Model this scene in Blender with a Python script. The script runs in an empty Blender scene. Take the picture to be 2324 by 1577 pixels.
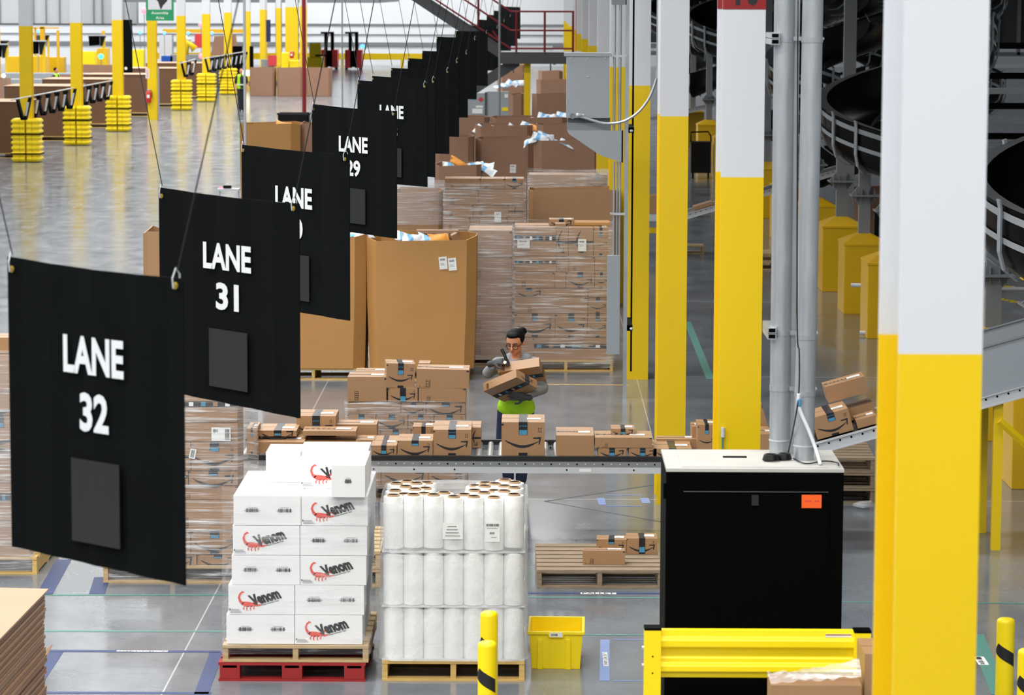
import bpy, bmesh, math, random
from mathutils import Vector, Matrix, Euler
sc = bpy.context.scene
COL = sc.collection
R = math.radians
# ---------------------------------------------------------------- camera (image taken to be 2324x1577)
W0, H0, F = 2324.0, 1577.0, 7000.0
CZ = 4.8
PITCH, YAW, EPS = math.atan(807.0 / F), math.atan(48.0 / F), 0.0035
fw = Vector((-math.sin(YAW) * math.cos(PITCH), math.cos(YAW) * math.cos(PITCH), -math.sin(PITCH)))
rt0 = Vector((math.cos(YAW), math.sin(YAW), 0))
up0 = rt0.cross(fw)
rt = (rt0 + EPS * up0).normalized()
up = (up0 - EPS * rt0).normalized()
cd = bpy.data.cameras.new('camera')
cam = bpy.data.objects.new('camera', cd)
COL.objects.link(cam)
cam.matrix_world = Matrix(((rt.x, up.x, -fw.x, 0), (rt.y, up.y, -fw.y, 0), (rt.z, up.z, -fw.z, CZ), (0, 0, 0, 1)))
cd.sensor_width = 36
cd.lens = F / W0 * 36
cd.clip_start, cd.clip_end = 0.5, 600
cd.dof.use_dof = True
cd.dof.focus_distance = 27.5
cd.dof.aperture_fstop = 6.3
sc.camera = cam
# ---------------------------------------------------------------- world, exposure
sc.view_settings.view_transform = 'Standard'
sc.view_settings.look = 'None'
sc.view_settings.gamma = 1
sc.view_settings.use_curve_mapping = False
sc.view_settings.exposure = 0.45
wd = bpy.data.worlds.new('ambient fill')  # even ambient fill added through the open sides of the hall
sc.world = wd
wd.use_nodes = True
bg = wd.node_tree.nodes['Background']
bg.inputs[0].default_value = (0.93, 0.96, 1.0, 1)
bg.inputs[1].default_value = 0.27
# ---------------------------------------------------------------- lamps of the hall (rows of long high-bay fixtures, plus added under-deck fill)
LAMP = 57.0
def area(x, y, z, sx, sy, p, col=(1.0, 0.985, 0.95)):
    l = bpy.data.lights.new('bay_and_fill_light', 'AREA')
    l.shape = 'RECTANGLE'
    l.size, l.size_y, l.energy, l.color = sx, sy, p, col
    l.spread = R(168)
    o = bpy.data.objects.new('bay_and_fill_light', l)
    o.location = (x, y, z)
    COL.objects.link(o)
    return o
for ly in range(-4, 200, 8):
    for lx, lw, fn in ((-58, 14, 0.5), (-36, 16, 0.5), (-17, 11, 0.6), (-5, 12, 1.1)):     # near and left rows dimmed to darken the lower-left floor
        area(lx, ly, 11.6, lw, 1.1, LAMP * lw * 1.1 * (fn if ly < 44 else 0.6 * fn if ly < 92 else 0.98))
for ly in (-4, 4, 12):
    area(3.5, ly, 11.6, 7, 1.1, LAMP * 7.7)
for ly in range(36, 150, 12):          # unseen lamps added under the mezzanine deck to brighten the right floor
    area(11, ly, 6.1, 10, 0.4, 110)

def px_ray(px, py):
    return fw * F + rt * (px - W0 / 2) + up * (H0 / 2 - py)
def at(px, py, Y):            # the point of a pixel's sight line at depth Y
    d = px_ray(px, py)
    t = Y / d.y
    return Vector((d.x * t, Y, CZ + d.z * t))
def gz(px, py, z=0.0):        # the point of a pixel's sight line at height z
    d = px_ray(px, py)
    t = (z - CZ) / d.z
    return Vector((d.x * t, d.y * t, z))
# ---------------------------------------------------------------- materials
def lin(c):
    return tuple((v / 255 / 12.92) if v <= 10 else ((v / 255 + 0.055) / 1.055) ** 2.4 for v in c) + (1,)
M = {}
def mat(name, rgb, rough=0.6, metal=0.0, noise=0.0, nscale=6.0, bump=0.0, bscale=200.0, emit=None, es=1.0, spec=0.5, stretch=None, alpha=None):
    m = bpy.data.materials.new(name)
    m.use_nodes = True
    nt = m.node_tree
    b = nt.nodes['Principled BSDF']
    c = lin(rgb)
    b.inputs['Base Color'].default_value = c
    b.inputs['Roughness'].default_value = rough
    b.inputs['Metallic'].default_value = metal
    b.inputs['Specular IOR Level'].default_value = spec
    if alpha is not None:
        b.inputs['Alpha'].default_value = alpha
    if noise or bump:
        tc = nt.nodes.new('ShaderNodeTexCoord')
        mp = nt.nodes.new('ShaderNodeMapping')
        nt.links.new(tc.outputs['Object'], mp.inputs[0])
        if stretch:
            mp.inputs['Scale'].default_value = stretch
    if noise:
        n = nt.nodes.new('ShaderNodeTexNoise')
        n.inputs['Scale'].default_value = nscale
        n.inputs['Detail'].default_value = 5
        nt.links.new(mp.outputs[0], n.inputs['Vector'])
        mx = nt.nodes.new('ShaderNodeMix')
        mx.data_type = 'RGBA'
        mx.inputs[6].default_value = tuple(v * (1 - noise) for v in c[:3]) + (1,)
        mx.inputs[7].default_value = tuple(min(1, v * (1 + noise)) for v in c[:3]) + (1,)
        nt.links.new(n.outputs['Fac'], mx.inputs[0])
        nt.links.new(mx.outputs[2], b.inputs['Base Color'])
    if bump:
        n2 = nt.nodes.new('ShaderNodeTexNoise')
        n2.inputs['Scale'].default_value = bscale
        nt.links.new(mp.outputs[0], n2.inputs['Vector'])
        bp = nt.nodes.new('ShaderNodeBump')
        bp.inputs['Strength'].default_value = bump
        bp.inputs['Distance'].default_value = 0.01
        nt.links.new(n2.outputs['Fac'], bp.inputs['Height'])
        nt.links.new(bp.outputs[0], b.inputs['Normal'])
    if emit:
        b.inputs['Emission Color'].default_value = lin(emit)
        b.inputs['Emission Strength'].default_value = es
    M[name] = m
    return m
mat('kraft', (160, 121, 82), 0.42, spec=0.85, noise=0.10, nscale=3, bump=0.1, bscale=60)
mat('kraft_warm', (178, 130, 73), 0.6, noise=0.10, nscale=2, bump=0.15, bscale=40)
mat('kraft_pale', (176, 144, 118), 0.75, noise=0.07, nscale=3)
mat('kraft_far', (150, 114, 92), 0.7, noise=0.12, nscale=2)
mat('kraft_dark', (104, 74, 52), 0.9, noise=0.3, nscale=5, stretch=(1, 1, 30))
mat('kraft_edge', (136, 102, 72), 0.9, noise=0.9, nscale=1.2, stretch=(0.3, 0.3, 75), bump=0.8, bscale=2)
mat('print_black', (28, 27, 28), 0.6)
mat('tape_black', (30, 32, 38), 0.3, noise=0.3, nscale=30)
mat('tape_blue', (70, 140, 175), 0.35)
mat('label_white', (232, 233, 230), 0.55)
mat('mark_brown', (84, 58, 36), 0.8)
mat('sign_cloth', (9, 12, 13), 0.9, noise=0.3, nscale=5, spec=0.08)
mat('sign_text', (222, 224, 226), 0.6, noise=0.05, nscale=40)
mat('pocket', (33, 33, 32), 0.28, noise=0.35, nscale=8, stretch=(8, 8, 0.6), spec=0.6)
mat('pocket_edge', (110, 112, 112), 0.3)
mat('brass', (190, 160, 70), 0.35, 0.8)
mat('wire', (40, 42, 44), 0.4, 0.5)
mat('yellow', (230, 194, 0), 0.42, noise=0.04, nscale=1.5)
mat('yellow_deep', (226, 178, 8), 0.35, noise=0.06, nscale=2)
mat('yellow_plastic', (250, 222, 10), 0.4)
mat('white_paint', (209, 212, 217), 0.45, noise=0.02, nscale=2)
mat('red_paint', (140, 26, 28), 0.4)
mat('maroon', (122, 22, 34), 0.45)
mat('galv', (182, 187, 192), 0.34, 0.62, noise=0.34, nscale=16, stretch=(1, 1, 0.18))  # vertical streaks in the colour imitate reflections
mat('steel_grey', (128, 132, 136), 0.5, 0.1, noise=0.05)
mat('steel_light', (196, 199, 203), 0.4, 0.15, noise=0.05, nscale=8)
mat('steel_dark', (76, 78, 82), 0.5, 0.2)
mat('panel_grey', (152, 159, 165), 0.45, noise=0.03, nscale=3)
mat('roller', (205, 207, 209), 0.35, 0.55)
mat('black_metal', (1, 1, 1), 0.7, spec=0.05)
mat('black_rail', (20, 21, 23), 0.5)
mat('black_plastic', (7, 7, 8), 0.35, spec=0.25)
mat('cabinet_top', (176, 175, 170), 0.6, noise=0.15, nscale=7)
mat('orange_note', (238, 92, 20), 0.7)
mat('wood', (186, 160, 118), 0.8, noise=0.35, nscale=4, stretch=(2, 14, 14))
mat('wood_old', (140, 122, 100), 0.85, noise=0.5, nscale=4, stretch=(2, 14, 14))
mat('wood_yellow', (204, 170, 102), 0.8, noise=0.3, nscale=4, stretch=(2, 14, 14))
mat('wood_red', (150, 28, 30), 0.7, noise=0.35, nscale=6)
mat('white_card', (236, 237, 238), 0.6, noise=0.02, nscale=4)
mat('venom_red', (226, 88, 76), 0.6, noise=0.2, nscale=30)
mat('venom_black', (40, 38, 38), 0.6)
mat('film_roll', (240, 241, 240), 0.22, noise=0.03, nscale=4, spec=0.7)
mat('core', (176, 146, 112), 0.8)
mat('core_shade', (50, 36, 26), 0.95)  # shade inside the roll cores, put into the colour
mat('teal_tape', (74, 128, 116), 0.6)
mat('blue_tape', (40, 56, 100), 0.6, noise=0.15, nscale=6)
mat('pale_blue_tape', (112, 132, 180), 0.6)
mat('mailer_white', (228, 234, 240), 0.35, bump=0.4, bscale=30)
mat('mailer_blue', (110, 180, 228), 0.35)
mat('mailer_orange', (225, 150, 60), 0.6, bump=0.3, bscale=30)
mat('skin', (196, 134, 100), 0.5)
mat('skin_dark', (120, 82, 62), 0.5)
mat('hair', (7, 6, 7), 0.6, spec=0.15)
mat('hoodie', (128, 132, 138), 0.9, noise=0.12, nscale=30, bump=0.5, bscale=30)
mat('vest', (165, 226, 20), 0.6, bump=0.3, bscale=20)
mat('vest_stripe', (214, 218, 200), 0.4)
mat('denim', (28, 40, 72), 0.85, noise=0.15, nscale=25)
mat('glove', (52, 54, 58), 0.7, noise=0.2, nscale=40)
mat('lips', (165, 82, 74), 0.5)
mat('dark_cloth', (24, 25, 30), 0.8)
mat('extinguisher', (190, 40, 30), 0.35)
mat('blue_box', (0, 72, 160), 0.5)
mat('navy', (24, 36, 84), 0.6)
mat('forklift_red', (196, 52, 62), 0.45)
mat('green_sign', (20, 132, 84), 0.5)
mat('sign_pale', (190, 192, 198), 0.5)
mat('far_panel', (196, 198, 202), 0.6, noise=0.1, nscale=0.5, stretch=(3, 3, 0.2))
mat('wall_white', (228, 232, 238), 0.7, noise=0.03, nscale=0.3, stretch=(1, 1, 0.1))
mat('ceiling_white', (205, 208, 212), 0.8)
mat('soffit_grey', (120, 124, 130), 0.7, noise=0.1, nscale=1)
mat('lamp_blue', (60, 120, 255), emit=(70, 150, 255), es=3)
mat('glow_red', (255, 120, 130), emit=(255, 110, 130), es=1.6)
mat('lamp_green', (60, 230, 160), emit=(60, 240, 170), es=2.5)
mat('lamp_white', (255, 255, 250), emit=(255, 252, 240), es=2.5)
mat('lamp_warm', (255, 190, 90), emit=(255, 190, 90), es=28)

def film_mat(name, dens, streak, sc3=(0.6, 0.6, 26), tint=(235, 238, 242), rot=0.0):
    m = bpy.data.materials.new(name)
    m.use_nodes = True
    nt = m.node_tree
    nt.nodes.clear()
    out = nt.nodes.new('ShaderNodeOutputMaterial')
    tr = nt.nodes.new('ShaderNodeBsdfTransparent')
    pr = nt.nodes.new('ShaderNodeBsdfPrincipled')
    pr.inputs['Base Color'].default_value = lin(tint)
    pr.inputs['Roughness'].default_value = 0.22
    mix = nt.nodes.new('ShaderNodeMixShader')
    tc = nt.nodes.new('ShaderNodeTexCoord')
    mp = nt.nodes.new('ShaderNodeMapping')
    mp.inputs['Scale'].default_value = sc3
    mp.inputs['Rotation'].default_value = (0, rot, 0)
    n = nt.nodes.new('ShaderNodeTexNoise')
    n.inputs['Scale'].default_value = 2.2
    n.inputs['Detail'].default_value = 6
    n.inputs['Roughness'].default_value = 0.62
    n.inputs['Distortion'].default_value = 0.35
    n3 = nt.nodes.new('ShaderNodeTexNoise')
    n3.inputs['Scale'].default_value = 2.6
    r = nt.nodes.new('ShaderNodeValToRGB')
    r.color_ramp.elements[0].position = 0.50
    r.color_ramp.elements[0].color = (dens, dens, dens, 1)
    r.color_ramp.elements[1].position = 0.74
    r.color_ramp.elements[1].color = (streak, streak, streak, 1)
    mul = nt.nodes.new('ShaderNodeMath')
    mul.operation = 'MULTIPLY_ADD'
    mul.inputs[1].default_value = 0.34
    mul.inputs[2].default_value = -0.17
    add = nt.nodes.new('ShaderNodeMath')
    L = nt.links
    L.new(tc.outputs['Object'], mp.inputs[0])
    L.new(mp.outputs[0], n.inputs['Vector'])
    L.new(tc.outputs['Object'], n3.inputs['Vector'])
    L.new(n3.outputs['Fac'], mul.inputs[0])
    L.new(n.outputs['Fac'], add.inputs[0])
    L.new(mul.outputs[0], add.inputs[1])
    L.new(add.outputs[0], r.inputs[0])
    L.new(r.outputs[0], mix.inputs[0])
    L.new(tr.outputs[0], mix.inputs[1])
    L.new(pr.outputs[0], mix.inputs[2])
    bp = nt.nodes.new('ShaderNodeBump')
    bp.inputs['Strength'].default_value = 0.7
    bp.inputs['Distance'].default_value = 0.02
    L.new(n.outputs['Fac'], bp.inputs['Height'])
    L.new(bp.outputs[0], pr.inputs['Normal'])
    L.new(mix.outputs[0], out.inputs[0])
    M[name] = m
film_mat('film', 0.10, 0.9, (0.7, 0.7, 20), rot=0.10)
film_mat('film_heavy', 0.22, 0.92, (0.8, 0.8, 24), rot=-0.14)
film_mat('film_soft', 0.04, 0.4, (0.8, 0.8, 10))
film_mat('film_roll_wrap', 0.38, 0.62, (3, 3, 2.2), tint=(248, 249, 250), rot=0.2)

def floor_mat():
    m = bpy.data.materials.new('polished concrete')
    m.use_nodes = True
    nt = m.node_tree
    L = nt.links
    b = nt.nodes['Principled BSDF']
    tc = nt.nodes.new('ShaderNodeTexCoord')
    def noise(scale, det, sx=1, sy=1):
        mp = nt.nodes.new('ShaderNodeMapping')
        mp.inputs['Scale'].default_value = (sx, sy, 1)
        n = nt.nodes.new('ShaderNodeTexNoise')
        n.inputs['Scale'].default_value = scale
        n.inputs['Detail'].default_value = det
        L.new(tc.outputs['Object'], mp.inputs[0])
        L.new(mp.outputs[0], n.inputs['Vector'])
        return n.outputs['Fac']
    def mth(op, a, bb=None, c=None):
        n = nt.nodes.new('ShaderNodeMath')
        n.operation = op
        for i, v in enumerate((a, bb, c)):
            if v is None:
                continue
            if isinstance(v, (int, float)):
                n.inputs[i].default_value = v
            else:
                L.new(v, n.inputs[i])
        return n.outputs[0]
    n1, n2, n3 = noise(0.35, 6), noise(2.6, 8, 1, 0.5), noise(14, 4)
    s = mth('ADD', mth('MULTIPLY', n1, 0.45), mth('ADD', mth('MULTIPLY', n2, 0.4), mth('MULTIPLY', n3, 0.15)))
    r = nt.nodes.new('ShaderNodeValToRGB')
    r.color_ramp.elements[0].position, r.color_ramp.elements[0].color = 0.36, lin((92, 97, 104))
    r.color_ramp.elements[1].position, r.color_ramp.elements[1].color = 0.64, lin((122, 128, 135))
    L.new(s, r.inputs[0])
    sep = nt.nodes.new('ShaderNodeSeparateXYZ')
    L.new(tc.outputs['Object'], sep.inputs[0])
    def joint(ax, off, per, w):
        f = mth('PINGPONG', mth('ADD', sep.outputs[ax], off), per / 2)
        return mth('LESS_THAN', f, w)
    j = mth('MAXIMUM', joint(0, 2.54 + 3.84 * 10, 3.84, 0.006), joint(1, -0.6, 9.48, 0.012))
    mx = nt.nodes.new('ShaderNodeMix')
    mx.data_type = 'RGBA'
    L.new(mth('MULTIPLY', j, 0.8), mx.inputs[0])
    L.new(r.outputs[0], mx.inputs[6])
    mx.inputs[7].default_value = lin((186, 188, 186))
    L.new(mx.outputs[2], b.inputs['Base Color'])
    rr = mth('MULTIPLY_ADD', n2, 0.20, 0.06)
    L.new(rr, b.inputs['Roughness'])
    b.inputs['IOR'].default_value = 1.5
    bp = nt.nodes.new('ShaderNodeBump')
    bp.inputs['Strength'].default_value = 0.006
    bp.inputs['Distance'].default_value = 0.02
    L.new(noise(1.3, 5, 0.6, 1.5), bp.inputs['Height'])
    L.new(bp.outputs[0], b.inputs['Normal'])
    M['floor'] = m
floor_mat()

# ---------------------------------------------------------------- mesh builder
_txt = {}
def text_geo(s, bold=0.0):
    k = (s, bold)
    if k not in _txt:
        cu = bpy.data.curves.new('lettering', 'FONT')
        cu.body = s
        cu.size = 1
        cu.offset = bold
        cu.resolution_u = 3
        cu.align_x, cu.align_y = 'CENTER', 'CENTER'
        o = bpy.data.objects.new('lettering', cu)
        COL.objects.link(o)
        dg = bpy.context.evaluated_depsgraph_get()
        me = bpy.data.meshes.new_from_object(o.evaluated_get(dg))
        vs = [v.co.copy() for v in me.vertices]
        fs = [tuple(p.vertices) for p in me.polygons]
        bpy.data.objects.remove(o)
        bpy.data.meshes.remove(me)
        bpy.data.curves.remove(cu)
        x0, x1 = min(v.x for v in vs), max(v.x for v in vs)
        y0, y1 = min(v.y for v in vs), max(v.y for v in vs)
        vs = [Vector(((v.x - (x0 + x1) / 2) / (x1 - x0), (v.y - (y0 + y1) / 2) / (y1 - y0), 0)) for v in vs]
        _txt[k] = (vs, fs)
    return _txt[k]

class MB:
    def __init__(s, m='kraft'):
        s.v, s.f, s.mi, s.ms, s.m, s.T = [], [], [], [], m, None
    def slot(s, m):
        m = m or s.m
        if m not in s.ms:
            s.ms.append(m)
        return s.ms.index(m)
    def add(s, vs, fs, m=None):
        n = len(s.v)
        if s.T is not None:
            vs = [s.T @ Vector(v) for v in vs]
        s.v += [Vector(v) for v in vs]
        k = s.slot(m)
        for f in fs:
            s.f.append(tuple(i + n for i in f))
            s.mi.append(k)
        return s
    def box(s, x0, x1, y0, y1, z0, z1, m=None):
        vs = [(x, y, z) for z in (z0, z1) for y in (y0, y1) for x in (x0, x1)]
        return s.add(vs, [(0, 2, 3, 1), (4, 5, 7, 6), (0, 1, 5, 4), (1, 3, 7, 5), (3, 2, 6, 7), (2, 0, 4, 6)], m)
    def cbox(s, c, sz, m=None, rot=None):
        T0 = s.T
        T = Matrix.Translation(Vector(c))
        if rot is not None:
            T = T @ (rot.to_4x4() if isinstance(rot, Matrix) else Euler(rot).to_matrix().to_4x4())
        s.T = T if T0 is None else T0 @ T
        a, b, c2 = sz[0] / 2, sz[1] / 2, sz[2] / 2
        s.box(-a, a, -b, b, -c2, c2, m)
        s.T = T0
        return s
    def quad(s, *p, m=None):
        return s.add(p, [tuple(range(len(p)))], m)
    def slab(s, pts, off, m=None):      # polygon pts extruded by vector off
        n = len(pts)
        o = Vector(off)
        vs = [Vector(p) for p in pts] + [Vector(p) + o for p in pts]
        fs = [tuple(range(n))[::-1], tuple(range(n, 2 * n))] + [(i, (i + 1) % n, (i + 1) % n + n, i + n) for i in range(n)]
        return s.add(vs, fs, m)
    def lathe(s, c, prof, n=24, m=None, axis='Z', cap=True):
        vs, fs = [], []
        for r, z in prof:
            for i in range(n):
                a = 2 * math.pi * i / n
                p = (r * math.cos(a), r * math.sin(a), z)
                if axis == 'Y':
                    p = (p[0], p[2], p[1])
                elif axis == 'X':
                    p = (p[2], p[0], p[1])
                vs.append(Vector(c) + Vector(p))
        for k in range(len(prof) - 1):
            for i in range(n):
                j = (i + 1) % n
                fs.append((k * n + i, k * n + j, (k + 1) * n + j, (k + 1) * n + i))
        if cap:
            fs.append(tuple(range(n))[::-1])
            fs.append(tuple(range((len(prof) - 1) * n, len(prof) * n)))
        return s.add(vs, fs, m)
    def tube(s, pts, r, n=8, m=None, r2=None):
        pts = [Vector(p) for p in pts]
        vs, fs = [], []
        u = None
        for i, p in enumerate(pts):
            d = (pts[min(i + 1, len(pts) - 1)] - pts[max(i - 1, 0)]).normalized()
            if u is None:
                u = d.cross(Vector((0, 0, 1)) if abs(d.z) < 0.9 else Vector((1, 0, 0))).normalized()
            u = (u - d * u.dot(d)).normalized()
            w = d.cross(u)
            rr = r if r2 is None else r + (r2 - r) * i / (len(pts) - 1)
            for k in range(n):
                a = 2 * math.pi * k / n
                vs.append(p + (u * math.cos(a) + w * math.sin(a)) * rr)
        for i in range(len(pts) - 1):
            for k in range(n):
                j = (k + 1) % n
                fs.append((i * n + k, i * n + j, (i + 1) * n + j, (i + 1) * n + k))
        fs.append(tuple(range(n))[::-1])
        fs.append(tuple(range((len(pts) - 1) * n, len(pts) * n)))
        return s.add(vs, fs, m)
    def ball(s, c, r, m=None, n=14, k=9, rot=None):
        if not hasattr(r, '__len__'):
            r = (r, r, r)
        vs, fs = [], []
        for i in range(k + 1):
            th = math.pi * i / k
            for j in range(n):
                a = 2 * math.pi * j / n
                p = Vector((r[0] * math.sin(th) * math.cos(a), r[1] * math.sin(th) * math.sin(a), r[2] * math.cos(th)))
                if rot is not None:
                    p = rot @ p
                vs.append(Vector(c) + p)
        for i in range(k):
            for j in range(n):
                j2 = (j + 1) % n
                fs.append((i * n + j, (i + 1) * n + j, (i + 1) * n + j2, i * n + j2))
        return s.add(vs, fs, m)
    def text(s, txt, c, w, h, m=None, bold=0.0, rot=0.0, shear=0.0, ax=(1, 0, 0), ay=(0, 0, 1)):
        vs, fs = text_geo(txt, bold)
        ax, ay, c = Vector(ax), Vector(ay), Vector(c)
        cr, sr = math.cos(rot), math.sin(rot)
        o = []
        for v in vs:
            x, y = v.x * w + v.y * h * shear, v.y * h
            x, y = x * cr - y * sr, x * sr + y * cr
            o.append(c + ax * x + ay * y)
        return s.add(o, fs, m)
    def build(s, name, parent=None, world=False, smooth=False, loc=None, bevel=0.0, autos=None):
        off = Vector((0, 0, 0))
        if parent is not None and world:
            off = parent.location.copy()
        if parent is None and loc is None and s.v:
            xs, ys, zs = [v.x for v in s.v], [v.y for v in s.v], [v.z for v in s.v]
            off = Vector(((min(xs) + max(xs)) / 2, (min(ys) + max(ys)) / 2, min(zs)))
            loc = off
        me = bpy.data.meshes.new(name)
        me.from_pydata([v - off for v in s.v], [], s.f)
        for k in s.ms:
            me.materials.append(M[k])
        me.polygons.foreach_set('material_index', s.mi)
        if smooth:
            me.polygons.foreach_set('use_smooth', [True] * len(s.f))
        me.update()
        o = bpy.data.objects.new(name, me)
        COL.objects.link(o)
        if parent is not None:
            o.parent = parent
        if loc is not None:
            o.location = loc
        if smooth and autos:
            me.set_sharp_from_angle(angle=R(autos))
        if bevel:
            b = o.modifiers.new('soft_edge', 'BEVEL')
            b.width, b.segments, b.limit_method = bevel, 2, 'ANGLE'
        return o

def tag(o, label=None, cat=None, group=None, kind=None):
    if label: o['label'] = label
    if cat: o['category'] = cat
    if group: o['group'] = group
    if kind: o['kind'] = kind
    return o
def thing(name, label, cat, loc=(0, 0, 0), rz=0.0, group=None, kind=None):
    o = bpy.data.objects.new(name, None)
    COL.objects.link(o)
    o.location = loc
    o.rotation_euler = (0, 0, rz)
    o.empty_display_size = 0.1
    return tag(o, label, cat, group, kind)
def dup(root, loc, rz=0.0, label=None, group=None, scale=None):
    r = root.copy()
    COL.objects.link(r)
    r.location, r.rotation_euler = loc, (0, 0, rz)
    if scale: r.scale = scale
    if label: r['label'] = label
    if group: r['group'] = group
    for ch in list(root.children):
        c = ch.copy()
        COL.objects.link(c)
        c.parent = r
        for g in ch.children:
            d = g.copy()
            COL.objects.link(d)
            d.parent = c
    return r
ORD = ['first', 'second', 'third', 'fourth', 'fifth', 'sixth', 'seventh', 'eighth', 'ninth', 'tenth', 'eleventh', 'twelfth', 'thirteenth', 'fourteenth', 'fifteenth', 'sixteenth']
rnd = random.Random(7)
# ---------------------------------------------------------------- the setting
def struct(mb, name, **k):
    o = mb.build(name, **k)
    o['kind'] = 'structure'
    return o
struct(MB('floor').quad((-75, -6, 0), (42, -6, 0), (42, 207, 0), (-75, 207, 0)), 'floor', loc=(0, 0, 0))
struct(MB('wall_white').box(-75, 42, 202, 202.4, 0, 12), 'wall_back')
struct(MB('wall_white').box(-75.4, -75, -6, 202, 0, 12), 'wall_left')
c_ = MB('ceiling_white')
c_.box(-75, 42, -6, 207, 12.0, 12.2)
for yy in range(0, 200, 8):
    c_.box(-75, 42, yy, yy + 0.35, 11.75, 12.0, 'soffit_grey')
struct(c_, 'ceiling')
# mezzanine deck over the sorting chutes, to the right of the column row
struct(MB('soffit_grey').box(1.0, 42, 30, 150, 6.2, 6.6), 'trim_1')
w_ = MB('steel_grey')
for zz, hh, m_ in ((2.6, 0.10, 'steel_grey'), (1.25, 0.25, 'steel_grey'), (2.0, 0.03, 'steel_grey')):
    w_.box(-42, 8, 201.9, 202, zz, zz + hh, m_)
struct(w_, 'trim_2')
# yellow and white columns on the right: wide-flange sections
S = 9.47
def column(i, x, Y, w, d, hz, label, group, top=9.0, num=False):
    t = MB('yellow')
    for z0, z1, m in ((0, hz, 'yellow'), (hz, top, 'white_paint')):
        t.box(x, x + w, Y, Y + 0.03, z0, z1, m)
        t.box(x, x + w, Y + d - 0.03, Y + d, z0, z1, m)
        t.box(x + w / 2 - 0.012, x + w / 2 + 0.012, Y + 0.03, Y + d - 0.03, z0, z1, m)
    o = t.build('steel_column')
    tag(o, label, 'column', group, 'thing')
    return o
for k in range(13):
    Yc = 0.33 + S * (k + 1)
    lab = ['yellow and white steel column nearest the camera, right of the black cabinet',
           'yellow and white steel column with a red number band, just behind the black cabinet',
           'yellow and white steel column standing just behind the roller conveyor',
           'narrow yellow and white column right of the grey conduit post'][k] if k < 4 else \
        'yellow and white column, %s in the row running away behind the grey electrical enclosure' % ORD[k - 4]
    o = column(k, 1.17, Yc, 0.266, 0.60, 3.655, lab, 'columns along the chutes', top=9.0 if k < 6 else 6.2)
    if k == 1:
        zb = at(1700, 21, Yc).z
        b = MB('red_paint').box(-0.134, 0.134, -0.304, -0.3, 0, 0.5)
        b.box(-0.134, 0.134, 0.262, 0.27, 0.0, 0.5)
        q = b.build('number_band', o, loc=(0, 0, zb))
        q['label'] = 'red band painted on the column'
        z2 = MB('print_black').text('10', (0.02, -0.306, 0.15), 0.15, 0.26, bold=0.03)
        z2.build('number', q)
# tall columns of the left aisle with guards
def guard(x, Y, label):
    t = thing('bumper_guard', label, 'bumper', (x, Y, 0), group='ribbed yellow guards round the aisle columns')
    for sgn in (-1, 1):
        g = MB('yellow_plastic')
        x0, x1 = (-0.37, -0.015) if sgn < 0 else (0.015, 0.37)
        for k in range(8):
            z = 0.02 + k * 0.15
            a = 0.035
            for e, zz0, zz1 in ((0, z, z + 0.15), (a, z + 0.045, z + 0.115)):
                xo = sgn * (0.37 + e)
                g.box(min(sgn * 0.175, xo), max(sgn * 0.175, xo), -0.30 - e, 0.30 + e, zz0, zz1)
                g.box(min(sgn * 0.02, sgn * 0.175), max(sgn * 0.02, sgn * 0.175), -0.30 - e, -0.187, zz0, zz1)
                g.box(min(sgn * 0.02, sgn * 0.175), max(sgn * 0.02, sgn * 0.175), 0.187, 0.30 + e, zz0, zz1)
        g.build('guard_half', t, bevel=0.015)
    for z in (0.22, 0.77):
        MB('black_metal').box(-0.415, 0.415, -0.35, -0.335, z, z + 0.035).box(-0.415, 0.415, 0.335, 0.35, z, z + 0.035).box(-0.415, -0.40, -0.35, 0.35, z, z + 0.035).box(0.40, 0.415, -0.35, 0.35, z, z + 0.035).build('strap', t)
def bare(i):
    return i == 3
lx0 = -14.25
for k in range(12):
    Yc = 86.6 + 9.55 * k
    if Yc > 198: break
    lab = '%s yellow and white column of the aisle row%s' % (ORD[k], ', carrying the green hanging sign' if k == 3 else ', counted from the nearest')
    o = column(k, lx0 - 0.17, Yc, 0.34, 0.36, 3.80, lab, 'columns along the left aisle', top=11.7)
    if k != 3 and k < 7:
        guard(lx0, Yc + 0.18, 'ribbed yellow plastic guard with black straps round the %s aisle column' % ORD[k])
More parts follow.
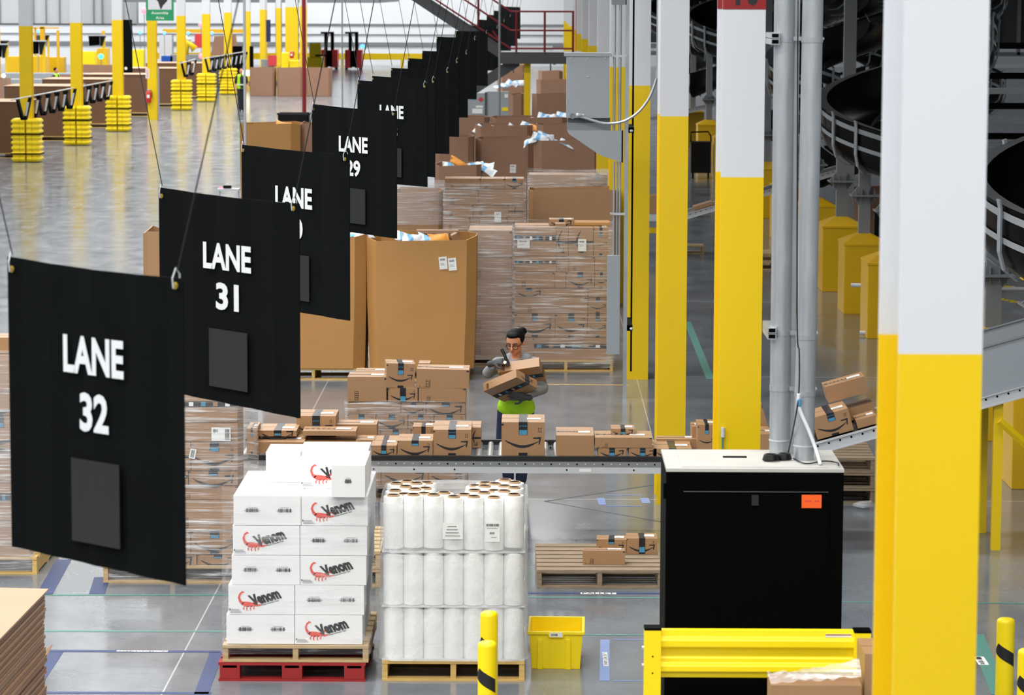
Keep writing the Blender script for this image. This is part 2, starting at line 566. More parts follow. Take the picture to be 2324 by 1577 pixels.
# ---------------------------------------------------------------- hanging lane signs
SH = 1.22
def lane_sign(num, tl, tr, hr, label, dz=None, lettered=True, pocket=True, tilt=0.0):
    Yr = F * SH / hr * 1.0
    if dz is None:
        dz = 0.062 * Yr
        dz = min(dz, 1.25)
    a, b = at(tl[0], tl[1], Yr + dz), at(tr[0], tr[1], Yr)
    zt = (a.z + b.z) / 2
    d = Vector((b.x - a.x, b.y - a.y, 0))
    w = d.length
    ux = d / w
    nrm = Vector((ux.y, -ux.x, 0))
    if nrm.y > 0: nrm = -nrm
    mid = (a + b) / 2
    t = thing('lane_sign', label, 'hanging sign', (mid.x, mid.y, zt - SH), math.atan2(ux.y, ux.x), 'black lane signs hanging in a row')
    # local frame: x along the sign, -y towards the reader, z up from the lower edge
    h = w / 2
    p = MB('sign_cloth')
    n = 12
    vs, fs = [], []
    for j in (0, 1):
        for k in range(n + 1):
            x = -h + w * k / n
            yy = 0.006 * math.sin(k * 1.9 + Yr)
            for z in (0.0, SH):
                sag = (0.010 * math.sin(math.pi * k / n)) if z else 0
                vs.append((x, yy + (0.006 if j else 0), z - sag + (b.z - zt) * (2 * k / n - 1)))
    q = 2 * (n + 1)
    for k in range(n):
        i = 2 * k
        fs += [(i, i + 2, i + 3, i + 1), (q + i, q + i + 1, q + i + 3, q + i + 2), (i + 1, i + 3, q + i + 3, q + i + 1), (i, q + i, q + i + 2, i + 2)]
    fs += [(0, 1, q + 1, q), (2 * n, q + 2 * n, q + 2 * n + 1, 2 * n + 1)]
    p.add(vs, fs)
    p.build('sign_panel', t)
    if lettered:
        L = MB('sign_text')
        L.text('LANE', (0.01 * w, -0.014, SH * 0.705), 0.345 * w, 0.155, bold=0.035)
        L.build('lane_word', t)
        L = MB('sign_text')
        L.text(num, (0.012 * w, -0.014, SH * 0.515), 0.165 * w, 0.16, bold=0.035)
        L.build('lane_number', t)
    if pocket:
        x0, x1, z0, z1 = -0.12 * w, 0.155 * w, 0.075 * SH, 0.355 * SH
        P = MB('pocket').box(x0, x1, -0.018, -0.012, z0, z1)
        P.build('document_pocket', t)
        for e in ((x0, x1, z1 - 0.008, z1), (x0, x1, z0, z0 + 0.008)):
            pass
    for sx in (-1, 1):
        g = MB('brass').lathe((sx * (h - 0.035), -0.012, SH - 0.04), [(0.008, 0), (0.014, 0.002), (0.014, 0.006), (0.008, 0.008)], 12, axis='Y')
        g.build('grommet', t)
        k = MB('steel_light').tube([(sx * (h - 0.035), -0.02, SH - 0.05), (sx * (h - 0.035), -0.024, SH - 0.01), (sx * (h - 0.03), -0.01, SH + 0.03), (sx * (h - 0.03), 0.01, SH + 0.005), (sx * (h - 0.035), 0.012, SH - 0.04)], 0.0032, 6)
        k.build('clip', t)
        c = MB('wire').tube([(sx * (h - 0.03), 0, SH + 0.02), (sx * (h + 0.33 * 2.4), 0, SH + 2.4), (sx * (h + 0.33 * 7), 0, SH + 7.0)], 0.0026 + 0.00004 * Yr, 6)
        c.build('hanging_wire', t)
    return t
SG = [('32', (18, 582), (415, 632), 712, 'black hanging sign lettered LANE 32, nearest the camera'),
      ('31', (362, 425), (677, 462), 493, 'black hanging sign lettered LANE 31, behind the nearest one'),
      ('30', (549, 328), (791, 350), 380, 'black hanging sign lettered LANE with a 0 showing, between 31 and 29'),
      ('29', (709, 236), (899, 252), 290, 'black hanging sign lettered LANE 29'),
      ('28', (812, 182), (969, 188), 236, 'black hanging sign behind LANE 29, its LANE lettering partly covered'),
      ('27', (844, 172), (988, 178), 224, 'sixth black hanging sign from the camera'),
      ('26', (887, 154), (1020, 155), 194, 'seventh black hanging sign from the camera'),
      ('25', (926, 132), (1041, 134), 176, 'eighth black hanging sign from the camera'),
      ('24', (958, 115), (1062, 115), 151, 'ninth black hanging sign from the camera'),
      ('23', (991, 83), (1081, 84), 141, 'tenth black hanging sign from the camera'),
      ('22', (1034, 70), (1107, 70), 124, 'eleventh black hanging sign from the camera'),
      ('21', (1060, 58), (1131, 60), 100, 'twelfth black hanging sign from the camera'),
      ('20', (1084, 44), (1146, 46), 92, 'thirteenth black hanging sign from the camera'),
      ('19', (1104, 33), (1160, 35), 84, 'fourteenth black hanging sign from the camera'),
      ('18', (1120, 24), (1172, 26), 78, 'fifteenth black hanging sign from the camera'),
      ('17', (1136, 14), (1181, 16), 72, 'farthest black hanging sign of the row')]
for i, (n_, a_, b_, h_, l_) in enumerate(SG):
    lane_sign(n_, a_, b_, h_, l_, lettered=i < 5, pocket=i < 5)
# ---------------------------------------------------------------- kit: cartons, pallets, bins
def smile(mb, x, z, w, y, m='print_black', horiz=True):
    n = 14
    top, bot = [], []
    for k in range(n + 1):
        t = k / n
        px_ = -0.5 + t * 0.93
        c = -0.17 * math.sin(math.pi * (t * 0.96))
        th = 0.010 + 0.030 * math.sin(math.pi * min(1, t * 1.05)) ** 0.8
        top.append((px_, c + th)); bot.append((px_, c - th))
    def P(a, b):
        return (x + a * w, y, z + b * w) if horiz else (x + b * w, y, z - a * w)
    vs = [P(*p) for p in top] + [P(*p) for p in bot]
    mb.add(vs, [(i, n + 1 + i, n + 2 + i, i + 1) for i in range(n)], m)
    hd = [(0.27, 0.085), (0.50, 0.10), (0.46, -0.115), (0.425, -0.10), (0.445, 0.045), (0.28, 0.05)]
    mb.add([P(*p) for p in hd], [tuple(range(6))], m)
def arrows(mb, x, z, s, y):
    for dx in (0, s * 0.55):
        mb.box(x + dx - s * 0.06, x + dx + s * 0.06, y - 0.0005, y, z, z + s * 0.8, 'mark_brown')
        mb.add([(x + dx - s * 0.22, y, z + s * 0.65), (x + dx + s * 0.22, y, z + s * 0.65), (x + dx, y, z + s * 1.05)], [(0, 1, 2)], 'mark_brown')
    mb.box(x - s * 0.25, x + s * 0.8, y - 0.0005, y, z - s * 0.12, z, 'mark_brown')
def barcode(mb, x, z, w, h, y, m='print_black', n=15, seed=1):
    r = random.Random(seed)
    for k in range(n):
        a = x + w * k / n
        mb.box(a, a + w / n * r.choice((0.35, 0.6, 0.8)), y - 0.0004, y, z, z + h, m)
def barlabel(mb, x, z, w, h, y):
    mb.box(x, x + w, y - 0.0004, y, z, z + h, 'mark_brown')
    for k in range(4):
        mb.box(x + w * 0.12, x + w * 0.88, y - 0.0009, y - 0.0003, z + h * (0.08 + 0.24 * k), z + h * (0.22 + 0.24 * k), 'kraft')
CAT = 'box'
def carton(x, y, z, w, d, h, label, group=None, style='smile', m='kraft', rz=0.0, cat=CAT, tape_label=True, word=False, tag_x=0.25, name='shipping_box', flap=False, tf=0.32):
    """x centre, y front, z bottom"""
    t = thing(name, label, cat, (x, y, z), rz, group)
    b = MB(m)
    b.box(-w / 2, w / 2, 0, d, 0, h)
    Yf = -0.0015
    if style in ('smile', 'plainsmile'):
        smile(b, 0, h * 0.46, w * 0.84, Yf)
        arrows(b, w * 0.36, h * 0.72, min(w, h) * 0.12, Yf)
        b.box(-w / 2, -w / 2 + w * 0.05, Yf - 0.0005, Yf, h * 0.9, h * 0.95, 'print_black')
    elif style == 'vsmile':
        smile(b, 0.0, h * 0.5, h * 0.8, Yf, horiz=False)
        b.box(-w / 2, w / 2, Yf - 0.001, Yf, h * 0.44, h * 0.53, 'tape_black')
    elif style == 'plain':
        barlabel(b, -w * 0.32, h * 0.06, min(w * 0.10, h * 0.22), min(h * 0.36, w * 0.3), Yf)
        for sx in (-0.45, -0.36):
            b.box(w * sx, w * sx + 0.012, Yf - 0.0004, Yf, h * 0.07, h * 0.07 + 0.004, 'mark_brown')
        b.box(w / 2 - w * 0.05, w / 2, Yf - 0.0005, Yf, h * 0.88, h * 0.95, 'print_black')
    elif style == 'band':
        b.box(-w / 2, w / 2, Yf - 0.001, Yf, h * 0.52, h * 0.72, 'tape_black')
        for k in range(6):
            b.box(-w * 0.46 + w * 0.16 * k, -w * 0.40 + w * 0.16 * k, Yf - 0.002, Yf - 0.001, h * 0.55, h * 0.69, ('tape_blue', 'kraft', 'label_white')[k % 3])
    elif style == 'longtop':
        b.box(-w * 0.44, w * 0.44, d * 0.42, d * 0.5, h, h + 0.0012, 'kraft_edge')
    # flap joint across the lid
    if style not in ('longtop',):
        b.box(-w / 2, w / 2, d * 0.49, d * 0.51, h, h + 0.0006, 'mark_brown')
    b.build('carton', t, bevel=0.004 if w > 0.15 else 0)
    if style in ('smile', 'longtop', 'plain') and tape_label:
        tw = min(0.075, w * 0.2) if style != 'longtop' else 0.05
        tp = MB('tape_black')
        if style == 'smile':
            tp.box(-tw / 2, tw / 2, 0, d, h, h + 0.002)
            tp.box(-tw / 2, tw / 2, -0.003, 0, h - h * tf, h + 0.002)
            tp.box(-tw / 2, tw / 2, -0.003, 0, 0.0, h * 0.10)
            tp.box(-tw * 0.45, tw * 0.45, -0.004, -0.003, h - h * tf, h - h * tf * 0.62, 'tape_blue')
            if word:
                tp.text('prime', (0, -0.0045, h - h * tf * 0.32), tw * 0.82, tw * 0.28, 'tape_blue')
        else:
            tp.box(-w * 0.48, w * 0.3, d * 0.40, d * 0.52, h, h + 0.0015)
            for k in range(7):
                tp.box(-w * 0.40 + w * 0.1 * k, -w * 0.35 + w * 0.1 * k, d * 0.42, d * 0.50, h + 0.0015, h + 0.002, 'kraft_pale')
        tp.build('tape', t)
        lw = min(0.13, w * 0.32)
        lb = MB('label_white').box(w * tag_x - lw / 2, w * tag_x + lw / 2, d * 0.3, d * 0.3 + min(0.1, d * 0.45), h + 0.0025, h + 0.0035)
        barcode(lb, w * tag_x - lw * 0.4, 0, 0, 0, 0, n=0)
        for k in range(3):
            lb.box(w * tag_x - lw * 0.4, w * tag_x + lw * (0.3 - 0.1 * k), d * (0.33 + 0.06 * k), d * (0.345 + 0.06 * k), h + 0.0035, h + 0.0038, 'print_black')
        lb.build('shipping_label', t)
    return t
def pcarton(x0, x1, yt, yb, Y, d, label, **k):
    """carton whose front face covers these pixels when it stands at depth Y"""
    a, b = at(x0, yb, Y), at(x1, yb, Y)
    c = at((x0 + x1) / 2, yt, Y)
    z = min(a.z, b.z) if 'z' not in k else k.pop('z')
    return carton((a.x + b.x) / 2, Y, z, b.x - a.x, d, c.z - z, label, **k)
def pallet(x, y, label, m='wood', w=1.02, d=1.2, h=0.145, rz=0.0, group='wooden pallets', name='pallet', z=0.0, blocks=False):
    """x centre, y front edge"""
    t = thing(name, label, 'pallet', (x, y, z), rz, group)
    b = MB(m)
    n = 7
    bw = d / n * 0.72
    for k in range(n):
        yy = k * (d - bw) / (n - 1)
        b.box(-w / 2, w / 2, yy, yy + bw, h - 0.022, h)
    b.build('deck_boards', t)
    for sx in (-1, 0, 1):
        s_ = MB(m)
        cx = sx * (w / 2 - 0.02)
        if blocks:
            for yy in (0, d / 2 - 0.07, d - 0.14):
                s_.box(cx * 0.88 - 0.07, cx * 0.88 + 0.07, yy, yy + 0.14, 0.018, h - 0.022)
            s_.box(cx * 0.88 - 0.05, cx * 0.88 + 0.05, 0, d, h - 0.04, h - 0.0221)
        else:
            s_.box(cx - 0.019, cx + 0.019, 0.005, d - 0.005, 0.016, h - 0.022)
        s_.build('block_row' if blocks else 'stringer', t)
    b = MB(m)
    for yy in (0, d * 0.45, d - 0.1):
        b.box(-w / 2, w / 2, yy, yy + 0.1, 0, 0.016)
    b.build('base_boards', t)
    return t
def gaylord(x0, x1, y0, y1, z0, z1, label, m='kraft_far', cham=0.14, flare=0.03, group='tall open cardboard bins', lab=(), fill=0.12, name='bulk_bin', rz=0, sag=0.0):
    """open-topped cardboard bin with cut corners"""
    cx, cy = (x0 + x1) / 2, y0
    t = thing(name, label, 'bin', (cx, cy, z0), rz, group)
    hw, d, h = (x1 - x0) / 2, y1 - y0, z1 - z0
    def ring(s, z, ins=0.0):
        a, c = hw * s - ins, cham
        return [(-a + c, ins, z), (a - c, ins, z), (a, c + ins * .4, z), (a, d - c, z), (a - c, d - ins, z), (-a + c, d - ins, z), (-a, d - c, z), (-a, c + ins * .4, z)]
    b = MB(m)
    tk = 0.014
    o0, o1 = ring(1 - flare, 0), ring(1 - flare * 0.2, h * 0.5)
    o2 = [(x, y, z + (0.02 * math.sin(i * 2.1 + x0) - sag * (1 if i in (0, 1) else 0))) for i, (x, y, z) in enumerate(ring(1.0, h))]
    i2 = [(x, y, z + (0.02 * math.sin(i * 2.1 + x0) - sag * (1 if i in (0, 1) else 0))) for i, (x, y, z) in enumerate(ring(1.0, h, tk))]
    i0 = ring(1 - flare, 0.02, tk)
    vs = o0 + o1 + o2 + i2 + i0
    fs = [tuple(range(7, -1, -1)), tuple(range(32, 40))]
    for r_ in range(4):
        for k in range(8):
            j = (k + 1) % 8
            fs.append((r_ * 8 + k, r_ * 8 + j, r_ * 8 + 8 + j, r_ * 8 + 8 + k))
    b.add(vs, fs)
    if fill:
        b.add([(x * 0.98, y + (0.01 if y < d / 2 else -0.01), h - fill - 0.25) for x, y, z in ring(1, 0, tk)], [tuple(range(8))], 'kraft_dark')
    b.build('bin_wall', t)
    for lx, lz, lw, lh, rr in lab:
        q = MB('label_white')
        q.T = Matrix.Translation((lx, -0.004, lz)) @ Matrix.Rotation(rr, 4, 'Y')
        q.box(-lw / 2, lw / 2, -0.002, 0, -lh / 2, lh / 2)
        barcode(q, -lw * 0.35, lh * 0.2, lw * 0.6, lh * 0.16, -0.0025, n=9)
        q.box(-lw * 0.35, lw * 0.1, -0.003, -0.002, -lh * 0.05, -lh * 0.03, 'mark_brown')
        q.box(-lw * 0.35, lw * 0.2, -0.003, -0.002, -lh * 0.15, -lh * 0.13, 'mark_brown')
        q.build('paper_label', t)
    return t
def mailer(p, w, h, label, group, m='mailer_white', rot=(0, 0, 0), stripe=True, name='padded_mailer', seed=0):
    r = random.Random(seed)
    n, k = 8, 6
    vs, fs, top = [], [], []
    def zz(i, j, s):
        a, b = i / n * 2 - 1, j / k * 2 - 1
        e = max(0, (1 - a * a) * (1 - b * b)) ** 0.6
        return s * 0.035 * e + 0.02 * math.sin(a * 3 + seed) * math.cos(b * 2.3 + seed) + r.uniform(-.004, .004)
    for s in (1, -1):
        for i in range(n + 1):
            for j in range(k + 1):
                vs.append(((i / n - .5) * w, (j / k - .5) * h, zz(i, j, s)))
    q = (n + 1) * (k + 1)
    b = MB(m)
    b.T = Matrix.Translation(Vector(p)) @ Euler(rot).to_matrix().to_4x4()
    main, blue = [], []
    for i in range(n):
        for j in range(k):
            a = i * (k + 1) + j
            f = (a, a + k + 1, a + k + 2, a + 1)
            (blue if stripe and (i in (2, 3)) else main).append(f)
            (blue if stripe and (i in (2, 3)) else main).append(tuple(v + q for v in f[::-1]))
    rim = [i * (k + 1) for i in range(n + 1)] + [n * (k + 1) + j for j in range(1, k + 1)] + [i * (k + 1) + k for i in range(n - 1, -1, -1)] + [j for j in range(k - 1, 0, -1)]
    for a, c in zip(rim, rim[1:] + rim[:1]):
        main.append((a, a + q, c + q, c))
    b.add(vs, main, m)
    if blue:
        n0 = len(b.v) - len(vs)
        ks = b.slot('mailer_blue')
        for f in blue:
            b.f.append(tuple(v + n0 for v in f)); b.mi.append(ks)
    o = b.build(name, smooth=True)
    return tag(o, label, 'mailer', group)
def film(x0, x1, y0, y1, z0, z1, label, m='film', cham=0.04, name='stretch_wrap', tuck=0.0, seed=1, rz=0, openback=True):
    """stretch film round a load: a creased sleeve"""
    r = random.Random(seed)
    nz = 9
    pts = []
    hw, d = (x1 - x0) / 2, y1 - y0
    base = [(-hw + cham, 0), (-hw / 3, -.0), (hw / 3, -.0), (hw - cham, 0), (hw, cham), (hw, d / 2), (hw, d - cham), (hw - cham, d), (0, d), (-hw + cham, d), (-hw, d - cham), (-hw, d / 2), (-hw, cham)]
    vs, fs = [], []
    n = len(base)
    for k in range(nz + 1):
        f = k / nz
        for i, (x, y) in enumerate(base):
            g = 1 + r.uniform(-0.004, 0.012) + (tuck * (1 - f) ** 3)
            vs.append((x * g, (y - d / 2) * g + d / 2, (z1 - z0) * f + (r.uniform(-0.02, 0.015) if k == nz else 0)))
    for k in range(nz):
        for i in range(n):
            j = (i + 1) % n
            fs.append((k * n + i, k * n + j, (k + 1) * n + j, (k + 1) * n + i))
    b = MB(m).add(vs, fs)
    o = b.build(name, smooth=True, loc=((x0 + x1) / 2, y0, z0))
    return tag(o, label, 'plastic wrap', 'clear film round the pallet loads')
def stack(x0, x1, y0, z0, rows, label_of, d=0.45, group='wrapped cartons', m='kraft', jx=0.006, ydeep=None, seed=3):
    """rows: (height, [(share, style), ...]) from the bottom; cartons of one wall of a load"""
    r = random.Random(seed)
    z = z0
    for ri, (h, cells) in enumerate(rows):
        tot = sum(c[0] for c in cells)
        x = x0
        for ci, (sh, st) in enumerate(cells):
            w = (x1 - x0) * sh / tot
            if st:
                ci = sum(1 for c in cells[:ci] if c[1])
                carton(x + w / 2, y0 + r.uniform(0, 0.02), z, w - jx, d, h - 0.006, label_of(ri, ci, len(rows), sum(1 for c in cells if c[1]), st), group=group, style=st, m=m, tape_label=False if st != 'smile' else True)
            x += w
        z += h
    return z
STN = {'smile': 'printed with a smile', 'plain': 'with a small dark mark', 'band': 'with a dark tape band', 'vsmile': 'turned on its side', 'blank': 'unprinted', 'longtop': 'with a long lid'}
def lab_in(where):
    def f(ri, ci, nr, nc, st):
        row = 'bottom row' if ri == 0 else 'top row' if ri == nr - 1 else '%s row up' % ORD[ri]
        col = '' if nc == 1 else ', %s of %s' % (ORD[ci], {2: 'two', 3: 'three', 4: 'four', 5: 'five', 6: 'six'}[nc])
        return 'box in %s%s, in %s' % (row, col, where)
    return f
# ---------------------------------------------------------------- tape stack on two pallets
VY = 21.17
def X(px, Y, py=1200): return at(px, py, Y).x
def Z(py, Y, px=1200): return at(px, py, Y).z
pallet(X(661, VY), VY, 'red-painted pallet on the floor under the white tape cartons', m='wood_red', blocks=True, w=1.03, h=0.135)
pallet(X(669, VY), VY, 'bare wooden pallet between the red pallet and the white tape cartons', m='wood', w=1.02, h=0.12, z=0.137)
def scorpion(b, x, z, s, y):
    def P(pts): b.add([(x + a * s, y, z + c * s) for a, c in pts], [tuple(range(len(pts)))], 'venom_red')
    # tail: chain of segments curling over
    path = [(-0.36, 0.0), (-0.50, 0.14), (-0.56, 0.32), (-0.50, 0.50), (-0.38, 0.60), (-0.30, 0.56)]
    wd_ = [0.085, 0.065, 0.055, 0.048, 0.045, 0.02]
    n = len(path)
    Lf, Rt = [], []
    for i in range(n):
        d = Vector(path[min(i + 1, n - 1)]) - Vector(path[max(i - 1, 0)])
        nn = Vector((-d.y, d.x)).normalized() * wd_[i]
        Lf.append(tuple(Vector(path[i]) + nn)); Rt.append(tuple(Vector(path[i]) - nn))
    for i in range(n - 1):
        P([Lf[i], Rt[i], Rt[i + 1], Lf[i + 1]])
    P([(-0.44, 0.02), (-0.30, 0.12), (-0.05, 0.10), (0.22, 0.03), (0.30, -0.06), (0.10, -0.14), (-0.2, -0.15), (-0.38, -0.08)])
    P([(0.10, 0.05), (0.30, 0.14), (0.44, 0.26), (0.50, 0.24), (0.40, 0.08), (0.24, -0.04)])
    P([(0.22, -0.06), (0.42, -0.02), (0.62, -0.02), (0.50, -0.10), (0.34, -0.14)])
    for lx, ly in ((-0.34, -0.30), (-0.18, -0.34), (0.0, -0.33), (0.16, -0.28)):
        P([(lx + 0.06, -0.10), (lx + 0.11, -0.09), (lx + 0.03, -0.20), (lx + 0.05, ly), (lx, ly), (lx - 0.03, -0.20)])
def venom_face(b, w, h, y, cx):
    scorpion(b, cx - w * 0.17, h * 0.36, h * 0.68, y)
    b.text('Venom', (cx + w * 0.05, y - 0.001, h * 0.60), w * 0.45, h * 0.40, 'venom_black', bold=0.06, rot=0.28, shear=-0.25)
    b.text('Water-Activated Tape', (cx + w * 0.13, y - 0.001, h * 0.40), w * 0.27, h * 0.055, 'venom_black', bold=0.02, rot=0.28)
    for k in range(3):
        b.box(cx - w * 0.47, cx - w * (0.34 - 0.02 * k), y - 0.0005, y, h * (0.16 - 0.045 * k), h * (0.175 - 0.045 * k), 'steel_grey')
    b.box(cx - w * 0.485, cx - w * 0.472, y - 0.0005, y, h * 0.14, h * 0.20, 'print_black')
def bars_face(b, w, h, y, cx, xs):
    for k, q in enumerate(xs):
        barcode(b, cx + w * q - w * 0.10, h * 0.44, w * 0.20, h * 0.13, y, 'print_black', 17, k + 3)
        b.box(cx + w * q - w * 0.12, cx + w * q + w * 0.12, y - 0.0004, y, h * 0.49, h * 0.50, 'print_black')
        b.box(cx + w * q - w * 0.07, cx + w * q + w * 0.07, y - 0.0004, y, h * 0.60, h * 0.61, 'steel_grey')
def tape_carton(x0, x1, y, z, d, h, face, label, xs=(-0.22, 0.26)):
    w = x1 - x0
    b = MB('white_card').box(-w / 2, w / 2, 0, d, 0, h)
    if face == 'logo': venom_face(b, w, h, -0.002, 0)
    elif face == 'logo_right': venom_face(b, w * 1.0, h, -0.002, 0.03)
    elif face == 'bars': bars_face(b, w, h, -0.002, 0, xs)
    b.box(-w / 2, w / 2, d * 0.495, d * 0.505, h, h + 0.001, 'steel_light')
    if face == 'logo' and z > 1.1:
        pass
    o = b.build('tape_carton', loc=((x0 + x1) / 2, y, z), bevel=0.003)
    return tag(o, label, 'box', 'white cartons of tape on the double pallet')
vz = 0.262
rows = [(1418, 1487, 511, 667, 822, 'bars', 'logo'), (1348, 1418, 516, 668, 826, 'logo', 'bars'), (1275, 1348, 524, 680, 831, 'bars', 'logo'),
        (1203, 1275, 527, 680, 833, 'logo', 'bars'), (1130, 1203, 529, 683, 835, 'bars', 'logo')]
hh = (Z(1128, VY) - vz) / 5
for i, (yt, yb, a, m_, c, fa, fb) in enumerate(rows):
    nm = ['bottom', 'second', 'third', 'fourth', 'fifth'][i]
    z = vz + i * hh
    for dd in range(3):
        wh = ('front', 'middle', 'rear')[dd]
        for sd, x0, x1, fc in (('left', a, m_, fa), ('right', m_, c, fb)):
            what = ('with the red scorpion logo' if fc == 'logo' else 'with two barcodes') if dd == 0 else 'hidden behind the front ones'
            tape_carton(X(x0, VY) + 0.002, X(x1, VY) - 0.002, VY + 0.02 + dd * 0.375, z, 0.37, hh - 0.003, fc if dd == 0 else 'none',
                        'white carton %s, %s side of the %s tier, %s row' % (what, sd, nm, wh))
vt = vz + 5 * hh
tape_carton(X(605, 21.8), X(683, 21.8), 21.78, vt, 0.4, 0.215, 'none', 'plain white carton at the left of the topmost tape layer')
tape_carton(X(682, 21.5), X(835, 21.5), 21.52, vt, 0.34, 0.215, 'logo', 'topmost white carton with the scorpion logo half covered')
tape_carton(X(686, 22), X(839, 22), 21.88, vt, 0.36, 0.225, 'none', 'wide plain white carton at the back of the topmost layer')
tape_carton(X(753, 21.15), X(829, 21.15), 21.13, vt, 0.36, 0.222, 'bars', 'narrow white carton with one barcode, front right of the topmost layer', xs=(0.0,))
film(X(505, VY), X(839, VY), VY - 0.02, VY + 1.2, 0.2, vt + 0.05, 'clear film sagging round the white tape cartons', m='film_soft', tuck=0.02, cham=0.03, seed=4)

# ---------------------------------------------------------------- pallet of film rolls
RY = 21.2
pallet(X(1029, RY), RY, 'wooden pallet under the wrapped white film rolls', m='wood_yellow', w=1.0, group='pallets near the front')
def film_roll(x, y, z, h, label=None, d=0.142):
    r = d / 2
    o = MB('film_roll').lathe((0, 0, 0), [(r * 0.97, 0), (r, 0.01), (r, h - 0.012), (r * 0.95, h), (0.044, h), ], 20).build('film_roll', smooth=True, loc=(x, y, z), autos=40)
    c = MB('core').lathe((0, 0, 0), [(0.044, h - 0.02), (0.044, h + 0.012), (0.036, h + 0.012)], 18, cap=False)
    c.lathe((0, 0, 0), [(0.036, h + 0.0119), (0.036, h - 0.015)], 18, 'core_shade', cap=False)
    c.lathe((0, 0, 0), [(0.001, h - 0.012), (0.036, h - 0.012)], 18, 'core_shade', cap=False)
    c.build('core', o, smooth=True, autos=40)
    return tag(o, label, 'film roll', 'white rolls of stretch film')
TH = [0.155, 0.538, 0.925]
HT = [0.405, 0.395, 0.40]
rx0, rx1 = X(868, RY) + 0.073, X(1190, RY) - 0.073
r0 = [film_roll(0, 0, 0, h, 'x') for h in (0.365, 0.37)]
rr_ = random.Random(5)
first = [True, True]
tn = ['bottom', 'middle', 'top']
for ti in (0, 1):
    for row in range(7):
        for k in range(7):
            if row > 0 and k not in (0, 6): continue
            x = rx0 + (rx1 - rx0) * k / 6
            y = RY + 0.078 + row * 0.147 + rr_.uniform(-.006, .006)
            lab = 'white film roll in the %s tier, %s from the left in the front row' % (tn[ti], ORD[k]) if row == 0 else \
                'white film roll in the %s tier, %s side, %s row back' % (tn[ti], 'left' if k == 0 else 'right', ORD[row])
            if first[ti]:
                o = r0[ti]; first[ti] = False
                o.location = (x, y, TH[ti]); o['label'] = lab
            else:
                dup(r0[ti], (x, y, TH[ti]), 0, lab)
rp = film_roll(0, 0, 0, 0.36, 'x')
ft = True
for row in range(6):
    n = 7 if row % 2 == 0 else 6
    for k in range(n):
        if 2 <= row and k in (2, 3) : continue
        x = rx0 + (rx1 - rx0) * (k + (0 if n == 7 else 0.5)) / 6
        y = RY + 0.078 + row * 0.129
        z = TH[2] + rr_.uniform(0, 0.02) + (0.02 if k >= n - 1 else 0)
        lab = 'white film roll in the top tier, %s in the %s row from the front' % (ORD[k], ORD[row])
        if ft:
            rp.location = (x, y, z); rp['label'] = lab; ft = False
        else:
            dup(rp, (x, y, z), 0, lab)
for i, z in enumerate((0.146, 0.524, 0.911)):
    b = MB('steel_light').box(-0.5, 0.5, 0, 1.12, 0, 0.008)
    o = b.build('slip_sheet', loc=(X(1029, RY), RY + 0.01, z))
    tag(o, 'pale slip sheet %s' % ('under the bottom tier of film rolls', 'between the bottom and middle tiers of film rolls', 'between the middle and top tiers of film rolls')[i], 'sheet', 'slip sheets between film rolls')
for i, (z0, z1) in enumerate(((0.15, 0.528), (0.53, 0.913), (0.915, 1.265))):
    film(X(862, RY), X(1196, RY), RY - 0.025, RY + (0.95 if i == 2 else 1.14), z0, z1, 'clear film round the %s tier of white film rolls' % tn[i], m='film_roll_wrap', cham=0.09, tuck=0.012, seed=10 + i)
lb = MB('label_white')
cx = X(1028, RY)
lb.box(-0.07, 0.07, -0.002, 0, 0, 0.115)
for k in range(4):
    lb.box(-0.055 + 0.006 * k, 0.05 - 0.008 * k, -0.003, -0.002, 0.02 + k * 0.022, 0.026 + k * 0.022, 'steel_grey')
lb.text('STRETCH WRAP', (0, -0.003, 0.10), 0.11, 0.010, 'steel_dark') if False else None
o = tag(lb.build('paper_label', loc=(cx, RY - 0.036, Z(1222, RY))), 'wide white label behind the film of the top roll tier', 'label', 'labels on the film rolls')
lb = MB('label_white').box(-0.05, 0.05, -0.002, 0, 0, 0.14)
barcode(lb, -0.045, 0.11, 0.09, 0.018, -0.003, n=19)
barcode(lb, -0.02, 0.055, 0.035, 0.014, -0.003, n=7)
lb.box(-0.04, 0.035, -0.003, -0.002, 0.095, 0.099, 'steel_grey').box(-0.01, 0.03, -0.003, -0.002, 0.03, 0.034, 'steel_grey')
tag(lb.build('paper_label', loc=(X(1118, RY), RY - 0.036, Z(1228, RY))), 'tall white barcode label on the right of the top roll tier', 'label', 'labels on the film rolls')

# ---------------------------------------------------------------- bollards
def bollard(px, py, Y, label, r=0.057, dirn=1):
    p = at(px, py, Y)
    z = p.z
    b = MB('yellow_plastic').lathe((0, 0, 0), [(r, 0), (r, z - 0.03), (r * 0.94, z - 0.012), (r * 0.7, z - 0.002), (0.001, z)], 28, cap=False)
    o = b.build('bollard', smooth=True, loc=(p.x, Y, 0), autos=50)
    tag(o, label, 'bollard', 'yellow bollards')
    for c0 in (0.0,):
        st = MB('print_black')
        n = 14
        vs, fs = [], []
        for k in range(n + 1):
            a = -math.pi * 0.98 + (math.pi * 0.80) * k / n
            rr2 = r + 0.0012
            zb = z - 0.19 - 0.075 * k / n * 1.2
            zt_ = zb + 0.085 * min(1, (k + 1) / 4, 1.0)
            vs += [(rr2 * math.cos(a), rr2 * math.sin(a), zb - 0.035), (rr2 * math.cos(a), rr2 * math.sin(a), zt_ - 0.035)]
        fs = [(2 * k, 2 * k + 2, 2 * k + 3, 2 * k + 1) for k in range(n)]
        st.add(vs, fs)
        q = st.build('warning_stripe', o)
bollard(1110, 1387, 19.4, 'yellow bollard with black stripes, the rear one before the film rolls')
bollard(1106, 1455, 18.5, 'yellow bollard with black stripes, the front one before the film rolls', r=0.058)
